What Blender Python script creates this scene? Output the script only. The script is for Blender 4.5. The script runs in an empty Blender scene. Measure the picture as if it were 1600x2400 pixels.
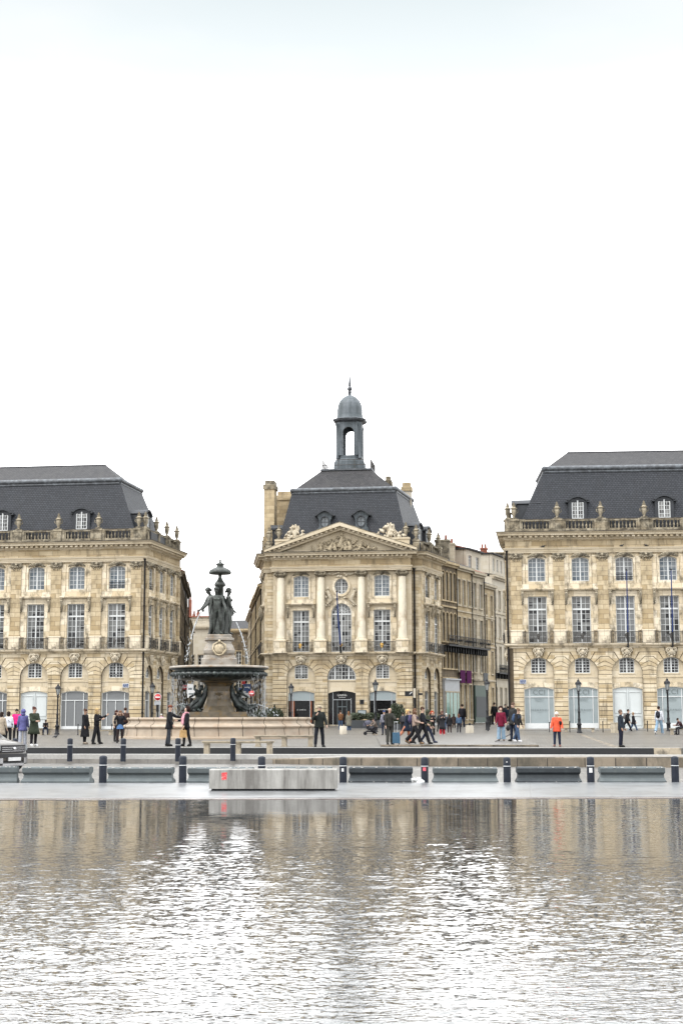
import bpy, math, random
from mathutils import Vector, Matrix
rnd = random.Random(11)
S = bpy.context.scene
COL = S.collection
# ------------------------------------------------------------------ camera
F = 50 / 36 * 2400
cd = bpy.data.cameras.new('camera'); cam = bpy.data.objects.new('camera', cd); COL.objects.link(cam)
cd.sensor_fit = 'VERTICAL'; cd.sensor_height = 36; cd.sensor_width = 24; cd.lens = 50
cd.clip_start = 0.5; cd.clip_end = 6000
CM = (Matrix.Translation((0, 0, 1.35)) @ Matrix.Rotation(0.12943, 4, 'Z')
      @ Matrix.Rotation(math.pi / 2 + 0.14243, 4, 'X') @ Matrix.Rotation(-0.00208, 4, 'Z'))
cam.matrix_world = CM
S.camera = cam
# ------------------------------------------------------------------ sky
W = bpy.data.worlds.new("World"); S.world = W; W.use_nodes = True
SUN_EL, SUN_AZ = math.radians(46), math.radians(-130)   # azimuth measured from +Y towards +X
nt = W.node_tree; nt.nodes.clear()
N = nt.nodes.new; LK = nt.links.new
out = N('ShaderNodeOutputWorld'); mixs = N('ShaderNodeMixShader')
bn = N('ShaderNodeBackground'); bc = N('ShaderNodeBackground')
sky = N('ShaderNodeTexSky'); sky.sky_type = 'NISHITA'; sky.sun_disc = False
sky.sun_elevation = SUN_EL; sky.sun_rotation = SUN_AZ; sky.air_density = 1; sky.dust_density = 3
LK(sky.outputs[0], bn.inputs[0]); bn.inputs[1].default_value = 0.1
tc = N('ShaderNodeTexCoord'); sx = N('ShaderNodeSeparateXYZ'); LK(tc.outputs['Generated'], sx.inputs[0])
ramp = N('ShaderNodeValToRGB'); LK(sx.outputs[2], ramp.inputs[0])
e = ramp.color_ramp.elements
e[0].position = 0.0; e[0].color = (1.35, 1.35, 1.35, 1)
e[1].position = 1.0; e[1].color = (4.4, 4.45, 4.5, 1)
for p_, c_ in ((0.09, (1.6, 1.6, 1.6, 1)), (0.17, (2.7, 2.7, 2.7, 1)), (0.27, (3.0, 3.0, 3.0, 1)), (0.34, (1.9, 1.9, 1.9, 1)), (0.39, (1.0, 1.01, 1.01, 1)), (0.43, (0.80, 0.82, 0.825, 1)), (0.473, (0.68, 0.715, 0.725, 1)), (0.53, (2.3, 2.32, 2.34, 1)), (0.7, (2.4, 2.45, 2.5, 1))):
    q = e.new(p_); q.color = c_
mp = N('ShaderNodeMapping'); mp.inputs['Scale'].default_value = (1, 1, 3.2); LK(tc.outputs['Generated'], mp.inputs[0])
nz = N('ShaderNodeTexNoise'); nz.inputs['Scale'].default_value = 2.6; nz.inputs['Detail'].default_value = 7
nz.inputs['Roughness'].default_value = 0.5; LK(mp.outputs[0], nz.inputs[0])
cr = N('ShaderNodeValToRGB'); LK(nz.outputs[0], cr.inputs[0])
cr.color_ramp.elements[0].position = 0.36; cr.color_ramp.elements[0].color = (0.95, 0.985, 0.99, 1)
cr.color_ramp.elements[1].position = 0.56; cr.color_ramp.elements[1].color = (1.06, 1.05, 1.045, 1)
mul = N('ShaderNodeMix'); mul.data_type = 'RGBA'; mul.blend_type = 'MULTIPLY'; mul.inputs[0].default_value = 1
mul.clamp_result = False
LK(ramp.outputs[0], mul.inputs[6]); LK(cr.outputs[0], mul.inputs[7])
LK(mul.outputs[2], bc.inputs[0]); bc.inputs[1].default_value = 1.0
mixs.inputs[0].default_value = 0.92
LK(bn.outputs[0], mixs.inputs[1]); LK(bc.outputs[0], mixs.inputs[2]); LK(mixs.outputs[0], out.inputs[0])
# ------------------------------------------------------------------ sun behind cloud
sd = bpy.data.lights.new('sun', 'SUN'); sun = bpy.data.objects.new('sun', sd); COL.objects.link(sun)
sd.energy = 1.5; sd.angle = math.radians(16); sd.color = (1, 0.97, 0.92)
dirv = Vector((math.sin(SUN_AZ) * math.cos(SUN_EL), math.cos(SUN_AZ) * math.cos(SUN_EL), math.sin(SUN_EL)))
sun.rotation_euler = dirv.to_track_quat('Z', 'Y').to_euler(); sun.location = (0, 0, 60)
S.view_settings.view_transform = 'Standard'; S.view_settings.look = 'None'
S.view_settings.gamma = 1; S.view_settings.use_curve_mapping = False
S.view_settings.exposure = 0.44

# ------------------------------------------------------------------ pixel helpers (used to survey the place)
C3 = CM.to_3x3(); CO = CM.translation
def ray(px, py): return C3 @ Vector(((px - 800) / F, (1200 - py) / F, -1))
def G(px, py, z=0.0):
    d = ray(px, py); t = (z - CO.z) / d.z; return CO + d * t
def At(px, py, Y):
    d = ray(px, py); return CO + d * (Y / d.y)
def zat(P, py, px=None):
    """height above the point P(x,y) seen at photo row py"""
    lo, hi = -5.0, 60.0
    for _ in range(40):
        m = (lo + hi) / 2
        v = C3.inverted() @ (Vector((P[0], P[1], m)) - CO)
        y = 1200 + v.y / v.z * F
        if y > py: lo = m
        else: hi = m
    return lo
def px_of(P):
    v = C3.transposed() @ (Vector(P) - CO); return 800 - v.x / v.z * F, 1200 + v.y / v.z * F

# ------------------------------------------------------------------ materials
KA = 0.68      # overall reflectance level, set together with the exposure
def newmat(name):
    m = bpy.data.materials.new(name); m.use_nodes = True
    b = m.node_tree.nodes['Principled BSDF']
    return m, m.node_tree, b
def simple(name, col, rough=0.6, metal=0.0, var=0.12, scale=6.0, spec=0.5, bump=0.0, coat=0, dirt=None, dscale=1.5):
    col = [c * KA for c in col]; dirt = [c * KA for c in dirt] if dirt else None
    m, t, b = newmat(name)
    n = t.nodes.new; l = t.links.new
    tcn = n('ShaderNodeTexCoord')
    nzn = n('ShaderNodeTexNoise'); nzn.inputs['Scale'].default_value = scale; nzn.inputs['Detail'].default_value = 6
    l(tcn.outputs['Object'], nzn.inputs[0])
    r = n('ShaderNodeValToRGB'); l(nzn.outputs[0], r.inputs[0])
    r.color_ramp.elements[0].position = 0.3; r.color_ramp.elements[1].position = 0.7
    r.color_ramp.elements[0].color = (*[c * (1 - var) for c in col], 1)
    r.color_ramp.elements[1].color = (*[min(1, c * (1 + var)) for c in col], 1)
    src = r.outputs[0]
    if dirt:
        n2 = n('ShaderNodeTexNoise'); n2.inputs['Scale'].default_value = dscale; n2.inputs['Detail'].default_value = 8
        n2.inputs['Roughness'].default_value = 0.65
        l(tcn.outputs['Object'], n2.inputs[0])
        r2 = n('ShaderNodeValToRGB'); l(n2.outputs[0], r2.inputs[0])
        r2.color_ramp.elements[0].position = 0.5; r2.color_ramp.elements[1].position = 0.68
        mx = n('ShaderNodeMix'); mx.data_type = 'RGBA'; l(r2.outputs[0], mx.inputs[0]); l(src, mx.inputs[6])
        mx.inputs[7].default_value = (*dirt, 1); src = mx.outputs[2]
    l(src, b.inputs['Base Color'])
    b.inputs['Roughness'].default_value = rough; b.inputs['Metallic'].default_value = metal
    b.inputs['Specular IOR Level'].default_value = spec
    if coat: b.inputs['Coat Weight'].default_value = coat
    if bump:
        bp = n('ShaderNodeBump'); bp.inputs['Strength'].default_value = bump; bp.inputs['Distance'].default_value = 0.02
        l(nzn.outputs[0], bp.inputs['Height']); l(bp.outputs[0], b.inputs['Normal'])
    return m
def masonry(name, c1, c2, mortar, bw, bh, ms=0.012, grime=(0.10, 0.085, 0.06), gpos=(0.54, 0.74), rough=0.9,
            off=0.5, bump=0.5, streak=0.5, patch=None, spec=0.3):
    """block / slate / paving pattern in metres, on the automatic UVs (u horizontal, v up the face)"""
    c1, c2, mortar, grime = [[v * KA for v in q_] for q_ in (c1, c2, mortar, grime)]; patch = [v * KA for v in patch] if patch else None
    m, t, b = newmat(name); n = t.nodes.new; l = t.links.new
    uv = n('ShaderNodeUVMap'); tcn = n('ShaderNodeTexCoord')
    br = n('ShaderNodeTexBrick'); l(uv.outputs[0], br.inputs['Vector'])
    br.inputs['Scale'].default_value = 1; br.inputs['Brick Width'].default_value = bw
    br.inputs['Row Height'].default_value = bh; br.inputs['Mortar Size'].default_value = ms
    br.inputs['Mortar Smooth'].default_value = 0.3; br.offset = off
    br.inputs['Color1'].default_value = (0, 0, 0, 1); br.inputs['Color2'].default_value = (1, 1, 1, 1)
    br.inputs['Mortar'].default_value = (0.5, 0.5, 0.5, 1); br.inputs['Bias'].default_value = 0
    nm = n('ShaderNodeTexNoise'); nm.inputs['Scale'].default_value = 3.2; nm.inputs['Detail'].default_value = 5
    l(tcn.outputs['Object'], nm.inputs[0])
    ad = n('ShaderNodeMath'); ad.operation = 'MULTIPLY_ADD'; l(nm.outputs[0], ad.inputs[0]); ad.inputs[1].default_value = 0.55
    sb = n('ShaderNodeMath'); sb.operation = 'SUBTRACT'; l(br.outputs[0], sb.inputs[0]); sb.inputs[1].default_value = 0.26
    l(sb.outputs[0], ad.inputs[2])
    cm = n('ShaderNodeMix'); cm.data_type = 'RGBA'; l(ad.outputs[0], cm.inputs[0])
    cm.inputs[6].default_value = (*c1, 1); cm.inputs[7].default_value = (*c2, 1)
    src = cm.outputs[2]
    if patch:      # weathered patches with their own outline
        np_ = n('ShaderNodeTexNoise'); np_.inputs['Scale'].default_value = 0.33; np_.inputs['Detail'].default_value = 7
        l(tcn.outputs['Object'], np_.inputs[0])
        rp = n('ShaderNodeValToRGB'); l(np_.outputs[0], rp.inputs[0])
        rp.color_ramp.elements[0].position = 0.47; rp.color_ramp.elements[1].position = 0.66
        rp.color_ramp.elements[1].color = (0.75, 0.75, 0.75, 1)
        mp_ = n('ShaderNodeMix'); mp_.data_type = 'RGBA'; l(rp.outputs[0], mp_.inputs[0]); l(src, mp_.inputs[6])
        mp_.inputs[7].default_value = (*patch, 1); src = mp_.outputs[2]
    # grime streaks: noise stretched vertically
    mpn = n('ShaderNodeMapping'); mpn.inputs['Scale'].default_value = (1.5, 1.5, streak); l(tcn.outputs['Object'], mpn.inputs[0])
    ng = n('ShaderNodeTexNoise'); ng.inputs['Scale'].default_value = 1.1; ng.inputs['Detail'].default_value = 9
    ng.inputs['Roughness'].default_value = 0.68; l(mpn.outputs[0], ng.inputs[0])
    rg = n('ShaderNodeValToRGB'); l(ng.outputs[0], rg.inputs[0])
    rg.color_ramp.elements[0].position = gpos[0]; rg.color_ramp.elements[1].position = gpos[1]
    rg.color_ramp.elements[1].color = (0.8, 0.8, 0.8, 1)
    mg = n('ShaderNodeMix'); mg.data_type = 'RGBA'; l(rg.outputs[0], mg.inputs[0]); l(src, mg.inputs[6])
    mg.inputs[7].default_value = (*grime, 1); src = mg.outputs[2]
    mm = n('ShaderNodeMix'); mm.data_type = 'RGBA'; l(br.outputs[1], mm.inputs[0]); l(src, mm.inputs[6])
    mm.inputs[7].default_value = (*mortar, 1)
    l(mm.outputs[2], b.inputs['Base Color'])
    b.inputs['Roughness'].default_value = rough; b.inputs['Specular IOR Level'].default_value = spec
    nf = n('ShaderNodeTexNoise'); nf.inputs['Scale'].default_value = 14; nf.inputs['Detail'].default_value = 4
    l(tcn.outputs['Object'], nf.inputs[0])
    hh = n('ShaderNodeMath'); hh.operation = 'MULTIPLY_ADD'; l(br.outputs[1], hh.inputs[0]); hh.inputs[1].default_value = -1
    h2 = n('ShaderNodeMath'); h2.operation = 'MULTIPLY'; l(nf.outputs[0], h2.inputs[0]); h2.inputs[1].default_value = 0.5
    h3 = n('ShaderNodeMath'); h3.operation = 'MULTIPLY_ADD'; l(br.outputs[0], h3.inputs[0]); h3.inputs[1].default_value = 0.35
    l(h2.outputs[0], h3.inputs[2]); l(h3.outputs[0], hh.inputs[2])
    bp = n('ShaderNodeBump'); bp.inputs['Strength'].default_value = bump; bp.inputs['Distance'].default_value = 0.02
    l(hh.outputs[0], bp.inputs['Height']); l(bp.outputs[0], b.inputs['Normal'])
    return m
CREAM = (0.86, 0.755, 0.575); TAN = (0.60, 0.475, 0.295); GRIME = (0.13, 0.105, 0.07)
M = {}
M['ashlar'] = masonry('ashlar_stone', CREAM, TAN, (0.24, 0.185, 0.115), 0.86, 0.40, 0.014, (0.13, 0.11, 0.08), (0.50, 0.66), patch=(0.50, 0.39, 0.245), streak=0.28)
M['rust'] = masonry('rusticated_stone', (0.82, 0.715, 0.535), (0.54, 0.42, 0.25), (0.33, 0.26, 0.17), 1.25, 0.3182, 0.008, (0.14, 0.115, 0.08), (0.51, 0.67), patch=(0.48, 0.38, 0.245), streak=0.3)
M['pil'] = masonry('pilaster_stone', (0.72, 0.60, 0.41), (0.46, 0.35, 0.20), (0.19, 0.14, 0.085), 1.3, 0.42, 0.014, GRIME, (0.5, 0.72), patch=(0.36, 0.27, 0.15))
M['soot'] = simple('sooty_ledge', (0.10, 0.085, 0.065), 0.95, var=0.5, scale=2, dirt=(0.34, 0.29, 0.21), dscale=1.3)
M['groove'] = simple('groove_stone', (0.10, 0.075, 0.045), 0.95, var=0.3, scale=2)
M['trim'] = masonry('moulded_stone', (0.90, 0.80, 0.63), (0.68, 0.56, 0.38), (0.26, 0.21, 0.14), 1.1, 0.6, 0.010, (0.10, 0.085, 0.06), (0.49, 0.66), streak=0.9, bump=0.4)
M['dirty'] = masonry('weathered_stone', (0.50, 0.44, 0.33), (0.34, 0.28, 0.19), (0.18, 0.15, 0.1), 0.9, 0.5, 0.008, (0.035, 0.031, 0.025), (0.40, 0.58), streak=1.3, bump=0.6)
M['carved'] = simple('carved_stone', (0.50, 0.42, 0.29), 0.9, var=0.3, scale=5, bump=0.6, dirt=(0.13, 0.10, 0.07), dscale=4)
M['carved_light'] = simple('pale_carved_stone', (0.60, 0.53, 0.41), 0.9, var=0.2, scale=5, bump=0.5, dirt=(0.36, 0.27, 0.16), dscale=3)
M['inner'] = masonry('smooth_stone', (0.74, 0.645, 0.49), (0.62, 0.52, 0.365), (0.42, 0.34, 0.23), 1.2, 0.5, 0.006, (0.2, 0.165, 0.12), (0.56, 0.8), bump=0.25)
M['column'] = simple('column_stone', (0.88, 0.80, 0.64), 0.85, var=0.1, scale=1.2, bump=0.15, dirt=(0.48, 0.36, 0.22), dscale=0.8)
M['slate'] = masonry('slate', (0.034, 0.038, 0.047), (0.054, 0.059, 0.071), (0.014, 0.016, 0.020), 0.26, 0.18, 0.024, (0.045, 0.046, 0.052), (0.5, 0.72), rough=0.6, bump=0.5, streak=0.35, spec=0.3)
M['slate_old'] = masonry('old_slate', (0.032, 0.031, 0.034), (0.056, 0.054, 0.058), (0.018, 0.018, 0.019), 0.26, 0.18, 0.022, (0.075, 0.072, 0.07), (0.48, 0.7), rough=0.65, bump=0.5, streak=0.35, spec=0.25)
M['zinc'] = masonry('zinc_sheet', (0.10, 0.12, 0.135), (0.16, 0.18, 0.20), (0.04, 0.048, 0.055), 0.34, 3.0, 0.012, (0.055, 0.07, 0.075), (0.44, 0.62), rough=0.55, bump=0.4, streak=0.3, spec=0.3, off=0)
M['zinc_light'] = simple('pale_zinc', (0.085, 0.093, 0.105), 0.55, var=0.4, scale=3, metal=0.1, dirt=(0.15, 0.17, 0.19), dscale=3)
M['dark_zinc'] = simple('dark_zinc', (0.022, 0.026, 0.033), 0.6, var=0.25, scale=3)
M['white'] = simple('white_window_paint', (0.74, 0.76, 0.76), 0.5, var=0.05)
M['gate'] = simple('white_gate_paint', (0.66, 0.70, 0.70), 0.5, var=0.04, scale=1.5)
M['iron'] = simple('black_iron', (0.012, 0.013, 0.016), 0.55, var=0.3, spec=0.25)
M['rustiron'] = simple('wrought_iron', (0.05, 0.045, 0.04), 0.5, var=0.4)
M['gold'] = simple('gilded_metal', (0.62, 0.38, 0.10), 0.35, metal=0.6, var=0.3, scale=9)
M['pipe'] = simple('dark_pipe', (0.014, 0.012, 0.012), 0.7, spec=.2)
def pane_mat(name, ca, cb, dark, pd=0.3, cell=0.36, rough=0.06):
    ca, cb, dark = [[v * KA for v in q_] for q_ in (ca, cb, dark)]
    m, t, b = newmat(name); n = t.nodes.new; l = t.links.new
    uv = n('ShaderNodeUVMap'); oi = n('ShaderNodeObjectInfo')
    sc = n('ShaderNodeVectorMath'); sc.operation = 'SCALE'; l(uv.outputs[0], sc.inputs[0]); sc.inputs[3].default_value = 1 / cell
    fl = n('ShaderNodeVectorMath'); fl.operation = 'FLOOR'; l(sc.outputs[0], fl.inputs[0])
    cmb = n('ShaderNodeVectorMath'); cmb.operation = 'ADD'; l(fl.outputs[0], cmb.inputs[0])
    cx = n('ShaderNodeCombineXYZ'); ml = n('ShaderNodeMath'); ml.operation = 'MULTIPLY'; l(oi.outputs['Random'], ml.inputs[0]); ml.inputs[1].default_value = 91
    l(ml.outputs[0], cx.inputs[2]); l(cx.outputs[0], cmb.inputs[1])
    wn = n('ShaderNodeTexWhiteNoise'); wn.noise_dimensions = '3D'; l(cmb.outputs[0], wn.inputs['Vector'])
    a = n('ShaderNodeMix'); a.data_type = 'RGBA'; l(oi.outputs['Random'], a.inputs[0]); a.inputs[6].default_value = (*ca, 1); a.inputs[7].default_value = (*cb, 1)
    # folds of the curtain behind the panes
    wv = n('ShaderNodeTexWave'); wv.inputs['Scale'].default_value = 4; wv.inputs['Distortion'].default_value = 3; l(uv.outputs[0], wv.inputs[0])
    f = n('ShaderNodeMix'); f.data_type = 'RGBA'; f.blend_type = 'MULTIPLY'; f.inputs[0].default_value = 0.35
    l(a.outputs[2], f.inputs[6]); l(wv.outputs[0], f.inputs[7])
    th = n('ShaderNodeMath'); th.operation = 'LESS_THAN'; l(wn.outputs[0], th.inputs[0]); th.inputs[1].default_value = pd
    d = n('ShaderNodeMix'); d.data_type = 'RGBA'; l(th.outputs[0], d.inputs[0]); l(f.outputs[2], d.inputs[6]); d.inputs[7].default_value = (*dark, 1)
    l(d.outputs[2], b.inputs['Base Color']); b.inputs['Roughness'].default_value = rough; b.inputs['Specular IOR Level'].default_value = 0.35
    # every pane sits at a slightly different tilt
    geo = n('ShaderNodeNewGeometry'); sbv = n('ShaderNodeVectorMath'); sbv.operation = 'SUBTRACT'; l(wn.outputs[1], sbv.inputs[0]); sbv.inputs[1].default_value = (0.5, 0.5, 0.5)
    s2 = n('ShaderNodeVectorMath'); s2.operation = 'SCALE'; l(sbv.outputs[0], s2.inputs[0]); s2.inputs[3].default_value = 0.05
    av = n('ShaderNodeVectorMath'); av.operation = 'ADD'; l(geo.outputs['Normal'], av.inputs[0]); l(s2.outputs[0], av.inputs[1])
    nv = n('ShaderNodeVectorMath'); nv.operation = 'NORMALIZE'; l(av.outputs[0], nv.inputs[0]); l(nv.outputs[0], b.inputs['Normal'])
    return m
M['pane'] = pane_mat('window_glass', (0.30, 0.30, 0.29), (0.13, 0.135, 0.135), (0.015, 0.016, 0.018), 0.25)
M['pane_blue'] = pane_mat('painted_sky_glass', (0.20, 0.235, 0.27), (0.26, 0.29, 0.31), (0.10, 0.13, 0.16), 0.2)  # reflected sky is painted into the blue-grey pane colour
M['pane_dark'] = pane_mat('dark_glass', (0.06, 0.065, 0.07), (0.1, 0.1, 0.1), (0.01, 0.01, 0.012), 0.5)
M['curtain'] = pane_mat('curtained_glass', (0.27, 0.28, 0.285), (0.23, 0.24, 0.25), (0.2, 0.21, 0.22), 0.05, cell=3)
M['film'] = simple('frosted_film_glass', (0.34, 0.395, 0.41), 0.15, var=0.08, scale=0.8)
M['shopdark'] = simple('dark_shop_glass', (0.012, 0.012, 0.013), 0.05, var=0.5, spec=0.2)
M['orange_drape'] = simple('orange_drape', (0.42, 0.13, 0.05), 0.8)
M['letter'] = simple('grey_lettering', (0.13, 0.16, 0.17), 0.6)
M['letter_faint'] = simple('pale_grey_lettering', (0.26, 0.31, 0.325), 0.6)
M['letter_white'] = simple('white_lettering', (0.8, 0.8, 0.78), 0.6)
M['bronze'] = simple('patinated_bronze', (0.032, 0.036, 0.032), 0.42, metal=0.3, var=0.5, scale=5, bump=0.25, dirt=(0.11, 0.13, 0.115), dscale=4)
M['bronze_dark'] = simple('dark_bronze', (0.028, 0.034, 0.034), 0.35, metal=0.35, var=0.5, scale=4, bump=0.3, dirt=(0.09, 0.12, 0.11), dscale=5)
M['marble'] = simple('stained_marble', (0.31, 0.28, 0.24), 0.5, var=0.3, scale=2, dirt=(0.24, 0.16, 0.09), dscale=2.2)
M['marble_wet'] = simple('wet_marble', (0.16, 0.128, 0.085), 0.35, var=0.3, scale=3, dirt=(0.24, 0.15, 0.05), dscale=2)
M['basin'] = simple('pink_basin_stone', (0.43, 0.35, 0.265), 0.55, var=0.18, scale=1.6, dirt=(0.40, 0.29, 0.20), dscale=1.1, bump=0.1)
M['benchstone'] = simple('bench_stone', (0.42, 0.36, 0.27), 0.85, var=0.2, scale=4, dirt=(0.16, 0.14, 0.11), dscale=3, bump=0.4)
M['bollard'] = simple('dark_blue_bollard_paint', (0.018, 0.023, 0.036), 0.55, var=0.2, dirt=(0.035, 0.04, 0.05), dscale=7, spec=.2)
M['band'] = simple('reflective_band', (0.7, 0.72, 0.74), 0.4)
M['roadblock'] = simple('grey_painted_concrete', (0.115, 0.135, 0.142), 0.85, var=0.12, scale=3, bump=0.4, dirt=(0.14, 0.16, 0.16), dscale=4)
M['roadblock_dark'] = simple('dark_painted_concrete', (0.03, 0.038, 0.045), 0.7, var=0.12, scale=3, bump=0.4, dirt=(0.05, 0.062, 0.068), dscale=4)
M['chip'] = simple('bare_concrete_chips', (0.55, 0.53, 0.5), 0.9)
M['planter'] = simple('dark_planter', (0.03, 0.035, 0.04), 0.6)
M['leaf'] = simple('shrub_leaf', (0.045, 0.062, 0.03), 0.6, var=0.5, scale=3)
M['sootdark'] = masonry('soot_black_stone', (0.17, 0.14, 0.095), (0.085, 0.07, 0.05), (0.04, 0.035, 0.03), 0.8, 0.4, 0.010, (0.025, 0.022, 0.02), (0.40, 0.6), bump=0.5)
M['terracotta'] = simple('terracotta', (0.26, 0.085, 0.05), 0.9, var=0.3, scale=3)
M['render'] = masonry('pale_render', (0.60, 0.55, 0.46), (0.54, 0.48, 0.38), (0.45, 0.4, 0.32), 1.2, 0.5, 0.005, (0.3, 0.26, 0.2), (0.55, 0.8), bump=0.2)
M['sooty'] = masonry('sooty_stone', (0.29, 0.225, 0.145), (0.17, 0.13, 0.085), (0.08, 0.065, 0.05), 0.8, 0.4, 0.010, (0.045, 0.04, 0.033), (0.42, 0.62), bump=0.5)
M['tanwall'] = masonry('tan_stone', (0.62, 0.50, 0.32), (0.44, 0.34, 0.20), (0.28, 0.22, 0.15), 0.8, 0.4, 0.009, (0.14, 0.11, 0.08), (0.5, 0.75), bump=0.4)
M['greywall'] = masonry('grey_stone', (0.60, 0.53, 0.41), (0.47, 0.40, 0.29), (0.25, 0.21, 0.16), 0.8, 0.4, 0.009, (0.12, 0.1, 0.08), (0.48, 0.75), bump=0.4)
M['rubble'] = masonry('rubble_stone', (0.42, 0.36, 0.26), (0.22, 0.18, 0.12), (0.09, 0.075, 0.055), 0.5, 0.26, 0.03, (0.06, 0.05, 0.04), (0.46, 0.66), bump=0.9)
M['shutter'] = simple('grey_green_shutter', (0.22, 0.25, 0.23), 0.7)
M['purple'] = simple('purple_banner_cloth', (0.085, 0.012, 0.075), 0.9, spec=.1)
M['shopgrey'] = simple('pale_grey_shop_panel', (0.42, 0.44, 0.46), 0.5)
M['shopgreen'] = simple('green_tinted_glass', (0.20, 0.36, 0.31), 0.12, var=0.2)
M['darkgreen'] = simple('dark_green_paint', (0.02, 0.055, 0.035), 0.5)
M['plate_blue'] = simple('enamel_blue', (0.03, 0.07, 0.2), 0.3)
M['sign_red'] = simple('sign_red', (0.55, 0.015, 0.02), 0.4)
M['sign_white'] = simple('sign_white', (0.8, 0.8, 0.8), 0.4)
M['polblue'] = simple('blue_flagpole_paint', (0.012, 0.035, 0.15), 0.5, spec=.2)
M['clear'] = simple('lantern_glass', (0.35, 0.37, 0.37), 0.1, spec=0.8)
M['spray'] = simple('falling_water', (0.60, 0.63, 0.65), 0.2)
M['black_granite'] = simple('black_platform_edge', (0.012, 0.013, 0.015), 0.5, var=0.2, spec=0.4)
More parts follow.
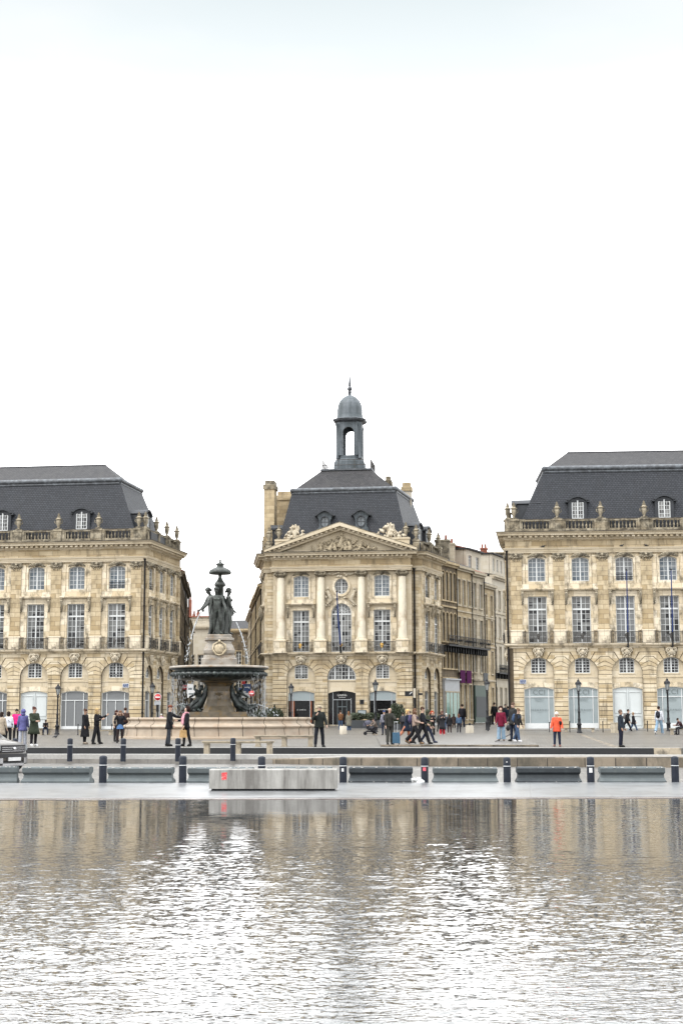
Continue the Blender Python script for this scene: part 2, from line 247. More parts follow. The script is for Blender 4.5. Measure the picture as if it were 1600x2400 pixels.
# ------------------------------------------------------------------ mesh builder
ZV = Vector((0, 0, 1))
class MB:
    def __init__(s): s.v = []; s.f = []; s.m = []; s.s = []
    def add(s, vs, fs, m=0, X=None, smooth=False):
        o = len(s.v)
        s.v += [tuple(X @ Vector(v)) if X is not None else tuple(v) for v in vs]
        for f in fs: s.f.append([i + o for i in f]); s.m.append(m); s.s.append(smooth)
    def box(s, x0, x1, y0, y1, z0, z1, m=0, X=None):
        vs = [(x0, y0, z0), (x1, y0, z0), (x1, y1, z0), (x0, y1, z0), (x0, y0, z1), (x1, y0, z1), (x1, y1, z1), (x0, y1, z1)]
        s.add(vs, [(0, 1, 5, 4), (1, 2, 6, 5), (2, 3, 7, 6), (3, 0, 4, 7), (4, 5, 6, 7), (3, 2, 1, 0)], m, X)
    def prism(s, poly, y0, y1, m=0, X=None, back=True):
        """poly of (x,z), counter-clockwise seen from the front (-y)"""
        n = len(poly)
        vs = [(x, y0, z) for x, z in poly] + [(x, y1, z) for x, z in poly]
        fs = [list(range(n))] + ([list(range(2 * n - 1, n - 1, -1))] if back else [])
        fs += [(i, i + n, (i + 1) % n + n, (i + 1) % n) for i in range(n)]
        s.add(vs, fs, m, X)
    def slab(s, poly, z0, z1, m=0, X=None):
        """poly of (x,y) counter-clockwise from above; z0/z1 numbers or lists"""
        n = len(poly)
        a = z0 if isinstance(z0, (list, tuple)) else [z0] * n
        b = z1 if isinstance(z1, (list, tuple)) else [z1] * n
        vs = [(p[0], p[1], a[i]) for i, p in enumerate(poly)] + [(p[0], p[1], b[i]) for i, p in enumerate(poly)]
        s.add(vs, [list(range(n - 1, -1, -1)), list(range(n, 2 * n))] + [(i, (i + 1) % n, (i + 1) % n + n, i + n) for i in range(n)], m, X)
    def lathe(s, prof, n=16, m=0, X=None, smooth=True, a0=0.0, flute=None):
        vs = []; fs = []
        for r, z in prof:
            for k in range(n):
                a = a0 + 2 * math.pi * k / n
                rr = r * (1 + flute(a, z)) if flute else r
                vs.append((rr * math.cos(a), rr * math.sin(a), z))
        for j in range(len(prof) - 1):
            for k in range(n):
                fs.append((j * n + k, j * n + (k + 1) % n, (j + 1) * n + (k + 1) % n, (j + 1) * n + k))
        s.add(vs, fs, m, X, smooth)
        if prof[0][0] > 0.001: s.add(vs[:n], [list(range(n - 1, -1, -1))], m, X)
        if prof[-1][0] > 0.001: s.add(vs[-n:], [list(range(n))], m, X)
    def ell(s, c, r, m=0, X=None, n=8, jit=0.0, R=None, smooth=True):
        if not isinstance(r, (tuple, list)): r = (r, r, r)
        vs = []; fs = []; h = max(3, n // 2 + 1)
        for j in range(h + 1):
            t = math.pi * j / h
            for k in range(n):
                a = 2 * math.pi * k / n
                q = 1 + (rnd.uniform(-jit, jit) if jit else 0)
                p = Vector((r[0] * math.sin(t) * math.cos(a) * q, r[1] * math.sin(t) * math.sin(a) * q, -r[2] * math.cos(t) * q))
                if R is not None: p = R @ p
                vs.append((c[0] + p.x, c[1] + p.y, c[2] + p.z))
        for j in range(h):
            for k in range(n):
                fs.append((j * n + k, j * n + (k + 1) % n, (j + 1) * n + (k + 1) % n, (j + 1) * n + k))
        s.add(vs, fs, m, X, smooth)
    def tube(s, pts, r, n=6, m=0, X=None, smooth=True, cap=True, squash=1.0):
        P = [Vector(p) for p in pts]; rs = r if isinstance(r, (list, tuple)) else [r] * len(P)
        vs = []; fs = []; up = None
        for i, p in enumerate(P):
            t = (P[min(i + 1, len(P) - 1)] - P[max(i - 1, 0)]).normalized()
            if up is None: up = Vector((0, 1, 0)) if abs(t.y) < 0.8 else Vector((1, 0, 0))
            a = t.cross(up).normalized(); b = a.cross(t).normalized(); up = b
            for k in range(n):
                g = 2 * math.pi * k / n
                vs.append(p + (a * math.cos(g) + b * math.sin(g) * squash) * rs[i])
        for i in range(len(P) - 1):
            for k in range(n):
                fs.append((i * n + k, i * n + (k + 1) % n, (i + 1) * n + (k + 1) % n, (i + 1) * n + k))
        s.add(vs, fs, m, X, smooth)
        if cap: s.add(vs[:n], [list(range(n))], m, X); s.add(vs[-n:], [list(range(n - 1, -1, -1))], m, X)
    def sweep(s, prof, path, m=0, X=None):
        """prof: (out, z) points; path: plan points, outside is on the right of the walking direction"""
        P = [Vector((a, b)) for a, b in path]; n = len(P); offs = []
        for i in range(n):
            ns = []
            if i > 0: d = (P[i] - P[i - 1]).normalized(); ns.append(Vector((d.y, -d.x)))
            if i < n - 1: d = (P[i + 1] - P[i]).normalized(); ns.append(Vector((d.y, -d.x)))
            if len(ns) == 1: offs.append(ns[0])
            else:
                q = (ns[0] + ns[1]).normalized(); offs.append(q / max(0.3, q.dot(ns[0])))
        k = len(prof)
        vs = [(P[i].x + offs[i].x * o, P[i].y + offs[i].y * o, z) for i in range(n) for o, z in prof]
        fs = []
        for i in range(n - 1):
            for j in range(k):
                a, b = i * k + j, i * k + (j + 1) % k
                fs.append((b, a, a + k, b + k))
        fs.append(list(range(k))); fs.append([(n - 1) * k + j for j in range(k - 1, -1, -1)])
        s.add(vs, fs, m, X)
    def build(s, name, mats, parent=None, M_=None, flip=False):
        me = bpy.data.meshes.new(name); me.from_pydata(s.v, [], s.f); me.update()
        if not isinstance(mats, (list, tuple)): mats = [mats]
        for q in mats: me.materials.append(M[q] if isinstance(q, str) else q)
        me.polygons.foreach_set('material_index', s.m); me.polygons.foreach_set('use_smooth', s.s)
        uvl = me.uv_layers.new(name='UVMap').data
        for p in me.polygons:
            nrm = p.normal
            if abs(nrm.z) > 0.97:
                for li in p.loop_indices:
                    c = me.vertices[me.loops[li].vertex_index].co; uvl[li].uv = (c.x, c.y)
            else:
                t = ZV.cross(nrm).normalized(); b = nrm.cross(t)
                for li in p.loop_indices:
                    c = me.vertices[me.loops[li].vertex_index].co; uvl[li].uv = (c.dot(t), c.dot(b))
        o = bpy.data.objects.new(name, me); COL.objects.link(o)
        if parent is not None: o.parent = parent
        if M_ is not None: o.matrix_local = M_
        return o
T = lambda x, y, z: Matrix.Translation((x, y, z))
RZ = lambda a: Matrix.Rotation(a, 4, 'Z')
RX = lambda a: Matrix.Rotation(a, 4, 'X')
RY = lambda a: Matrix.Rotation(a, 4, 'Y')
SC = lambda x, y, z: Matrix.Diagonal((x, y, z, 1))
def tag(o, label=None, cat=None, group=None, kind=None):
    if label: o['label'] = label
    if cat: o['category'] = cat
    if group: o['group'] = group
    if kind: o['kind'] = kind
    return o
def empty(name, loc, rz=0, label=None, cat=None, group=None):
    o = bpy.data.objects.new(name, None); COL.objects.link(o); o.location = loc; o.rotation_euler = (0, 0, rz)
    o.empty_display_size = 0.3
    return tag(o, label, cat, group)
def copy_tree(o, parent=None, kids=None):
    c = o.copy(); COL.objects.link(c)
    if parent is not None: c.parent = parent
    for ch in (kids or KIDS).get(o.name, [k for k in o.children]): copy_tree(ch, c)
    return c
KIDS = {}
def place(proto, parent, mat):
    """first use places the prototype itself, later uses copy it with its sub-parts"""
    if not proto.get('_used'):
        proto['_used'] = 1; o = proto
    else:
        o = copy_tree(proto)
    o.parent = parent; o.matrix_local = mat
    return o
def arc(cx, cz, r, a0, a1, n): return [(cx + r * math.cos(math.radians(a0 + (a1 - a0) * i / n)), cz + r * math.sin(math.radians(a0 + (a1 - a0) * i / n))) for i in range(n + 1)]
def seg_arch(hw, zs, rise, n=8):
    """points of a segmental arch from right spring to left spring"""
    r = (hw * hw + rise * rise) / (2 * rise); a = math.degrees(math.asin(hw / r))
    return arc(0, zs + rise - r, r, 90 - a, 90 + a, n)
def hole(kind, hw, z0, zs, rise=0.0):
    """closed outline (ccw) of an opening"""
    if rise <= 0: top = [(hw, zs), (-hw, zs)]
    else: top = seg_arch(hw, zs, rise, 12 if rise > 0.6 else 6)
    return [(-hw, z0), (hw, z0)] + top
def cell(mb, c, u0, u1, z0, z1, outline, y0, y1, m=0, X=None, floor=False):
    """wall cell u0..u1 x z0..z1 with one hole whose outline (relative to c) is symmetric"""
    right = [(x, z) for x, z in outline if x > 1e-6]
    zb = outline[0][1]; ztop = max(z for x, z in outline)
    # right half: start at bottom centre
    if zb <= z0 + 1e-4:
        R_ = [(c + right[0][0], z0), (u1, z0), (u1, z1), (c, z1), (c, ztop)] + [(c + x, z) for x, z in reversed(right[1:])]
        L_ = [(2 * c - x if x != u1 else u0, z) for x, z in R_]
        L_ = [((u0 if i in (1, 2) else x), z) for i, (x, z) in enumerate(L_)][::-1]
    else:
        R_ = [(c, z0), (u1, z0), (u1, z1), (c, z1), (c, ztop)] + [(c + x, z) for x, z in reversed(right)] + [(c, zb)]
        L_ = [((u0 if i in (1, 2) else 2 * c - x), z) for i, (x, z) in enumerate(R_)][::-1]
    def clean(p):
        q = []
        for a in p:
            if not q or abs(a[0] - q[-1][0]) + abs(a[1] - q[-1][1]) > 1e-5: q.append(a)
        return q
    mb.prism(clean(R_), y0, y1, m, X); mb.prism(clean(L_), y0, y1, m, X)
def band(mb, outline, w, y0, y1, m=0, X=None, c=0.0, skip_bottom=True):
    """raised surround following an outline"""
    n = len(outline); cx = 0; zs = [z for _, z in outline]; cz = (min(zs) + max(zs)) / 2
    P = [Vector(p) for p in outline]
    O = []
    for i in range(n):
        a = (P[i] - P[i - 1]).normalized(); b = (P[(i + 1) % n] - P[i]).normalized()
        na, nb = Vector((a.y, -a.x)), Vector((b.y, -b.x)); q = (na + nb)
        q = q.normalized() if q.length > 1e-6 else na
        O.append(P[i] + q * (w / max(0.35, q.dot(na))))
    for i in range(n):
        if skip_bottom and i == 0: continue
        j = (i + 1) % n
        mb.prism([(c + P[i].x, P[i].y), (c + O[i].x, O[i].y), (c + O[j].x, O[j].y), (c + P[j].x, P[j].y)], y0, y1, m, X)

# ------------------------------------------------------------------ windows and facade pieces (prototypes)
def fan_pane(mb, outline, y, m=0):
    n = len(outline); mb.add([(x, y, z) for x, z in outline], [list(range(n))], m)
def win_frame(outline, cols, rows, stile=0.07, bar=0.032, mid=0.11, transom=None, y=0.0, barrows=None):
    """joinery: outer frame, meeting stile, glazing bars"""
    mb = MB(); hw = outline[1][0]; z0 = outline[0][1]
    inner = []
    P = outline; xs = [x for x, z in P]; zt = max(z for x, z in P)
    def ztop(x):
        # height of the head at x
        top = [p for p in P[2:]] if len(P) > 4 else [(hw, zt), (-hw, zt)]
        for i in range(len(top) - 1):
            xa, xb = top[i][0], top[i + 1][0]
            if xb <= x <= xa: 
                t = 0 if xa == xb else (xa - x) / (xa - xb); return top[i][1] + (top[i + 1][1] - top[i][1]) * t
        return top[0][1]
    # outer frame, inset
    sh = [(x * (1 - stile / hw), z0 + stile if z == z0 else z - stile) for x, z in P]
    for i in range(len(P)):
        j = (i + 1) % len(P)
        mb.prism([P[i], P[j], sh[j], sh[i]], y - 0.03, y + 0.03)
    if mid: mb.box(-mid / 2, mid / 2, y - 0.045, y - 0.001, z0 + stile, zt - stile * 0.6)
    n = cols
    for k in range(1, n):
        x = -hw + stile + (2 * hw - 2 * stile) * k / n
        if mid and abs(x) < 0.02: continue
        mb.box(x - bar / 2, x + bar / 2, y - 0.028, y - 0.002, z0 + stile, ztop(x) - stile * 0.8)
    for z in rows:
        w = hw - stile * 0.9
        for s_ in range(12):      # shorten bars under a curved head
            if ztop(w) - stile < z: w -= hw * 0.07
        if w > 0.1: mb.box(-w, w, y - 0.026, y - 0.004, z - bar / 2, z + bar / 2)
    if transom: mb.box(-hw + stile * .8, hw - stile * .8, y - 0.06, y + 0.002, transom - 0.07, transom + 0.07)
    return mb
def make_window(outline, cols, rows, glass, **k):
    fr = win_frame(outline, cols, rows, **k).build('window', 'white')
    g = MB(); fan_pane(g, outline, 0.012); g.build('pane', glass, fr)
    KIDS[fr.name] = list(fr.children) or None
    return fr
bpy.context.view_layer.update()
PROTO = {}
def proto(key, fn):
    if key not in PROTO: PROTO[key] = fn()
    return PROTO[key]
FR_OUT = hole('r', 0.82, 0.0, 4.08)                       # tall floor-length window, base at balcony floor
UP_OUT = hole('a', 0.76, 0.0, 1.93, 0.20)                 # upper window
EN_OUT = hole('a', 0.65, 0.0, 1.16, 0.20)                 # small window in the arch
DO_OUT = hole('a', 0.52, 0.0, 1.45, 0.22)
def w_french(glass): return lambda: make_window(FR_OUT, 4, [0.55 + 0.5 * i for i in range(0, 5)] + [3.45], glass, transom=2.95)
def w_upper(glass):
    def f():
        o = make_window(UP_OUT, 4, [0.45, 0.86, 1.27, 1.68], glass)
        r = MB()
        for z in (0.18, 0.36, 0.60): r.tube([(-0.74, -0.16, z), (0.74, -0.16, z)], 0.022, 4)
        for x in (-0.55, -0.2, 0.2, 0.55): r.box(x - .012, x + .012, -.17, -.15, 0.0, 0.6)
        r.build('railing', 'iron', o)
        return o
    return f
def w_entresol(glass):
    def f():
        o = make_window(EN_OUT, 4, [0.27, 0.52, 0.77, 1.02], glass, stile=0.06)
        r = MB(); r.tube([(-0.63, -0.14, 0.3), (0.63, -0.14, 0.3)], 0.02, 4)
        for x in (-0.45, 0, 0.45): r.box(x - .012, x + .012, -.15, -.13, 0.0, 0.3)
        r.build('railing', 'iron', o)
        return o
    return f
def spiral(cx, cz, r0, turns, n, s=1, a0=0):
    return [(cx + s * r0 * (1 - i / n * 0.8) * math.cos(a0 + turns * 2 * math.pi * i / n), 0, cz + r0 * (1 - i / n * 0.8) * math.sin(a0 + turns * 2 * math.pi * i / n)) for i in range(n + 1)]
def mk_balcony(hw, goldcol='rustiron'):
    def f():
        b = MB()
        b.box(-hw, hw, -0.03, 0.03, 0.90, 0.95); b.box(-hw, hw, -0.02, 0.02, 0.05, 0.085); b.box(-hw, hw, -0.015, 0.015, 0.80, 0.825)
        for x in (-hw, -hw + 0.36, -0.42, 0.42, hw - 0.36, hw):
            b.box(x - 0.018, x + 0.018, -0.02, 0.02, 0, 0.95)
        for sgn in (-1, 1):
            for (cx, r) in ((hw - 0.18, 0.13),):
                for cz in (0.22, 0.62):
                    b.tube(spiral(sgn * cx, cz, r, 1.6, 14, sgn), 0.012, 4)
                b.tube([(sgn * cx, 0, 0.1), (sgn * cx, 0, 0.78)], 0.012, 4)
            for cx, cz, r in ((hw * 0.52, 0.26, 0.17), (hw * 0.52, 0.6, 0.15), (hw * 0.36, 0.43, 0.13)):
                b.tube(spiral(sgn * cx, cz, r, 1.7, 16, sgn, 1.0), 0.013, 4)
            b.tube([(sgn * 0.4, 0, 0.1), (sgn * hw * 0.6, 0, 0.45), (sgn * 0.45, 0, 0.8)], 0.013, 4)
            for k in range(5):
                x = sgn * (0.1 + k * 0.075); b.box(x - .008, x + .008, -.01, .01, 0.08, 0.8)
        # ends that return to the wall
        for sgn in (-1, 1):
            b.box(sgn * hw - 0.02, sgn * hw + 0.02, 0, 0.3, 0.90, 0.95); b.box(sgn * hw - 0.02, sgn * hw + 0.02, 0, 0.3, 0.05, 0.09)
        o = b.build('balcony_railing', 'rustiron')
        g = MB(); g.ell((0, -0.05, 0.62), (0.13, 0.05, 0.15)); g.ell((0, -0.05, 0.42), (0.09, 0.05, 0.14)); g.ell((0, -0.07, 0.78), (0.1, 0.04, 0.05)); g.ell((-.11, -.04, .66), (.05, .03, .08)); g.ell((.11, -.04, .66), (.05, .03, .08))
        g.tube([(-0.14, -0.03, 0.75), (-0.1, -0.05, 0.45), (0, -0.05, 0.28), (0.1, -0.05, 0.45), (0.14, -0.03, 0.75)], 0.018, 4)
        g.build('gilded_ornament', goldcol, o)
        return o
    return f
def mk_mask(seed):
    def f():
        rr = random.Random(seed); b = MB()
        b.ell((0, -0.22, 0.5), (0.21, 0.17, 0.27), n=10)            # face
        b.ell((0, -0.40, 0.47), (0.045, 0.06, 0.08), n=6)           # nose
        b.ell((0, -0.36, 0.36), (0.08, 0.04, 0.025), n=6)           # mouth
        for s_ in (-1, 1):
            b.ell((s_ * 0.08, -0.35, 0.56), (0.045, 0.04, 0.025), n=6)
            for k in range(5):
                b.ell((s_ * (0.2 + 0.09 * (k % 2)) + rr.uniform(-.03, .03), -0.16, 0.25 + 0.14 * k), (0.10, 0.09, 0.11), n=6, jit=0.2)
            b.tube([(s_ * 0.1, -0.18, 0.85), (s_ * 0.36, -0.16, 0.84), (s_ * 0.46, -0.14, 0.66), (s_ * 0.36, -0.14, 0.5), (s_ * 0.30, -0.14, 0.62)], [0.07, 0.08, 0.07, 0.05, 0.03], 6)
        for k in range(6): b.ell((-0.2 + 0.08 * k, -0.22, 0.78 + rr.uniform(0, .1)), (0.08, 0.1, 0.09), n=6, jit=0.2)
        b.prism([(-0.17, 0.0), (0.17, 0.0), (0.26, 0.95), (-0.26, 0.95)], -0.14, 0.0)
        b.ell((0, -0.2, 0.12), (0.13, 0.1, 0.14), n=6, jit=0.2)
        return b.build('carved_mask', 'carved_light')
    return f
def mk_ornament():
    b = MB()
    b.ell((0, -0.1, 0.12), (0.2, 0.13, 0.2), n=8, jit=0.1); b.ell((0, -0.16, 0.14), (0.1, 0.1, 0.12), n=6)
    for s_ in (-1, 1):
        b.tube([(s_ * 0.15, -0.08, 0.25), (s_ * 0.42, -0.09, 0.22), (s_ * 0.66, -0.07, 0.06), (s_ * 0.84, -0.05, -0.06)], [0.1, 0.085, 0.06, 0.03], 6)
        for k in range(5): b.ell((s_ * (0.26 + 0.11 * k), -0.1, 0.1 + 0.03 * (k % 2) - 0.03 * k), (0.075, 0.07, 0.075), n=6, jit=0.25)
    return b.build('carved_ornament', 'dirty')
def mk_capital(w):
    def f():
        b = MB()
        b.box(-w, w, -0.10, 0.12, 0.50, 0.62); b.box(-w * 0.95, w * 0.95, -0.06, 0.12, 0.38, 0.5)
        for s_ in (-1, 1):
            b.tube(spiral(s_ * w * 0.88, 0.30, 0.17, 1.5, 12, s_, 1.57), 0.05, 5, X=T(0, -0.06, 0))
            b.ell((s_ * w * 0.88, -0.08, 0.28), (0.12, 0.1, 0.13), n=8)
            b.ell((s_ * w * 0.5, -0.06, 0.02), (0.05, 0.05, 0.14), n=6); b.ell((s_ * w * 0.22, -0.06, -0.06), (0.04, 0.04, 0.1), n=6)
        for k in range(5): b.ell((w * (-0.5 + 0.25 * k), -0.08, 0.24 - 0.05 * (k % 2)), (0.08, 0.07, 0.09), n=6, jit=0.2)
        b.ell((0, -0.1, 0.44), (0.13, 0.08, 0.12), n=6, jit=.2)
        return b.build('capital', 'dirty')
    return f
def mk_console():
    b = MB()
    # scroll bracket seen from the front: narrow, deep at the top, tapering down
    b.box(-0.13, 0.13, -0.36, 0.0, 0.95, 1.08)
    b.tube([(0, -0.24, 0.84), (0, -0.26, 0.66), (0, -0.16, 0.45), (0, -0.10, 0.22), (0, -0.09, 0.04)], [0.15, 0.13, 0.11, 0.09, 0.05], 8)
    b.ell((0, -0.27, 0.80), (0.14, 0.13, 0.13), n=8); b.ell((0, -0.14, 0.30), (0.12, 0.09, 0.08), n=6)
    for k in range(4): b.ell((0.03 * (-1) ** k, -0.14, 0.0 - 0.09 * k + 0.1), (0.075, 0.06, 0.06), n=6, jit=0.2)
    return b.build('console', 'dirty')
def mk_urn():
    b = MB()
    b.box(-0.24, 0.24, -0.24, 0.24, 0, 0.14)
    b.lathe([(0.13, 0.14), (0.09, 0.24), (0.14, 0.32), (0.20, 0.5), (0.24, 0.78), (0.2, 0.88), (0.29, 0.93), (0.32, 1.0), (0.18, 1.06), (0.14, 1.16), (0.17, 1.22), (0.09, 1.34), (0.11, 1.40), (0.02, 1.56)], 12)
    for s_ in (-1, 1): b.tube([(s_ * 0.22, 0, 0.55), (s_ * 0.36, 0, 0.66), (s_ * 0.34, 0, 0.86)], 0.04, 5)
    return b.build('urn', 'dirty')
BAL_P = [(0.07, 0), (0.07, 0.05), (0.045, 0.08), (0.085, 0.2), (0.095, 0.27), (0.06, 0.4), (0.04, 0.5), (0.055, 0.56), (0.07, 0.6), (0.07, 0.66)]
def mk_pilaster(w, h, plinth=1.18):
    def f():
        b = MB()
        b.box(-w, w, -0.17, 0.0, plinth + 0.2, h)
        b.box(-w - 0.05, w + 0.05, -0.21, 0.0, plinth + 0.0, plinth + 0.2)
        b.box(-w - 0.02, w + 0.02, -0.19, 0.0, h - 0.16, h - 0.1)
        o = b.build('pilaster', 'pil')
        p = MB(); p.box(-w - 0.10, w + 0.10, -0.27, 0.0, 0.0, plinth - 0.12); p.box(-w - 0.14, w + 0.14, -0.31, 0, plinth - 0.12, plinth)
        p.build('pedestal', 'trim', o)
        return o
    return f
def mk_dormer(depth=3.0, flat=False):
    """round-headed slate dormer, origin at the sill centre of its front"""
    def f():
        b = MB(); out = hole('a', 0.54, 0.0, 1.47, 0.24)
        cell(b, 0, -0.82, 0.82, -0.5, 1.78, out, 0, 0.1)
        top = [(-1.0, 1.55)] + [(x, z) for x, z in reversed(seg_arch(0.98, 1.62, 0.42, 10))]
        hood_out = seg_arch(1.0, 1.62, 0.44, 10); hood_in = seg_arch(0.84, 1.50, 0.40, 10)
        for i in range(10):
            b.prism([hood_out[i], hood_out[i + 1], hood_in[i + 1], hood_in[i]], -0.16, 0.02, 0)
            b.prism([(hood_out[i][0] * .93, hood_out[i][1]), (hood_out[i + 1][0] * .93, hood_out[i + 1][1]), (hood_in[i + 1][0] * .95, hood_in[i + 1][1]), (hood_in[i][0] * .95, hood_in[i][1])], 0.02, depth, 1)
        b.box(-1.08, -0.8, -0.16, 0.3, 1.45, 1.62, 1); b.box(0.8, 1.08, -0.16, 0.3, 1.45, 1.62, 1)
        b.box(-0.80, -0.74, 0.1, depth, -0.5, 1.6, 2); b.box(0.74, 0.80, 0.1, depth, -0.5, 1.6, 2)
        b.prism(list(reversed([(-0.8, 1.5)] + [(x * .8, z - 0.04) for x, z in reversed(hood_in)] + [(0.8, 1.5)])), 0.02, 0.09, 0)
        o = b.build('dormer', ['dark_zinc', 'dark_zinc', 'dark_zinc'])
        w = win_frame(DO_OUT, 4, [0.36, 0.72, 1.08, 1.4], y=0.0, stile=0.07).build('window', 'white', o)
        w.location = (0, 0.06, 0)
        g = MB(); fan_pane(g, DO_OUT, 0.012); g.build('pane', 'pane', w)
        return o
    return f
def pipe(parent, x, y, z0, z1, X=None, r=0.085):
    b = MB(); b.tube([(x, y, z0), (x, y, z1)], r, 8)
    for k in range(int((z1 - z0) / 3.2)): b.tube([(x, y, z0 + 1.5 + 3.2 * k), (x, y, z0 + 1.6 + 3.2 * k)], r * 1.35, 8)
    b.tube([(x, y, z1), (x, y, z1 + .25)], [r, r * 2.0], 8)
    return b.build('drainpipe', 'pipe', parent, X)

def rusticated(root, X, cells, u0, u1, R, zs=4.85, z1=7.0, mat='rust', course=0.3889, vous=0.74, y=0.0):
    """ground storey: real courses of stone with open joints, voussoirs bending round every arch"""
    b = MB(); g = 0.045
    out = [(-R, 0), (R, 0)] + arc(0, zs, R, 0, 180, 20)
    n = int(round(z1 / course))
    bounds = []
    for c, w in cells:
        a0, a1 = c - w / 2, c + w / 2; hwc = w / 2 - 0.02
        cell(b, c, a0, a1, 0, z1, out, y + 0.055, y + 0.42, 1, X)
        H = w / 2
        def ro(th): return min(R + vous, (H - 0.05) / max(0.02, math.cos(th)))
        def th_of(z):
            lo, hi = 0.0, math.pi / 2
            for _ in range(30):
                m_ = (lo + hi) / 2
                if zs + ro(m_) * math.sin(m_) < z: lo = m_
                else: hi = m_
            return lo
        def pin(th): return (R * math.cos(th), zs + R * math.sin(th))
        def pout(th): return (ro(th) * math.cos(th), zs + ro(th) * math.sin(th))
        polys = []
        for j in range(n):
            za, zb = j * course + g / 2, (j + 1) * course - g / 2
            if zb <= zs: polys.append([(R, za), (H, za), (H, zb), (R, zb)])
            elif za < zs: t_ = th_of(zb); polys.append([(R, za), (H, za), (H, zb), pout(t_), pin(t_), (R, zs)])
            elif j < n - 1: ta, tb = th_of(za), th_of(zb); polys.append([pin(ta), pout(ta), (H, za), (H, zb), pout(tb), pin(tb)])
            else:
                ta = th_of(za); tb, tc_, td = math.radians(75) - .014, math.radians(75) + .014, math.pi / 2
                xa_, xc_ = (z1 - g / 2 - zs) / math.tan(tb), (z1 - g / 2 - zs) / math.tan(tc_)
                polys.append([pin(ta), pout(ta), (H, za), (H, zb), (xa_, zb), pin(tb)]); polys.append([pin(tc_), (xc_, zb), (0, zb), pin(td)])
        for q in polys:
            b.prism([(c + x, z) for x, z in q], y, y + 0.055, 0, X, back=False); b.prism([(c - x, z) for x, z in q][::-1], y, y + 0.055, 0, X, back=False)
    # remaining plain piers
    cs = sorted(cells); segs = []
    x = u0
    for c, w in cs:
        if c - w / 2 > x + 1e-3: segs.append((x, c - w / 2))
        x = c + w / 2
    if u1 > x + 1e-3: segs.append((x, u1))
    for a0, a1 in segs:
        b.box(a0, a1, y + 0.055, y + 0.42, 0, z1, 1, X)
        for j in range(n): b.prism([(a0, j * course + g / 2), (a1, j * course + g / 2), (a1, (j + 1) * course - g / 2), (a0, (j + 1) * course - g / 2)], y, y + 0.055, 0, X, back=False)
    return b.build('ground_floor_wall', [mat, 'groove'], root)

def arch_infill(root, X, c, R, zs=4.85, glass='pane_dark', window=True, rise=0.2, hw=1.28, zside=3.42):
    """recessed wall inside one arch: small window above, segmental doorway below"""
    b = MB(); y0, y1 = 0.24, 0.40; hw = min(hw, R - 0.03)
    fullarc = arc(0, zs, R + 0.01, 0, 180, 20)
    shop = hole('a', hw, 0, zside, rise)
    # lower part with the doorway
    cell(b, c, c - R - .01, c + R + .01, 0, 4.42, shop, y0, y1, 0, X)
    b.prism([(c - R, 4.42), (c + R, 4.42), (c + R, 4.50), (c - R, 4.50)], y0 - 0.05, y1, 0, X)
    band(b, shop, 0.42, y0 - 0.03, y0 + 0.004, 1, X, c)
    # upper tympanum with its small window
    zb = 4.50; wz = 4.80
    if window:
        e = [(x, z + wz) for x, z in EN_OUT]; ztop = max(z for x, z in e)
        rp = [(x, z) for x, z in fullarc if x >= -1e-6]
        right = [(c, zb), (c + R + .01, zb)] + [(c + x, z) for x, z in rp if x > 1e-6] + [(c, zs + R + .01), (c, ztop)] + [(c + x, z) for x, z in reversed([q for q in e if q[0] > 1e-6])] + [(c, wz)]
        left = [(2 * c - x, z) for x, z in right][::-1]
        b.prism(right, y0, y1, 0, X); b.prism(left, y0, y1, 0, X)
        o = place(proto('en_' + glass, w_entresol(glass)), root, X @ T(c, y0 + 0.09, wz))
        b.box(c - 0.72, c + 0.72, y0 - 0.05, y0 + 0.03, wz - 0.09, wz - 0.005, 0, X)
    return b.build('arch_infill', ['inner', 'trim'], root)

def doorway(root, X, c, kind, hw=1.28, zside=3.42, rise=0.2):
    y = 0.34; outl = hole('a', hw, 0, zside, rise); Xc = X @ T(c, y, 0)
    if kind == 'gate':
        b = MB(); fan_pane(b, outl, 0.02)
        for s_ in (-1, 1):
            b.box(s_ * 0.03 if s_ > 0 else -hw + .04, hw - .04 if s_ > 0 else -0.03, -0.03, 0.019, 0.05, 0.18)
            for (a, z0, z1) in ((0.12, 0.3, 1.15), (0.12, 1.35, 3.2)):
                xa, xb = sorted((s_ * a, s_ * (hw - 0.14)))
                for (p, q, r, t) in ((xa, xb, z0, z0 + .05), (xa, xb, z1 - .05, z1), (xa, xa + .05, z0 + .05, z1 - .05), (xb - .05, xb, z0 + .05, z1 - .05)):
                    b.box(p, q, -0.03, 0.019, r, t)
        b.box(-0.05, 0.05, -0.05, 0.019, 0.0, 3.55)
        o = b.build('gate', 'gate', root, Xc)
        k = MB(); k.ell((0.14, -0.06, 1.25), 0.05); k.build('handle', 'iron', o)
        return o
    fr = MB(); tz = 2.77
    for i in range(len(outl)):
        j = (i + 1) % len(outl)
        sh = [(x * (1 - .05 / hw), .05 if z == 0 else z - .05) for x, z in outl]
        fr.prism([outl[i], outl[j], sh[j], sh[i]], -0.04, 0.04)
    for x in (-0.82, 0.82): fr.box(x - .028, x + .028, -.035, .02, .05, 3.42)
    fr.box(-hw + .04, hw - .04, -.033, .019, tz - .035, tz + .035)
    if kind == 'curtain':
        fr.box(-.028, .028, -.035, .02, .05, tz); fr.box(-hw + .04, hw - .04, -.037, .018, .04, .46)
        o = fr.build('shop_window', 'white', root, Xc); g = MB(); fan_pane(g, outl, 0.03); g.build('pane', 'curtain', o)
    else:
        fr.box(-hw + .04, hw - .04, -.037, .018, .04, .50)
        o = fr.build('shop_window', 'white', root, Xc); g = MB(); fan_pane(g, outl, 0.03); g.build('frosted_pane', 'film', o)
    return o
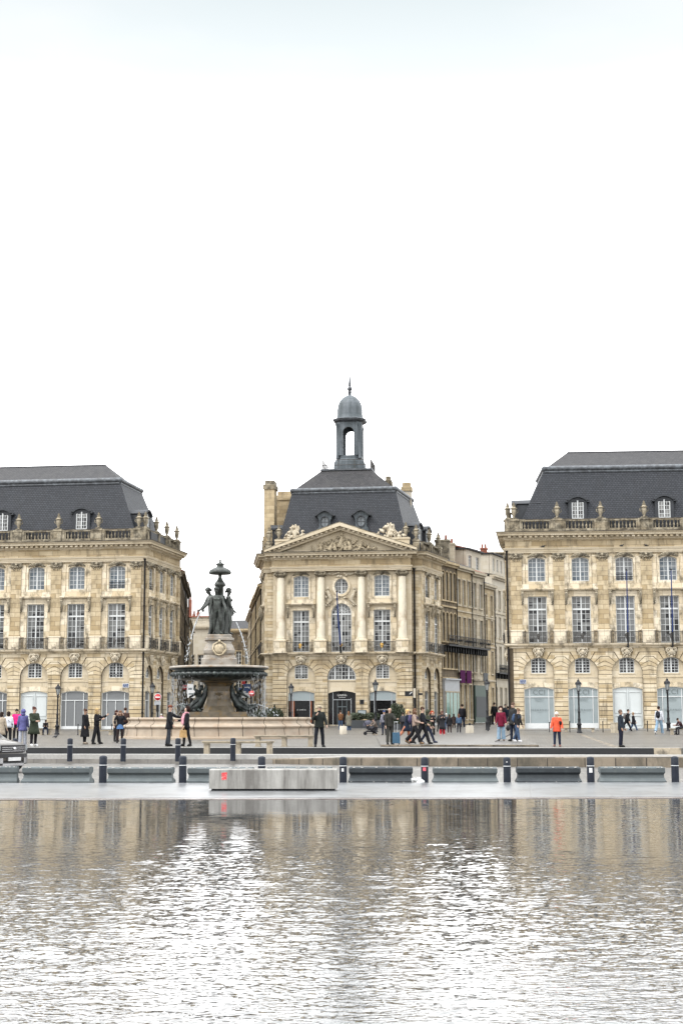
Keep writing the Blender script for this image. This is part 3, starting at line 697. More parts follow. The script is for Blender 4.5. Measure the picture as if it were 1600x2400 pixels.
def text(s, size, mat, parent, X, align='CENTER', sp=1.0, name='lettering', ext=0.004):
    cu = bpy.data.curves.new(name, 'FONT'); cu.body = s; cu.size = size; cu.align_x = align; cu.space_character = sp; cu.extrude = ext
    tmp = bpy.data.objects.new(name, cu); COL.objects.link(tmp)
    dg = bpy.context.evaluated_depsgraph_get(); me = bpy.data.meshes.new_from_object(tmp.evaluated_get(dg))
    bpy.data.objects.remove(tmp); bpy.data.curves.remove(cu)
    me.materials.clear(); me.materials.append(M[mat]); me.name = name
    o = bpy.data.objects.new(name, me); COL.objects.link(o); o.parent = parent; o.matrix_local = X @ RX(math.pi / 2)
    return o

def upper_floors(root, X, cells, R=1.32, glass_f='pane', glass_u='pane_blue', balc=True, seed=1, gold='rustiron', skip=()):
    """two upper storeys for every bay centre in cells [(c, w)]"""
    b = MB(); tr = MB()
    yw = 0.0
    for i, (c, w) in enumerate(cells):
        if i in skip: continue
        a0, a1 = c - w / 2, c + w / 2
        f = [(x, z + 7.42) for x, z in FR_OUT]; u = [(x, z + 12.82) for x, z in UP_OUT]
        if w < 3.0: f = [(x * .8, z) for x, z in f]; u = [(x * .8, z) for x, z in u]
        cell(b, c, a0, a1, 7.3, 11.9, f, yw, yw + 0.4, 0, X)
        cell(b, c, a0, a1, 11.9, 15.34, u, yw, yw + 0.4, 0, X)
        band(tr, f, 0.22, yw - 0.05, yw + 0.003, 0, X, c); band(tr, u, 0.20, yw - 0.06, yw + 0.003, 0, X, c, skip_bottom=False)
        hw = min(1.46, w / 2 - 0.45)
        # ledge, panel and consoles between the storeys
        tr.box(c - hw, c + hw, yw - 0.40, yw + 0.003, 12.1, 12.20, 0, X); tr.box(c - hw + .05, c + hw - .05, yw - 0.33, yw + 0.002, 12.0, 12.1, 0, X)
        tr.box(c - hw + .12, c + hw - .12, yw - 0.10, yw + 0.003, 12.20, 12.62, 0, X)
        tr.box(c - 1.0 * min(1, hw / 1.4), c + 1.0 * min(1, hw / 1.4), yw - 0.09, yw + 0.001, 11.72, 12.0, 0, X)
        tr.box(c - hw + .02, c - 1.02 * hw / 1.46, yw - 0.07, yw + 0.002, 8.5, 15.1, 0, X) if w > 3.4 else None
        tr.box(c + 1.02 * hw / 1.46, c + hw - .02, yw - 0.07, yw + 0.002, 8.5, 15.1, 0, X) if w > 3.4 else None
        for s_ in (-1, 1):
            place(proto('console', mk_console), root, X @ T(c + s_ * (hw - 0.15), yw - 0.06, 10.95))
        sx_ = 0.8 if w < 3.0 else 1
        gf = glass_f[(i + seed) % len(glass_f)] if isinstance(glass_f, list) else glass_f
        gu = glass_u[(i + seed) % len(glass_u)] if isinstance(glass_u, list) else glass_u
        place(proto('fr_' + gf, w_french(gf)), root, X @ T(c, yw + 0.20, 7.42) @ SC(sx_, 1, 1))
        place(proto('up_' + gu, w_upper(gu)), root, X @ T(c, yw + 0.20, 12.82) @ SC(sx_, 1, 1))
        place(proto('ornament', mk_ornament), root, X @ T(c, yw - 0.05, 15.0) @ SC(sx_, 1, 1))
        if balc:
            k = min(1.0, (w / 2 - 0.5) / 1.35)
            place(proto('balc_' + gold, mk_balcony(1.34, gold)), root, X @ T(c, yw - 0.42, 7.42) @ SC(k, 1, 1))
    w_ = b.build('upper_wall', 'ashlar', root); t_ = tr.build('window_surround', 'trim', root)
    return w_
def ledge_prof(z0, z1, out, back=-0.3):
    h = z1 - z0
    return [(back, z0), (out * 0.25, z0), (out * 0.35, z0 + h * 0.35), (out * 0.75, z0 + h * 0.5), (out, z0 + h * 0.65), (out, z1), (back, z1 + 0.02)]
def entablature(root, path, dent=True, front_only=False):
    b = MB()
    b.sweep([(-0.4, 15.33), (0.16, 15.33), (0.16, 15.46), (0.20, 15.46), (0.20, 15.62), (0.25, 15.62), (0.30, 15.78), (-0.4, 15.78)], path)
    b.sweep([(-0.4, 15.78), (0.12, 15.78), (0.12, 16.5), (-0.4, 16.5)], path, 3)  # darker tan frieze: shade under the cornice put into its colour
    b.sweep([(-0.4, 16.5), (0.2, 16.5), (0.28, 16.62), (0.28, 16.84), (-0.4, 16.84)], path)
    b.sweep([(-0.4, 16.84), (0.72, 16.84), (0.74, 16.98), (0.80, 17.03), (0.88, 17.13), (0.0, 17.2), (-0.4, 17.20)], path)
    b.sweep([(-0.4, 17.2), (0.0, 17.203), (0.89, 17.12), (0.91, 17.2), (0.0, 17.30), (-0.4, 17.30)], path, 2)
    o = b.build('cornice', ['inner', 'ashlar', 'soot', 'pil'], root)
    d = MB()
    for i in range(len(path) - 1):
        a, c = Vector(path[i]), Vector(path[i + 1]); L = (c - a).length; t = (c - a) / L
        X = Matrix(((t.x, -t.y, 0, a.x), (t.y, t.x, 0, a.y), (0, 0, 1, 0), (0, 0, 0, 1)))
        k = int(L / 0.46)
        for j in range(k):
            x = (j + 0.5) * L / k; d.box(x - 0.12, x + 0.12, -0.60, -0.27, 16.66, 16.835, 0, X)
    d.build('dentil', 'trim', o)
    return o
def balustrade(root, X, u0, u1, y=0.15, z=17.3, ped=True, mat='dirty'):
    b = MB()
    b.box(u0, u1, y - 0.16, y + 0.16, z, z + 0.2, 0, X); b.box(u0, u1, y - 0.18, y + 0.18, z + 0.86, z + 0.98, 0, X); b.box(u0, u1, y - 0.19, y + 0.19, z + 0.98, z + 1.05, 1, X)
    n = max(2, int((u1 - u0 - 0.3) / 0.29))
    for k in range(n):
        x = u0 + 0.15 + (u1 - u0 - 0.3) * (k + 0.5) / n
        b.lathe(BAL_P, 6, 0, X @ T(x, y, z + 0.2))
    b.box(u0, u0 + 0.13, y - 0.14, y + 0.14, z + 0.2, z + 0.86, 0, X); b.box(u1 - .13, u1, y - 0.14, y + 0.14, z + 0.2, z + 0.86, 0, X)
    return b.build('balustrade', [mat, 'soot'], root)
def pedestal(root, X, u, y=0.15, z=17.3, hw=0.36, urn=True, wings=True):
    b = MB()
    b.box(u - hw, u + hw, y - 0.3, y + 0.3, z, z + 0.9, 0, X); b.box(u - hw - .06, u + hw + .06, y - 0.36, y + 0.36, z + 0.9, z + 1.07, 0, X)
    if wings: b.box(u - hw - .26, u + hw + .26, y - 0.2, y + 0.2, z, z + 1.045, 0, X)
    o = b.build('parapet_pedestal', 'dirty', root)
    if urn: place(proto('urn', mk_urn), root, X @ T(u, y, z + 1.07))
    return o
def mansard(root, rings, mats=('slate', 'slate_old'), hip=True):
    """rings: list of 4-corner loops [(x,y,z)*4]; last ring may be a ridge (two coincident pairs)"""
    for i, mt in enumerate(mats):
        b = MB(); A, B = rings[i], rings[i + 1]
        for k in range(4):
            j = (k + 1) % 4
            q = [A[k], A[j], B[j], B[k]]
            if (Vector(B[j]) - Vector(B[k])).length < 0.01: q = q[:3]
            b.add(q, [list(range(len(q)))])
        b.build('roof_slope', mt, root)
    # lead roll at the break
    b = MB(); A = rings[1]
    pts = [Vector(p) for p in A]
    for k in range(4):
        p, q = pts[k], pts[(k + 1) % 4]
        b.tube([p + Vector((0, 0, 0.05)), q + Vector((0, 0, 0.05))], 0.24, 8)
        b.tube([p + Vector((0, 0, -0.25)), q + Vector((0, 0, -0.25))], 0.15, 6, 1)
    for k in range(4): b.ell(pts[k] + Vector((0, 0, .05)), 0.26)
    b.build('roof_roll', ['zinc_light', 'zinc_light'], root)
    b = MB(); T_ = [Vector(p) for p in rings[2]]
    for k in range(4):
        if (T_[k] - T_[(k + 1) % 4]).length > .1: b.tube([T_[k], T_[(k + 1) % 4]], 0.07, 6)
    b.build('ridge_cap', 'dark_zinc', root)
# ------------------------------------------------------------------ the two wings facing the square
def side_frame(a, c):
    a, c = Vector(a), Vector(c); t = (c - a).normalized()
    return Matrix(((t.x, -t.y, 0, a.x), (t.y, t.x, 0, a.y), (0, 0, 1, 0), (0, 0, 0, 1))), (c - a).length
I4 = Matrix.Identity(4)
def wing(origin, rot, sgn, doors, label, side_angle, glass_f, glass_u, seed, nb=5):
    """sgn=-1: bays run to the left of the corner, +1: to the right. Corner at u=0"""
    root = empty('palace_building', origin, rot, label, 'building')
    cs = [(sgn * (2.35 + 3.8 * k), 3.8) for k in range(nb)]
    far = sgn * (2.35 + 3.8 * nb - 1.9); cor = -sgn * 0.25
    u0, u1 = sorted((far, cor))
    # side wall
    L = 10.5; ang = side_angle
    back = (cor + math.sin(ang) * L, math.cos(ang) * L)
    if sgn < 0: path = [(u0, 0), (cor, 0), back]; XS, SL = side_frame((cor, 0), back)
    else: path = [back, (cor, 0), (u1, 0)]; XS, SL = side_frame(back, (cor, 0))
    rusticated(root, I4, cs, u0, u1, 1.32)
    sc = [(1.75 + 3.3 * k, 3.3) for k in range(3)] if sgn < 0 else [(SL - 1.75 - 3.3 * k, 3.3) for k in range(3)]
    rusticated(root, XS, sc, 0, SL, 1.1)
    for k, (c, w) in enumerate(cs):
        arch_infill(root, I4, c, 1.32); doorway(root, I4, c, doors[k])
        place(proto('mask%d' % (k % 3), mk_mask(k % 3 + 5)), root, T(c, -0.02, 6.12) @ SC(1, 1, 0.95))
    for k, (c, w) in enumerate(sc):
        arch_infill(root, XS, c, 1.1, hw=1.0); doorway(root, XS, c, 'curtain', hw=1.0)
        place(proto('mask%d' % (k % 3), mk_mask(k % 3 + 5)), root, XS @ T(c, -0.02, 6.0) @ SC(.8, 1, 0.95))
    if sgn > 0:
        for k, d in enumerate(doors):
            if d == 'film':
                X = T(cs[k][0], 0.295, 0)
                text('CCI', 0.62, 'letter', root, X @ T(0, 0, 2.97), sp=1.1); text('BORDEAUX', 0.17, 'letter', root, X @ T(0, 0, 2.84)) if 0 else None
                text('BORDEAUX', 0.16, 'letter_faint', root, X @ T(0, 0, 2.58)); text('GIRONDE', 0.16, 'letter_faint', root, X @ T(0, 0, 2.40))
                text('FERRANDI', 0.24, 'letter', root, X @ T(0, 0, 1.55), sp=1.55); text('PARIS', 0.08, 'letter_faint', root, X @ T(0, 0, 1.40), sp=1.4)
    upper_floors(root, I4, cs, glass_f=glass_f, glass_u=glass_u, seed=seed)
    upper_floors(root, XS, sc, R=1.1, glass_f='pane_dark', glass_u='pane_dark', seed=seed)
    # wall fill beyond the last cell (the corner) and plain pilasters
    b = MB(); a0, a1 = sorted((sgn * 0.45, cor)); b.box(a0, a1, 0.0, 0.4, 7.3, 15.34)
    e = [c[0] - c[1] / 2 for c in sc] + [sc[-1][0] + sc[-1][1] / 2] if sgn < 0 else [c[0] + c[1] / 2 for c in sc] + [sc[-1][0] - sc[-1][1] / 2]
    lo, hi = min(c - w / 2 for c, w in sc), max(c + w / 2 for c, w in sc)
    if lo > 0.01: b.box(0, lo, 0, 0.4, 7.3, 15.34, 0, XS)
    if hi < SL - .01: b.box(hi, SL, 0, 0.4, 7.3, 15.34, 0, XS)
    # rear and far end close the block
    bx = back[0]; lo_, hi_ = (u0, bx) if sgn < 0 else (bx, u1)
    b.box(lo_ + .3, hi_ - .3, L - 0.3, L - 0.02, 0, 16.5); b.box(far - 0.2 * (sgn > 0), far + 0.2 * (sgn < 0), 0.45, L - .3, 0, 16.5)
    b.box(lo_ + .4, hi_ - .4, 1.2, L - .4, 16.9, 17.2)
    b.build('corner_wall', 'ashlar', root)
    pl = lambda: mk_pilaster(0.47, 14.72 - 7.4)()
    us = [sgn * (0.55)] + [sgn * (0.45 + 3.8 * k) for k in range(1, nb)]
    for u in us:
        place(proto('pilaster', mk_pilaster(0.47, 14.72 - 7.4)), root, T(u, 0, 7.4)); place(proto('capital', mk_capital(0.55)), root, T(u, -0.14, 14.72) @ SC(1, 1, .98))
    for k in range(4):
        s = (0.28 + 3.3 * k if k else 0.42) if sgn < 0 else SL - (0.28 + 3.3 * k if k else 0.42)
        s = min(max(s, .35), SL - .35)
        place(proto('pilaster', None), root, XS @ T(s, 0, 7.4) @ SC(.7, 1, 1)); place(proto('capital', None), root, XS @ T(s, -0.14, 14.72) @ SC(.7, 1, .98))
    b = MB(); b.sweep(ledge_prof(6.99, 7.28, 0.30), path); b.sweep([(-.3, 7.28), (0.36, 7.28), (0.36, 7.38), (-.3, 7.4)], path)
    b.build('string_course', 'trim', root)
    b = MB(); b.sweep([(-.3, 7.39), (.37, 7.37), (.37, 7.40), (-.3, 7.425)], path); b.build('ledge_top', 'soot', root)
    entablature(root, path)
    # roof parapet
    ends = [sgn * (0.45 + 3.8 * k) for k in range(nb + 1)]
    for k, u in enumerate(ends[:-1]): pedestal(root, I4, u)
    for k in range(nb):
        a, c = sorted((ends[k], ends[k + 1])); balustrade(root, I4, a + 0.62, c - 0.62)
    for k in range(4):
        s = 0.35 + 3.25 * k if sgn < 0 else SL - 0.35 - 3.25 * k
        pedestal(root, XS, s, hw=.3)
        if k < 3:
            a, c = sorted((s, s + (3.25 if sgn < 0 else -3.25))); balustrade(root, XS, a + 0.56, c - 0.56)
    # mansard roof
    s = sgn; zb, zk, zr = 18.1, 23.15, 25.25
    A = [(u0 if s < 0 else 1.05, .95, zb), (-1.0 if s < 0 else u1, .95, zb), (-.6 if s < 0 else u1, L - .9, zb), (u0 if s < 0 else .9, L - .9, zb)]
    B = [(u0 if s < 0 else 3.35, 1.95, zk), (-2.85 if s < 0 else u1, 1.95, zk), (-2.6 if s < 0 else u1, L - 1.9, zk), (u0 if s < 0 else 3.2, L - 1.9, zk)]
    C = [(u0 if s < 0 else 5.7, 5.2, zr), (-5.2 if s < 0 else u1, 5.2, zr), (-5.2 if s < 0 else u1, 5.21, zr), (u0 if s < 0 else 5.7, 5.21, zr)]
    mansard(root, [A, B, C])
    b = MB(); b.box(lo_ + .3, hi_ - .3, .8, L - .7, 17.2, 18.15); b.build('attic_base', 'dark_zinc', root)
    for k in range(nb):
        if k % 2 == 1: place(proto('dormer', mk_dormer(2.4)), root, T(cs[k][0], 0.98, 18.5))
    place(proto('dormer', None), root, XS @ T(2.4 if sgn < 0 else SL - 2.4, 0.62, 18.35))
    pipe(root, cor + sgn * 0.0, -0.12 if 1 else 0, 0.1, 15.3, T(0, 0, 0))
    # floodlights standing on the string course
    fl = MB()
    for u in us: fl.box(u - .16, u + .16, -0.36, -0.12, 7.40, 7.62)
    fl.build('floodlight', 'benchstone', root)
    return root
wl = wing((-34.58, 125.48, 0.024), 0.00476, -1, ['curtain', 'curtain', 'gate', 'curtain', 'curtain'],
     'long classical stone building on the left with curtained arched shop windows', math.radians(3.2),
     'pane', 'pane_blue', 1)
wr = wing((-1.438, 125.66, 0.19), 0.0545, 1, ['film', 'film', 'gate', 'film', 'film'],
     'long classical stone building on the right with frosted blue-grey shop windows', math.radians(4),
     ['pane', 'pane', 'curtain', 'pane'], ['pane_blue', 'pane_blue', 'curtain', 'pane_blue'], 0)
for (rt, u) in ((wl, -1.35), (wr, 0.95)):
    X = T(u, -0.06, 4.08); b = MB(); b.box(-.28, .28, 0.0, 0.05, -.19, .19, 0); b.box(-.25, .25, -0.004, 0, -.16, .16, 1)
    p = b.build('street_name_plate', ['sign_white', 'plate_blue'], rt, X)
    text('PLACE', 0.12, 'letter_white', p, T(0, -0.008, 0.02)); text('DE LA BOURSE', 0.085, 'letter_white', p, T(0, -0.008, -0.1), sp=.9)
# flagpoles on the right building
for u in (10.0, 13.8):
    b = MB(); b.tube([(u, -0.75, 7.0), (u, -0.9, 8.8)], 0.07, 6, 1); b.tube([(u, -0.9, 8.3), (u, -1.25, 13.6)], [0.06, 0.045], 6, 0); b.ell((u, -1.25, 13.65), .09, 1)
    b.tube([(u, 0, 7.1), (u, -0.75, 7.0)], .06, 6, 1)
    b.build('flagpole', ['polblue', 'iron'], wr)

# ------------------------------------------------------------------ central pavilion
CX = (-18.04, 138.4, 0.15)
pav = empty('pavilion_building', CX, 0, 'central stone pavilion with four columns, carved pediment and domed lantern on its slate roof', 'building')
BL = (-7.7 - .22 * 9, .5 + .975 * 9); BR = (7.8 + .211 * 7.2, .5 + .977 * 7.2)
cpath = [BL, (-7.7, .5), (-6.8, .5), (-6.8, 0), (6.9, 0), (6.9, .5), (7.8, .5), BR]
XR, LR = side_frame((7.8, .5), BR); XL, LL = side_frame(BL, (-7.7, .5))
cc = [(-4, 4), (0, 4), (4, 4)]
rusticated(pav, I4, cc, -6.8, 6.9, 1.40)
cr_ = [(2.05, 3.2), (5.35, 3.2)]; cl_ = [(LL - 2.1, 3.2), (LL - 5.4, 3.2)]
rusticated(pav, XR, cr_, 0, LR, 1.1); rusticated(pav, XL, cl_, 0, LL, 1.1)
def tall_pier(X, a, b_):
    mb = MB(); n = 48; cth = 0.3182
    mb.box(a, b_, 0.055, 0.5, 0, 15.33, 1, X)
    for j in range(n): mb.prism([(a, j * cth + .012), (b_, j * cth + .012), (b_, (j + 1) * cth - .012), (a, (j + 1) * cth - .012)], 0, 0.055, 0, X, back=False)
    mb.build('corner_pier', ['rust', 'groove'], pav)
tall_pier(T(0, .5, 0), -7.7, -6.8); tall_pier(T(0, .5, 0), 6.9, 7.8)
for X, a, b_ in ((XR, 0, .45), (XL, LL - .5, LL)):
    mb = MB()
    for j in range(23, 48): mb.prism([(a, j * .3182 + .012), (b_, j * .3182 + .012), (b_, (j + 1) * .3182 - .012), (a, (j + 1) * .3182 - .012)], -0.004, 0.055, 0, X, back=False)
    mb.build('corner_pier', ['rust', 'groove'], pav)
for c, w in cc:
    if c: arch_infill(pav, I4, c, 1.40, glass='pane')
    else:
        # central arch: fan window fills the whole head
        X = I4; b = MB(); shop = hole('a', 1.34, 0, 3.4, 0.22); cell(b, 0, -1.41, 1.41, 0, 4.55, shop, .24, .4); b.box(-1.4, 1.4, .17, .4, 4.55, 4.68)
        band(b, shop, 0.4, .21, .244); b.build('arch_infill', 'inner', pav)
        fo = [(-1.37, 4.7), (1.37, 4.7)] + arc(0, 4.85, 1.37, 0, 180, 16)
        f = win_frame([(x, z) for x, z in fo], 8, [5.1, 5.5, 5.9], mid=0.0, y=0.0)
        for x in (-.68, .68): f.box(x - .07, x + .07, -.05, .0, 4.75, 4.85 + math.sqrt(1.37 ** 2 - x * x) - .03)
        f.box(-.03, .03, -.05, 0, 4.75, 6.15)
        o = f.build('fan_window', 'white', pav, T(0, .3, 0)); g = MB(); fan_pane(g, fo, 0.012); g.build('pane', 'pane', o)
    place(proto('mask%d' % (int(c) % 3), mk_mask(3)), pav, T(c, -.02, 6.2) @ SC(1.15, 1, .95))
for X, cl in ((XR, cr_), (XL, cl_)):
    for c, w in cl:
        arch_infill(pav, X, c, 1.1, hw=1.0); doorway(pav, X, c, 'curtain', hw=1.0)
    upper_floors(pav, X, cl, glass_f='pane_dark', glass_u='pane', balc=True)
    lo, hi = min(c - w / 2 for c, w in cl), max(c + w / 2 for c, w in cl); Lx = LR if X is XR else LL
    for xa, xb in ((0, lo), (hi, Lx)): b = MB(); b.box(xa, xb, 0.01, .4, 7.3, 15.34, 0, X); b.build('corner_wall', 'ashlar', pav)
# restaurant fronts
for c in (-4, 4):
    X = T(c, .34, 0); outl = hole('a', 1.34, 0, 3.42, .2); b = MB()
    for x in (-.85, .85): b.box(x - .03, x + .03, -.04, .02, .4, 3.45)
    b.box(-1.3, 1.3, -.05, .02, 2.68, 2.74); b.box(-1.3, 1.3, -.05, .02, .0, .35)
    for i in range(len(outl)):
        j = (i + 1) % len(outl); sh = [(x * .965, .05 if z == 0 else z - .05) for x, z in outl]; b.prism([outl[i], outl[j], sh[j], sh[i]], -.04, .04)
    o = b.build('shop_window', 'shopgrey', pav, X)
    g = MB(); fan_pane(g, outl, .03); g.build('pane', 'shopdark', o)
    a = MB(); a.prism([(-1.28, 2.74), (1.28, 2.74), (1.28, 3.42), (.8, 3.55), (0, 3.6), (-.8, 3.55), (-1.28, 3.42)], .0, .028); a.build('upper_pane', 'film', o)
    text('LE GABRIEL', .15, 'letter_white', o, T(0, -.01, 1.75), sp=1.25)
    if c < 0:
        for xa, xb in ((-1.12, -.88), (-.8, -.7), (.9, 1.0)): d = MB(); d.box(xa, xb, .0, .025, .4, 2.66); d.build('drape', 'orange_drape', o)
b = MB(); outl = hole('a', 1.34, 0, 3.42, .2)
fan_pane(b, outl, .12, 0); b.box(-.92, -.86, -.02, .1, .36, 3.5, 1); b.box(.86, .92, -.02, .1, .36, 2.9, 1); b.box(-.9, .9, -.02, .1, 2.74, 2.8, 1)
for x in (-.45, 0, .45): b.box(x - .025, x + .025, .02, .1, .36, 2.74, 2)
b.box(-.42, .42, .0, .08, 2.05, 2.12, 2); b.box(-1.34, 1.34, -.1, .1, 0, .36, 3)
o = b.build('entrance_door', ['shopdark', 'shopgrey', 'letter', 'benchstone'], pav, T(0, .34, 0))
text('GABRIEL', .26, 'letter_white', o, T(0, .09, 3.13)); text('BORDEAUX', .12, 'letter_white', o, T(0, .09, 2.95))
b = MB(); b.box(-1.75, 1.75, -.9, .3, -.2, .2); b.box(-1.6, 1.6, -.6, .3, .2, .36); b.build('door_step', 'benchstone', pav)
for (x, z, w, h, mt) in ((1.98, 2.55, .2, .22, 'planter'), (1.98, 1.55, .42, .22, 'planter')):
    b = MB(); b.box(-w, w, -.06, 0, -h, h, 0); b.box(-w + .05, w - .05, -.064, -.06, -h + .05, h - .05, 1)
    b.build('wall_plaque', [mt, 'shopdark' if w < .3 else 'film'], pav, T(x, 0, z))
# front upper wall
b = MB(); tr = MB()
for c in (-4, 4):
    f = [(x, z + 7.42) for x, z in FR_OUT]; u = [(x, z + 12.82) for x, z in UP_OUT]
    cell(b, c, c - 2, c + 2, 7.3, 11.9, f, 0, .4); cell(b, c, c - 2, c + 2, 11.9, 15.34, u, 0, .4)
    band(tr, f, .22, -.06, .003, 0, None, c); band(tr, u, .2, -.06, .003, 0, None, c, skip_bottom=False)
    tr.box(c - 1.46, c + 1.46, -.4, .003, 12.1, 12.22); tr.box(c - 1.4, c + 1.4, -.3, .002, 11.98, 12.1); tr.box(c - 1.32, c + 1.32, -.1, .003, 12.22, 12.6)
    tr.box(c - 1.42, c - 1.05, -.07, .002, 8.6, 15.1); tr.box(c + 1.05, c + 1.42, -.07, .002, 8.6, 15.1)
    for s_ in (-1, 1): place(PROTO['console'], pav, T(c + s_ * 1.28, -.06, 10.95))
    place(PROTO['fr_pane'], pav, T(c, .2, 7.42)); place(PROTO['up_pane_blue'], pav, T(c, .2, 12.82)); place(PROTO['ornament'], pav, T(c, -.05, 15.0))
    place(proto('balc_gold', mk_balcony(1.34, 'gold')), pav, T(c, -.42, 7.42))
AR = hole('a', 1.0, 7.42, 11.15, 1.0); AR = [(-1, 7.42), (1, 7.42)] + arc(0, 11.15, 1.0, 0, 180, 16)
OV = [(0.68 * math.cos(math.radians(a)), 13.83 + .78 * math.sin(math.radians(a))) for a in range(-90, 270, 15)]
cell(b, 0, -2, 2, 7.3, 12.6, AR, 0, .4)
rp = [(x, z) for x, z in OV if x > 1e-6]
right = [(0, 12.6), (2, 12.6), (2, 15.34), (0, 15.34), (0, 14.61)] + rp[::-1] + [(0, 13.05)]
b.prism(right, 0, .4); b.prism([(-x, z) for x, z in right][::-1], 0, .4)
b.box(-6.8, -6, 0, .4, 7.3, 15.34); b.box(6, 6.9, 0, .4, 7.3, 15.34)
b.build('upper_wall', 'inner', pav)
band(tr, AR, .3, -.1, .003, 0); band(tr, OV, .22, -.14, .003, 0, skip_bottom=False)
tr.build('window_surround', 'trim', pav)
f = win_frame(AR, 6, [7.95, 8.45, 8.95, 9.45, 9.95, 10.45], transom=11.1)
for a in range(22, 180, 23): f.tube([(0.2 * math.cos(math.radians(a)), -.02, 11.2 + .2 * math.sin(math.radians(a))), (.95 * math.cos(math.radians(a)), -.02, 11.15 + .95 * math.sin(math.radians(a)))], .018, 4)
for r in (.3, .62): f.tube([(x, -.02, z) for x, z in arc(0, 11.15, r, 0, 180, 12)], .02, 4)
o = f.build('arched_window', 'white', pav, T(0, .2, 0)); g = MB(); fan_pane(g, AR, .012); g.build('pane', 'pane', o)
f = MB()
for i in range(len(OV)):
    j = (i + 1) % len(OV); sh = [(x * .9, 13.83 + (z - 13.83) * .9) for x, z in OV]; f.prism([OV[i], OV[j], sh[j], sh[i]], -.03, .03)
f.box(-.05, .05, -.03, 0, 13.1, 14.55)
for x in (-.33, .33): f.box(x - .016, x + .016, -.02, 0, 13.2, 14.45)
for z in (13.4, 13.83, 14.25): f.box(-.6, .6, -.018, -.002, z - .016, z + .016)
o = f.build('oval_window', 'white', pav, T(0, .2, 0)); g = MB(); fan_pane(g, OV, .012); g.build('pane', 'pane', o)
place(PROTO['balc_gold'], pav, T(0, -.42, 7.42))
# carved group between arch and oval window
b = MB(); rr = random.Random(4)
for s_ in (-1, 1):
    b.tube([(s_ * 1.35, -.2, 13.4), (s_ * 1.15, -.25, 12.9), (s_ * .95, -.22, 12.5), (s_ * 1.3, -.2, 12.1)], [.12, .2, .18, .1], 6); b.ell((s_ * 1.3, -.25, 13.6), .15, n=8)
    for k in range(14): b.ell((s_ * (1.12 + rr.uniform(0, .4)), -.14, 11.8 + rr.uniform(0, 1.7)), (rr.uniform(.06, .15), .12, rr.uniform(.08, .18)), n=6, jit=.2)
for k in range(9): b.ell((rr.uniform(-.6, .6), -.16, 12.6 + rr.uniform(-.05, .25)), (.13, .12, .09), n=6, jit=.2)
for k in range(9): b.ell((rr.uniform(-.5, .5), -.16, 14.85 + rr.uniform(-.1, .35)), (.17, .14, .14), n=6, jit=.2)
for s_ in (-1, 1):
    b.tube([(s_ * .4, -.12, 15.1), (s_ * .9, -.14, 15.0), (s_ * 1.3, -.12, 15.1), (s_ * 1.75, -.1, 14.9)], .1, 6)
b.build('carved_group', 'carved_light', pav)
b = MB(); b.tube([(0, -.5, 7.3), (0, -.8, 7.9)], .1, 6, 1); b.tube([(0, -.75, 8.0), (-.15, -1.3, 10.6), (-.25, -1.5, 13.2)], [.09, .08, .05], 6, 0); b.ell((-.25, -1.5, 13.2), .1, 1)
b.build('flagpole', ['polblue', 'iron'], pav)
# columns
def mk_column():
    b = MB()
    fl = lambda a, z: 0.0
    b.lathe([(.425, 8.8), (.42, 9.5), (.42, 10.8), (.40, 12.5), (.37, 14.0), (.355, 14.72)], 40, 0, flute=lambda a, z: -.03 * abs(math.sin(a * 10)))
    b.lathe([(.50, 8.6), (.50, 8.68), (.45, 8.69), (.45, 8.75), (.47, 8.76), (.47, 8.82), (.43, 8.83)], 24, 0, smooth=False)
    b.box(-.55, .55, -.55, .3, 8.54, 8.62)
    o = b.build('column', 'column', pav)
    p = MB(); p.box(-.6, .6, -.6, .3, 7.3, 8.42); p.box(-.65, .65, -.65, .3, 8.42, 8.54); p.box(-.65, .65, -.65, .3, 7.3, 7.5); p.build('pedestal', 'trim', o)
    c = MB()
    c.box(-.52, .52, -.52, .3, 15.2, 15.34); c.lathe([(.36, 14.7), (.38, 14.8), (.5, 15.2)], 16)
    for s_ in (-1, 1):
        for y in (-.4, .1):
            c.ell((s_ * .45, y, 15.03), (.17, .13, .17), n=8); c.ell((s_ * .45, y - .1, 15.03), (.08, .08, .08), n=6)
    for k in range(7): c.ell((-.3 + .1 * k, -.42, 14.95 + .05 * (k % 2)), (.08, .08, .1), n=6, jit=.2)
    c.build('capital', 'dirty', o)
    return o
for u in (-6, -2, 2, 6): place(proto('column', mk_column), pav, T(u, -.22, 0))
b = MB(); b.sweep(ledge_prof(6.99, 7.26, .34), cpath); b.sweep([(-.3, 7.26), (.42, 7.26), (.42, 7.34), (-.3, 7.36)], cpath); b.build('string_course', 'trim', pav)
epath = [BL, (-7.7, .5), (-6.75, .5), (-6.75, -.35), (6.75, -.35), (6.75, .5), (7.8, .5), BR]
entablature(pav, epath)
b = MB(); b.box(-6.7, 6.7, -.3, .6, 15.34, 17.2); b.build('architrave_core', 'trim', pav)
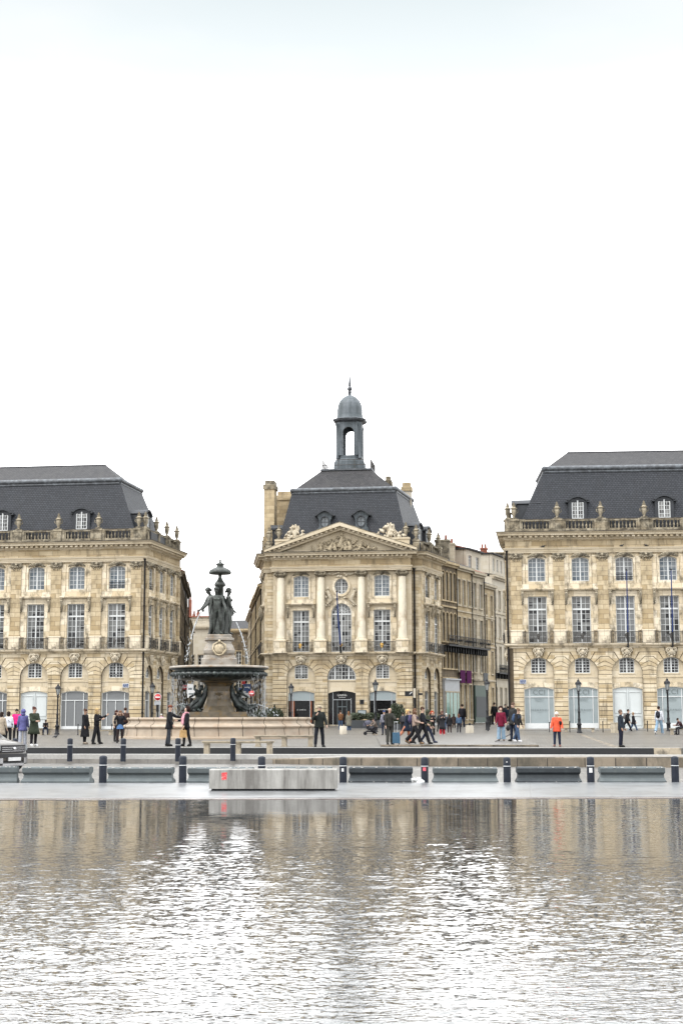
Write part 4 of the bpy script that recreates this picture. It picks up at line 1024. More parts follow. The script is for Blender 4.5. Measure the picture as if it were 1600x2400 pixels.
# pediment
b = MB(); b.prism([(-7.0, 17.25), (7.0, 17.25), (0, 19.5)], -.2, .5, 1)
for s_ in (-1, 1):
    q = [(s_ * 7.5, 17.2), (s_ * 7.5, 17.42), (0, 20.03), (0, 19.68)]; q2 = [(s_ * 7.2, 17.2), (s_ * 7.1, 17.30), (0, 19.68), (0, 19.33), (s_ * 6.2, 17.2)]
    if s_ > 0: q = [q[0], q[1], q[2], q[3]]; q2 = [q2[0], q2[1], q2[2], q2[3], q2[4]]
    else: q = q[::-1]; q2 = q2[::-1]
    b.prism(q, -1.2, .5); b.prism(q2, -.75, .5)
    for k in range(15):
        t = (k + .7) / 15.6; x = s_ * 7.3 * (1 - t); z = 17.22 + (19.62 - 17.22) * t
        b.box(x - .12, x + .12, -1.05, -.7, z - .12, z + .05)
for s_ in (-1, 1):
    q = [(s_ * 7.52, 17.43), (s_ * 7.52, 17.5), (0, 20.11), (0, 20.035)]; b.prism(q if s_ > 0 else q[::-1], -1.21, .45, 2)
b.build('pediment', ['inner', 'inner', 'dirty'], pav)
b = MB(); b.prism([(-7.4, 17.3), (7.4, 17.3), (0, 19.93)], .5, 2.4); b.build('pediment_roof', 'slate_old', pav)
b = MB(); rr = random.Random(9)
def figure(mb, x, z, s, y, lean=0):      # small relief figure
    mb.tube([(x - .1 * s, y, z), (x + lean * .1 * s, y - .08, z + .45 * s), (x + lean * .25 * s, y, z + .85 * s)], [.26 * s, .2 * s, .13 * s], 7)
    mb.ell((x + lean * .3 * s, y - .1, z + 1.08 * s), (.12 * s, .12 * s, .15 * s), n=7)
    mb.tube([(x + lean * .2 * s, y, z + .8 * s), (x + .4 * s * (lean or 1), y - .1, z + .6 * s), (x + .55 * s * (lean or 1), y - .1, z + .85 * s)], .07 * s, 5)
    mb.tube([(x, y - .1, z + .2 * s), (x + .45 * s * (lean or 1), y - .15, z + .25 * s), (x + .6 * s * (lean or 1), y - .1, z)], .1 * s, 5)
figure(b, 0, 17.7, 1.15, -.4, .3)
for x, s, l in ((-1.0, .95, 1), (1.0, .95, -1), (-1.9, .7, -1), (1.9, .75, 1), (-2.7, .5, -1), (2.7, .55, 1), (.55, .9, -1), (-.5, .8, -1)): figure(b, x, 17.4, s, -.36, l)
for k in range(70):
    x = rr.gauss(0, 1.35); zm = 17.35 + rr.random() * max(.15, (1 - abs(x) / 3.8)) * 1.5
    if abs(x) < 3.4: b.ell((x, -.28, zm), (rr.uniform(.1, .3), .16, rr.uniform(.07, .2)), n=6, jit=.3, R=Matrix.Rotation(rr.uniform(-1, 1), 3, 'Y'))
b.build('pediment_relief', 'carved', pav)
# attic blocks and trophies beside the pediment
for s_ in (-1, 1):
    b = MB(); a, c = sorted((s_ * 2.6, s_ * 6.7)); b.box(a, c, .35, 1.1, 17.3, 18.45); b.box(a - .05, c + .05, .28, 1.17, 18.45, 18.62)
    b.build('attic_block', 'inner', pav)
    b = MB(); rr = random.Random(20 + s_)
    x0 = s_ * 4.75
    figure(b, x0 - .1 * s_, 18.7, 1.05, .6, s_)
    for k in range(46):
        x = rr.gauss(0, .62); x = max(-1.45, min(1.45, x)); z = 18.6 + rr.random() * (1.55 - abs(x) * .85)
        b.ell((x0 + x, .6 + rr.uniform(-.15, .15), z), (rr.uniform(.08, .28), rr.uniform(.12, .2), rr.uniform(.08, .28)), n=6, jit=.25, R=Matrix.Rotation(rr.uniform(-1, 1), 3, 'Y'))
    for k in range(4):
        a = math.radians(50 + 24 * k); b.tube([(x0, .6, 19.0), (x0 + .6 * math.cos(a), .6, 19.0 + .9 * math.sin(a)), (x0 + .75 * math.cos(a + .2), .6, 19.0 + 1.15 * math.sin(a + .2))], [.2, .13, .08], 6)
    b.build('trophy_sculpture', 'carved_light', pav)
for X, sgn, Lx in ((T(0, .5, 0), -1, 0), (T(0, .5, 0), 1, 0)):
    pedestal(pav, X, sgn * 7.35, hw=.3, wings=False); 
for u in (-6.35, 6.35): place(PROTO['urn'], pav, T(u, .55, 18.6))
for X, Lx, f in ((XR, LR, 1), (XL, LL, -1)):
    us = [3.6, 6.9] if f > 0 else [LL - 3.6, LL - 7.0]
    pv = .6 if f > 0 else LL - .6
    for u in us:
        pedestal(pav, X, u, hw=.28); a, c = sorted((pv, u)); balustrade(pav, X, a + .35, c - .35); pv = u
    place(proto('dormer', None), pav, X @ T(2.2 if f > 0 else LL - 2.2, .75, 18.35)); place(proto('dormer', None), pav, X @ T(5.2 if f > 0 else LL - 5.2, .75, 18.35))
# roof
zb, zk, zt = 18.1, 23.75, 26.15
A = [(-6.55, 1.0, zb), (6.5, 1.0, zb), (8.2, 11.6, zb), (-8.2, 11.6, zb)]
B = [(-5.25, 2.1, zk), (5.2, 2.1, zk), (6.2, 10.3, zk), (-6.2, 10.3, zk)]
Cc = [(-2.55, 4.2, zt), (2.5, 4.2, zt), (2.6, 8.4, zt), (-2.6, 8.4, zt)]
mansard(pav, [A, B, Cc], ('slate', 'slate_old'))
b = MB(); b.slab([(-7.3, .7), (7.3, .7), (9.0, 8.3), (7.5, 11.9), (-7.5, 11.9), (-9.2, 9.0)], 16.9, 18.12); b.build('attic_base', 'dark_zinc', pav)
b = MB(); b.slab([(-9.2, 9.2), (9, 8.0), (8.2, 12.2), (-8.2, 12.2)], 0, 16.9); b.build('rear_wall', 'ashlar', pav)
b = MB(); b.slab([(p[0] * 1.05, p[1] + (-.15 if p[1] < 5 else .15)) for p in Cc], zt - .02, zt + .14); b.build('roof_platform', 'zinc_light', pav)
# oval dormers
def mk_oval_dormer():
    b = MB(); ov = [(0.38 * math.cos(math.radians(a)), 1.45 + .5 * math.sin(math.radians(a))) for a in range(-90, 270, 15)]
    rp = [(x, z) for x, z in ov if x > 1e-6]
    body = [(.0, -.1), (.75, -.1), (.75, .75), (.56, .95), (.56, 1.6), (.8, 2.1), (.62, 2.3), (.3, 2.42), (0, 2.45), (0, 1.95)] + rp[::-1] + [(0, .95)]
    b.prism(body, 0, .25); b.prism([(-x, z) for x, z in body][::-1], 0, .25)
    b.box(-.5, .5, .25, 2.6, -.1, 1.9, 0)
    hood = [(1.02, 2.1), (.84, 2.22), (.6, 2.34), (.42, 2.5), (.2, 2.6), (0, 2.63)]; hood = hood + [(-x, z) for x, z in hood[::-1][1:]]
    for i in range(len(hood) - 1):
        p, q = hood[i], hood[i + 1]; b.prism([p, q, (q[0] * .95, q[1] - .13), (p[0] * .95, p[1] - .13)], -.3, 1.6, 1)
    sh = [(x * 1.22, 1.45 + (z - 1.45) * 1.2) for x, z in ov]
    for i in range(len(ov)):
        j = (i + 1) % len(ov); b.prism([sh[i], sh[j], ov[j], ov[i]], -.08, .01, 1)
    o = b.build('oval_dormer', ['zinc', 'dark_zinc'], pav)
    g = MB(); fan_pane(g, ov, .14); g.build('pane', 'pane_blue', o)
    f = MB(); f.box(-.03, .03, .08, .13, .97, 1.93); f.box(-.36, .36, .085, .125, 1.42, 1.48); f.build('window_bar', 'zinc_light', o)
    return o
for u in (-1.78, 1.82): place(proto('ovald', mk_oval_dormer), pav, T(u * 1.01, 1.05, 18.95))
# chimneys (positions surveyed from their tops)
def chimney(px0, px1, ptop, Y, zb, mt='tanwall', dp=1.2, pots=0, parent=pav, cap='dirty'):
    a, c = At(px0, ptop, Y), At(px1, ptop, Y); z = a.z; o_ = parent.location
    b = MB(); b.box(a.x - o_.x, c.x - o_.x, Y - o_.y, Y - o_.y + dp, zb, z - .9 - o_.z, 0)
    b.box(a.x - .1 - o_.x, c.x + .1 - o_.x, Y - o_.y - .1, Y - o_.y + dp + .1, z - .9 - o_.z, z - .45 - o_.z, 1)
    b.box(a.x + .05 - o_.x, c.x - .05 - o_.x, Y - o_.y + .05, Y - o_.y + dp - .05, z - .45 - o_.z, z - .0 - o_.z, 1)
    return b.build('chimney', [mt, cap], parent)
chimney(619, 643, 1126, 141.0, 17, dp=1.6); chimney(649, 684, 1152, 144, 17, dp=2, cap='tanwall'); chimney(941, 962, 1131, 147, 18, 'render', cap='tanwall'); chimney(902, 915, 1116, 147.8, 20, 'greywall')
pipe(pav, 7.15, .30, .1, 15.3)
# lantern with dome
lan = MB(); cx, cy, z0 = 0.12, 6.2, zt
def octo(r, ch): return [(-ch, -r), (ch, -r), (r, -ch), (r, ch), (ch, r), (-ch, r), (-r, ch), (-r, -ch)]
def ring_(mb, r0, c0, z0_, r1, c1, z1_, m=0):
    A_, B_ = octo(r0, c0), octo(r1, c1)
    vs = [(x, y, z0_) for x, y in A_] + [(x, y, z1_) for x, y in B_]
    mb.add(vs, [(k, (k + 1) % 8, (k + 1) % 8 + 8, k + 8) for k in range(8)] + [list(range(8, 16))], m)
ring_(lan, 1.62, .85, 0, 1.55, .8, .95); ring_(lan, 1.55, .8, .95, 1.35, .75, 1.25)
ring_(lan, 1.3, .72, 1.25, 1.3, .72, 1.6)
for k in range(4):
    X = RZ(math.pi / 2 * k)
    o_ = [(-.58, 1.6), (.58, 1.6)] + arc(0, 4.0, .58, 0, 180, 12)
    cell(lan, 0, -.74, .74, 1.6, 5.1, o_, -1.3, -1.02, 0, X)
    band(lan, o_, .09, -1.34, -1.3, 0, X)
    # canted pier
    lan.slab([(.74, -1.3), (.95, -1.32), (1.32, -.95), (1.3, -.74), (1.02, -.74), (.74, -1.02)], 1.6, 5.1, 0, X)
    lan.tube([(1.18, -1.18, 1.25), (1.12, -1.12, 1.9), (1.05, -1.05, 3.2), (1.08, -1.08, 4.2), (1.2, -1.2, 4.9)], [.2, .13, .11, .13, .2], 6, 0, X)
ring_(lan, 1.3, .72, 5.1, 1.62, .9, 5.28, 1); ring_(lan, 1.62, .9, 5.28, 1.7, .95, 5.45, 1); ring_(lan, 1.72, .96, 5.45, 1.5, .85, 5.56, 1)
dome = [(1.5, 5.55), (1.36, 5.75), (1.30, 6.1), (1.30, 6.6), (1.22, 7.1), (1.02, 7.55), (.72, 7.9), (.4, 8.1), (.14, 8.2)]
lan.lathe(dome, 32, 2, flute=lambda a, z: .02 * abs(math.cos(a * 8)))
lan.lathe([(.17, 8.15), (.17, 8.5), (.2, 8.52), (.2, 8.6), (.1, 8.65)], 12, 3); lan.ell((0, 0, 8.88), .27, 3, n=12)
lan.lathe([(.1, 9.1), (.15, 9.2), (.16, 9.3), (.1, 9.9), (.015, 10.55)], 8, 3)
o = lan.build('lantern_tower', ['zinc', 'zinc_light', 'zinc', 'zinc_light'], pav, T(cx, cy, z0 + .1))
r = MB(); r.tube([(0, 0, 10.5), (0, 0, 15.6)], .02, 4); r.build('lightning_rod', 'band', o)
b = MB()
c4 = [(-2.5, 4.2), (2.5, 4.2), (2.5, 8.4), (-2.5, 8.4)]
for k in range(4):
    p, q = Vector(c4[k]), Vector(c4[(k + 1) % 4])
    for z in (.55, 1.1): b.tube([(p.x, p.y, zt + z), (q.x, q.y, zt + z)], .035, 4)
    for j in range(3 if k % 2 == 0 else 7):
        t = p.lerp(q, j / (3 if k % 2 == 0 else 7)); b.tube([(t.x, t.y, zt + .1), (t.x, t.y, zt + 1.12)], .035, 4)
b.build('roof_railing', 'rustiron', pav)
# ------------------------------------------------------------------ street houses
def mk_simple_window(w, h, arch=False, glass='pane_dark'):
    def f():
        out_ = hole('a', w / 2, 0, h - (w * .3 if arch else 0), w * .3 if arch else 0)
        o = win_frame(out_, 2, [h * .25, h * .5, h * .75], stile=.06, bar=.04, mid=.09).build('window', 'white')
        g = MB(); fan_pane(g, out_, .012); g.build('pane', glass, o)
        return o
    return f
def townhouse(P0, P1, z0, z1, nb, floors, mat, label, winw=0.95, arch=False, depth=7, roof='terracotta', eave=0.45, shop=None, name='townhouse', rise=1.4, surround=True, shutter=False, rev=.16):
    """P0->P1 in plan, the street is on the right of that direction"""
    P0, P1 = Vector(P0[:2]), Vector(P1[:2]); d = P1 - P0; L = d.length
    root = empty(name, (P0.x, P0.y, 0), math.atan2(d.y, d.x), label, 'building')
    b = MB(); t = MB(); w = L / nb
    zc = [z0] + [(floors[i][0] + floors[i][1] + floors[i + 1][0]) / 2 for i in range(len(floors) - 1)] + [z1]
    ww = min(winw, w * .62)
    for i, (zs, h) in enumerate(floors):
        out_ = hole('a', ww / 2, zs, zs + h - (ww * .3 if arch else 0), ww * .3 if arch else 0)
        for k in range(nb):
            c = (k + .5) * w
            cell(b, c, k * w, (k + 1) * w, zc[i], zc[i + 1], out_, 0, .4)
            if surround: band(t, out_, .12, -.06, .003, 0, None, c); t.box(c - ww / 2 - .18, c + ww / 2 + .18, -.14, .003, zs - .14, zs)
            if not (shop and i == 0):
                key = 'sw%.2f_%.2f_%d' % (ww, h, arch)
                place(proto(key, mk_simple_window(ww, h, arch, 'pane_dark' if (i + nb) % 2 else 'pane')), root, T(c, rev + .04, zs))
            if shutter and (k + i) % 2 == 0: t.box(c - ww / 2 + .03, c + ww / 2 - .03, .08, .12, zs, zs + h, 1)
        if i: t.box(0, L, -.12, .0, zc[i] - .1, zc[i] + .08)
    t.box(-.02, L + .02, -eave, .3, z1 - .05, z1 + .22); t.box(0, L, -eave * .55, .0, z1 - .28, z1 - .05)
    b.box(0, L, depth - .3, depth, z0, z1); b.box(0, .3, .4, depth - .3, z0, z1); b.box(L - .3, L, .4, depth - .3, z0, z1)
    b.box(.3, L - .3, .4, depth - .3, z1 - .4, z1 - .1)
    b.build('wall', mat, root); t.build('trim', ['sooty' if mat == 'sootdark' else 'greywall' if mat != 'sooty' else 'tanwall', 'shutter'], root)
    r = MB(); X = Matrix(((0, 1, 0, 0), (1, 0, 0, 0), (0, 0, 1, 0), (0, 0, 0, 1)))
    r.add([(0, -eave, z1 + .23), (L, -eave, z1 + .23), (L, depth / 2, z1 + rise + .3), (0, depth / 2, z1 + rise + .3), (L, depth + .2, z1 + .23), (0, depth + .2, z1 + .23)],
          [(0, 1, 2, 3), (3, 2, 4, 5), (0, 3, 5), (1, 4, 2)]); r.build('roof', roof, root)
    pipe(root, L - .1, -.12, .2, z1 - .3, r=.06)
    return root
def iron_gallery(root, L, z, depth=1.0, x0=0.0):
    b = MB(); b.box(x0, L, -depth, 0, z - .12, z); n = int((L - x0) / .26)
    for x in [x0 + (L - x0) * i / 6 for i in range(7)]: b.prism([(0, 0)] * 0 or [(x - .07, z - .7), (x + .07, z - .7), (x + .07, z - .12), (x - .07, z - .12)], -depth * .55, 0)
    b.box(x0, L, -depth, -depth + .05, z + .95, z + 1.0); b.box(x0, L, -depth, -depth + .04, z + .02, z + .06)
    for k in range(n + 1):
        x = x0 + (L - x0) * k / n; b.box(x - .022, x + .022, -depth + .005, -depth + .04, z, z + .97)
    for k in range(int(L / .5)): b.tube(spiral(x0 + .25 + .5 * k, z + .5, .2, 1.5, 10, 1), .025, 4, X=T(0, -depth, 0))
    b.build('balcony', 'iron', root)
def along(P0, ang, px):
    """point on the line from P0 in direction ang (from +Y to +X) seen at photo column px"""
    d = Vector((math.sin(ang), math.cos(ang))); r = ray(px, 1600); k = r.x / r.y
    t = (k * P0[1] - P0[0]) / (d.x - k * d.y); return (P0[0] + d.x * t, P0[1] + d.y * t)
aR = math.radians(17.7); S0 = (-8.72, 145.9)
s1, s2, s3 = along(S0, aR, 1071), along(S0, aR, 1107), along(S0, aR, 1136)
h = townhouse(S0, s1, 0.4, 17.0, 4, [(1.0, 3.2), (6.2, 1.9), (8.95, 3.0), (13.2, 3.0)], 'sooty', 'soot-darkened house beside the pavilion with narrow arched windows and a pale grey shopfront', arch=True, winw=.9, shop=1, roof='slate_old')
L = (Vector(s1) - Vector(S0)).length
iron_gallery(h, L, 8.55, .85)
b = MB(); b.box(.1, L - .1, -.28, .0, .45, 5.0, 0); b.box(.3, L * .5, -.33, -.28, .9, 3.7, 1); b.box(L * .55, L - .35, -.33, -.28, .9, 3.7, 2); b.box(.0, L, -.45, .0, 5.0, 5.15, 0)
for x in (.25, L * .3, L * .52, L * .78, L - .3): b.box(x - .04, x + .04, -.36, -.28, .45, 3.8, 3)
b.box(.1, L - .1, -.36, -.28, 3.72, 3.85, 3); b.build('shopfront', ['shopgrey', 'shopgreen', 'shopgreen', 'greywall'], h)
h = townhouse(s1, s2, 0.5, 16.9, 3, [(1.0, 3.6), (6.0, 2.4), (8.8, 2.9), (13.0, 2.7)], 'tanwall', 'tan stone house with three plain windows per floor and two purple banners above its door', winw=.85, arch=False, roof='slate_old')
L2 = (Vector(s2) - Vector(s1)).length; iron_gallery(h, L2, 8.55, .85)
for k in range(2):
    bb = MB(); bb.box(.2 + k * 1.9, 1.6 + k * 1.9, -.32, -.26, 4.75, 6.05); bb.tube([(.2 + k * 1.9, -.29, 6.05), (1.6 + k * 1.9, -.29, 6.05)], .04, 5); o = bb.build('banner', 'purple', h)
h = townhouse(s2, s3, 0.6, 16.7, 2, [(1.2, 3.2), (6.0, 2.4), (8.8, 2.9), (13.0, 2.7)], 'greywall', 'grey stone house with two windows per floor over a dark green shop', winw=.85, roof='terracotta')
L3 = (Vector(s3) - Vector(s2)).length; iron_gallery(h, L3 * .9, 8.55, .85)
b = MB(); b.box(.1, L3 - .1, -.25, .0, .6, 4.6, 0); b.box(.3, L3 - .3, -.29, -.25, 1.2, 3.4, 1); b.box(.2, 1.6, -1.2, -1.12, 5.0, 5.9, 2); b.build('shopfront', ['darkgreen', 'planter', 'planter'], h)
# attic house and rubble gable above the row
b0 = along((S0[0] - .5, S0[1] + 2.5), aR, 1096); b1 = along((S0[0] - .5, S0[1] + 2.5), aR, 1131)
def block(P0, P1, z0, z1, mat, name, label, nb=0, depth=5, wz=None, roofm=None, cat='building', wall_name='wall'):
    P0, P1 = Vector(P0[:2]), Vector(P1[:2]); d = P1 - P0; L = d.length
    root = empty(name, (P0.x, P0.y, 0), math.atan2(d.y, d.x), label, cat); b = MB()
    if nb:
        w = L / nb
        for k in range(nb): cell(b, (k + .5) * w, k * w, (k + 1) * w, z0, z1, hole('r', w * .2, wz[0], wz[1]), 0, .3); place(proto('bw%.2f' % w, mk_simple_window(w * .4, wz[1] - wz[0])), root, T((k + .5) * w, .15, wz[0]))
        b.box(0, L, .35, depth, z0, z1 - .02)
    else: b.box(0, L, 0, depth, z0, z1)
    b.build(wall_name, mat, root)
    r = MB(); r.box(-.2, L + .2, -.3, depth + .1, z1 + .003, z1 + .16); r.build('roof', roofm or 'terracotta', root)
    return root
def at_h(P, py): return zat(P, py)
zz = at_h(b0, 1300)
g_ = block(b0, b1, 12, 19.6, 'render', 'attic_house', 'cream attic storey with two small windows rising above the roofs of the row', 2, wz=(17.6, 19.0), depth=4, roofm='slate_old')
q0 = At(1062, 1300, 158); q1 = At(1112, 1300, 163); block((q0.x, q0.y), (q1.x, q1.y), 8, at_h((q1.x, q1.y), 1292), 'rubble', 'rubble_gable_house', 'old house with rough rubble gable and orange tiled roof above the street row', depth=3)
q0 = At(1120, 1300, 192); q1 = At(1200, 1300, 192); block((q0.x, q0.y), (q1.x, q1.y), 8, at_h((q1.x, q1.y), 1296), 'rubble', 'rubble_wall_house', 'distant pale rubble-walled house beyond the street bend', depth=5, roofm='greywall')
q = At(1135, 1300, 190)
for (px, Y, pt, pb, w, lab, mt) in ((1133, 191, 1283, 1298, .9, 'red brick chimney on the distant rubble house', 'terracotta'), (1036, 152, 1264, 1300, 1.5, 'stone chimney with sooty pots just behind the pavilion parapet', 'dirty'), (1051, 156, 1272, 1312, 1.3, 'grey rendered chimney with one red pot behind the pavilion', 'greywall')):
    a = At(px, pt, Y); zb = 16.5 if Y > 170 else 14.5; b = MB(); hw = w / 2; b.box(-hw, hw, -hw, hw, zb, a.z - .3); b.box(-hw - .08, hw + .08, -hw - .08, hw + .08, a.z - .3, a.z - .1)
    for k in (-1, 1): b.lathe([(.14, a.z - .1), (.12, a.z + .45)], 8, 1, T(k * hw * .5, 0, 0))
    o = b.build('roof_chimney', [mt, 'terracotta'], None); o.location = (a.x, Y, 0); tag(o, lab, 'chimney')
# farther houses on the right street
f0 = along(s3, math.radians(14), 1136.5); f1 = along(s3, math.radians(14), 1160)
Pq = At(1134, 1600, 166); d_ = (math.sin(math.radians(15)), math.cos(math.radians(15))); Pq = (Pq.x, 166); Pr = along(Pq, math.radians(15), 1160)
townhouse(Pq, Pr, .6, 16.4, 2, [(1.2, 3.4), (6.2, 2.6), (9.8, 2.6), (13.0, 2.4)], 'tanwall', 'tall narrow tan house beyond the green shop in the right street', winw=.8, roof='slate_old')
Ps = (At(1156, 1600, 178).x, 178); Pt = along(Ps, math.radians(15), 1200)
h = townhouse(Ps, Pt, .7, 18.6, 4, [(1.2, 3.6), (7.0, 2.9), (11.0, 2.6), (14.6, 2.4)], 'render', 'pale stone house with iron balcony closing the far end of the right street', winw=.85, roof='slate_old', rise=.6)
iron_gallery(h, 8, 6.6, .8)
block(Ps, Pt, 18.9, 21.4, 'render', 'set_back_attic', 'recessed attic storey with narrow windows on top of the pale far house', 5, wz=(19.3, 20.9), depth=5, roofm='slate_old')
# left street, its left side
aL = math.radians(-12.3); t0 = (-33.7, 136.2)
def al(P, a, t): return (P[0] + math.sin(a) * t, P[1] + math.cos(a) * t)
townhouse(t0, al(t0, aL, 17), 0.1, 15.3, 6, [(1.0, 3.2), (6.2, 2.6), (9.6, 2.4), (12.4, 1.9)], 'sootdark', 'soot-black stone house behind the left building with many tall windows', winw=1.0, roof='terracotta', shutter=True)
townhouse(al(t0, aL, 17.02), al(t0, aL, 34), 0.1, 15.8, 6, [(1.0, 3.2), (6.2, 2.6), (9.6, 2.4), (12.4, 1.9)], 'sootdark', 'second dark stone house along the left side of the narrow left street', winw=1.0, roof='terracotta')
townhouse(al(t0, aL, 34.02), al(t0, aL, 62), 0.1, 13.0, 9, [(1.0, 3.2), (6.2, 2.4), (9.2, 2.2)], 'tanwall', 'tan house farthest along the left side of the left street', winw=1.0, roof='terracotta')
# left street, its right side (faces left): from back to front
u0_ = (-27.75, 147.9); bR = math.radians(-12.7)
townhouse(al(u0_, bR, 16), al(u0_, bR, .02), 0.2, 15.0, 6, [(1.0, 3.2), (6.2, 2.6), (9.6, 2.4), (12.4, 1.9)], 'sooty', 'brown stone house right behind the pavilion on the left street', winw=1.0, roof='slate_old', shutter=True)
townhouse(al(u0_, bR, 34), al(u0_, bR, 16.02), 0.2, 15.2, 6, [(1.0, 3.2), (6.2, 2.6), (9.6, 2.4), (12.4, 1.9)], 'sooty', 'second brown stone house on the right side of the left street', winw=1.0, roof='slate_old')
townhouse(al(u0_, bR, 52), al(u0_, bR, 34.02), 0.2, 14.8, 6, [(1.0, 3.2), (6.2, 2.6), (9.6, 2.4), (12.4, 1.9)], 'tanwall', 'last brown stone house on the right side of the left street', winw=1.0, roof='slate_old')
# houses closing the left street
q0 = At(436, 1600, 206); q1 = At(506, 1600, 206)
zt_ = at_h((q1.x, 206), 1470)
h = townhouse((q0.x, 206), (q1.x, 206), .2, zt_, 3, [(1, 3), (5.0, 2.4), (8.4, 1.9)], 'render', 'white house with balustrade closing the end of the left street', winw=1.1, roof='render', rise=.3)
balustrade(h, I4, .3, 3.9, z=zt_ + .25, mat='render')
block((q0.x, 209), (q1.x, 209), 5, at_h((q1.x, 209), 1446), 'render', 'set_back_house', 'cream attic with orange tiles above the white end house', depth=5)
q0 = At(507, 1600, 204); q1 = At(590, 1600, 204)
townhouse((q0.x, 204), (q1.x, 204), .2, at_h((q0.x, 204), 1478), 4, [(1, 3.2), (5.4, 2.4), (8.8, 1.9)], 'sooty', 'brown stone house with dark doorway closing the right part of the left street', winw=1.0, roof='slate_old')
for (px, pt, w) in ((446, 1398, .9), (455, 1432, .7), (465, 1428, .8)):
    a = At(px, pt, 212); w *= .45; b = MB(); b.box(-w / 2, w / 2, -.4, .4, 13, a.z - .5); 
    for k in (-.1, .1): b.lathe([(.09, a.z - .5), (.08, a.z)], 8, 1, T(k, 0, 0))
    o = b.build('roof_chimney', ['terracotta', 'terracotta']); o.location = (a.x, 212, 0)
    tag(o, {446: 'tall red chimney at the far end of the left street, left of two shorter ones', 455: 'short red chimney between two others at the end of the left street', 465: 'rightmost red chimney at the end of the left street'}[px], 'chimney')
# orange-roofed block behind the white house so that the sky ends on roofs
# ------------------------------------------------------------------ ground
WAVE_LO, WAVE_HI = 0.019, 0.064
def zg(Y): return 0.0 if Y < 107 else min(0.42, (Y - 107) * 0.0125)
M['ground'] = simple('far_ground', (0.22, 0.21, 0.2), 0.9)
M['setts'] = masonry('stone_setts', (0.34, 0.315, 0.28), (0.15, 0.14, 0.122), (0.06, 0.056, 0.05), 0.32, 0.30, 0.035, (0.11, 0.10, 0.09), (0.38, 0.52), rough=0.35, bump=0.9, streak=1.0, spec=0.5, patch=(0.15, 0.142, 0.13))
M['paving'] = masonry('stone_paving', (0.32, 0.30, 0.27), (0.24, 0.225, 0.205), (0.13, 0.125, 0.115), 0.9, 0.5, 0.012, (0.14, 0.13, 0.12), (0.42, 0.68), rough=0.35, bump=0.25, streak=1.0, spec=0.6)
M['granite'] = masonry('wet_granite_slabs', (0.20, 0.209, 0.218), (0.175, 0.183, 0.192), (0.14, 0.145, 0.15), 1.70, 7.9, 0.016, (0.09, 0.092, 0.095), (0.48, 0.60), rough=0.28, bump=0.2, streak=1.0, spec=0.6, off=0)
M['kerb'] = masonry('kerb_stone', (0.30, 0.25, 0.19), (0.19, 0.155, 0.115), (0.05, 0.043, 0.036), 1.05, 2.0, 0.02, (0.07, 0.065, 0.05), (0.42, 0.62), rough=0.7, bump=0.5, streak=0.6)
M['tactile'] = simple('white_tactile_strip', (0.42, 0.41, 0.39), 0.6, var=0.12, scale=12, bump=0.4)
b = MB(); b.add([(-3000, -3000, -1.2), (3000, -3000, -1.2), (3000, 3000, -1.2), (-3000, 3000, -1.2)], [(0, 1, 2, 3)]); tag(b.build('ground', 'ground'), kind='structure')
ys = [61.2, 107, 120, 141, 260]
pl = MB()
for i in range(len(ys) - 1):
    pl.add([(-120, ys[i], zg(ys[i])), (110, ys[i], zg(ys[i])), (110, ys[i + 1], zg(ys[i + 1])), (-120, ys[i + 1], zg(ys[i + 1]))], [(0, 1, 2, 3)])
tag(pl.build('plaza', 'setts'), kind='structure')
b = MB()
for Y_, w_ in ((64.2, .22), (71.5, .3), (88, .35), (103.5, .5)): b.add([(-110, Y_, .005), (100, Y_, .005), (100, Y_ + w_, .005), (-110, Y_ + w_, .005)], [(0, 1, 2, 3)])
for X_ in (-46, -38, -4.2, 3.5): b.add([(X_, 61.3, .0025), (X_ + .3, 61.3, .0025), (X_ + .3, 106.5, .0025), (X_, 106.5, .0025)], [(0, 1, 2, 3)])
tag(b.build('paving_band', 'kerb'), kind='structure')
# pavement strips along the facades
b = MB()
b.slab([(-80, 121.3), (-33.6, 121.5), (-33.4, 126), (-80, 126)], 0.0, 0.17); b.slab([(-2.4, 118.5), (60, 121.8), (60, 130), (-2.4, 126)], -.02, 0.21)
b.slab([(-27, 135.2), (-8.9, 135.2), (-8.9, 139), (-27, 139)], 0.2, 0.36); tag(b.build('pavement', 'paving'), kind='structure')
# tram platform edge: near end of the plaza drops to the track bed
xl, xr = G(30, 1752.5, 0).x, G(1534, 1754.8, 0).x
b = MB(); b.slab([(-60, 60.5), (xl, 60.5), (xl, 61.2), (-60, 61.2)], -.3, -.0); b.build('platform_edge', 'paving') if 0 else None
b = MB(); b.box(xl, xr, 60.62, 60.95, -.30, 0.004); b.box(xl, xr, 60.95, 61.25, -.3, .02, 1)
for k in range(1, 12): x = xl + (xr - xl) * k / 12; b.box(x - .006, x + .006, 60.612, 60.62, -.28, 0.0, 0)
o = b.build('platform_edge', ['black_granite', 'tactile']); tag(o, kind='structure')
b = MB(); b.box(xr, xr + 1.1, 60.6, 61.2, -.3, .01); b.box(xr, 60, 60.75, 61.2, -.3, -.01, 1); b.box(-90, xl, 60.6, 61.2, -.3, .0, 1); o = b.build('platform_end_stone', ['benchstone', 'setts']); tag(o, kind='structure')
b = MB(); b.box(-90, 60, 53.5, 60.63, -.5, -.26); tag(b.build('track_bed', 'paving'), kind='structure')
# low island of paving the walkers stand on
c0, c1, c2, c3 = G(892, 1750, 0), G(1262, 1751, 0), G(1222, 1722, 0), G(880, 1722, 0)
b = MB(); b.slab([(c0.x, c0.y), (c1.x, c0.y), (c2.x, c2.y), (c3.x, c2.y)], [0.0] * 4, [.07, .07, .07, .0]); b.box(c0.x, c1.x, c0.y - .04, c0.y + .3, 0, .085, 1); tag(b.build('low_platform', ['setts', 'kerb']), kind='structure')
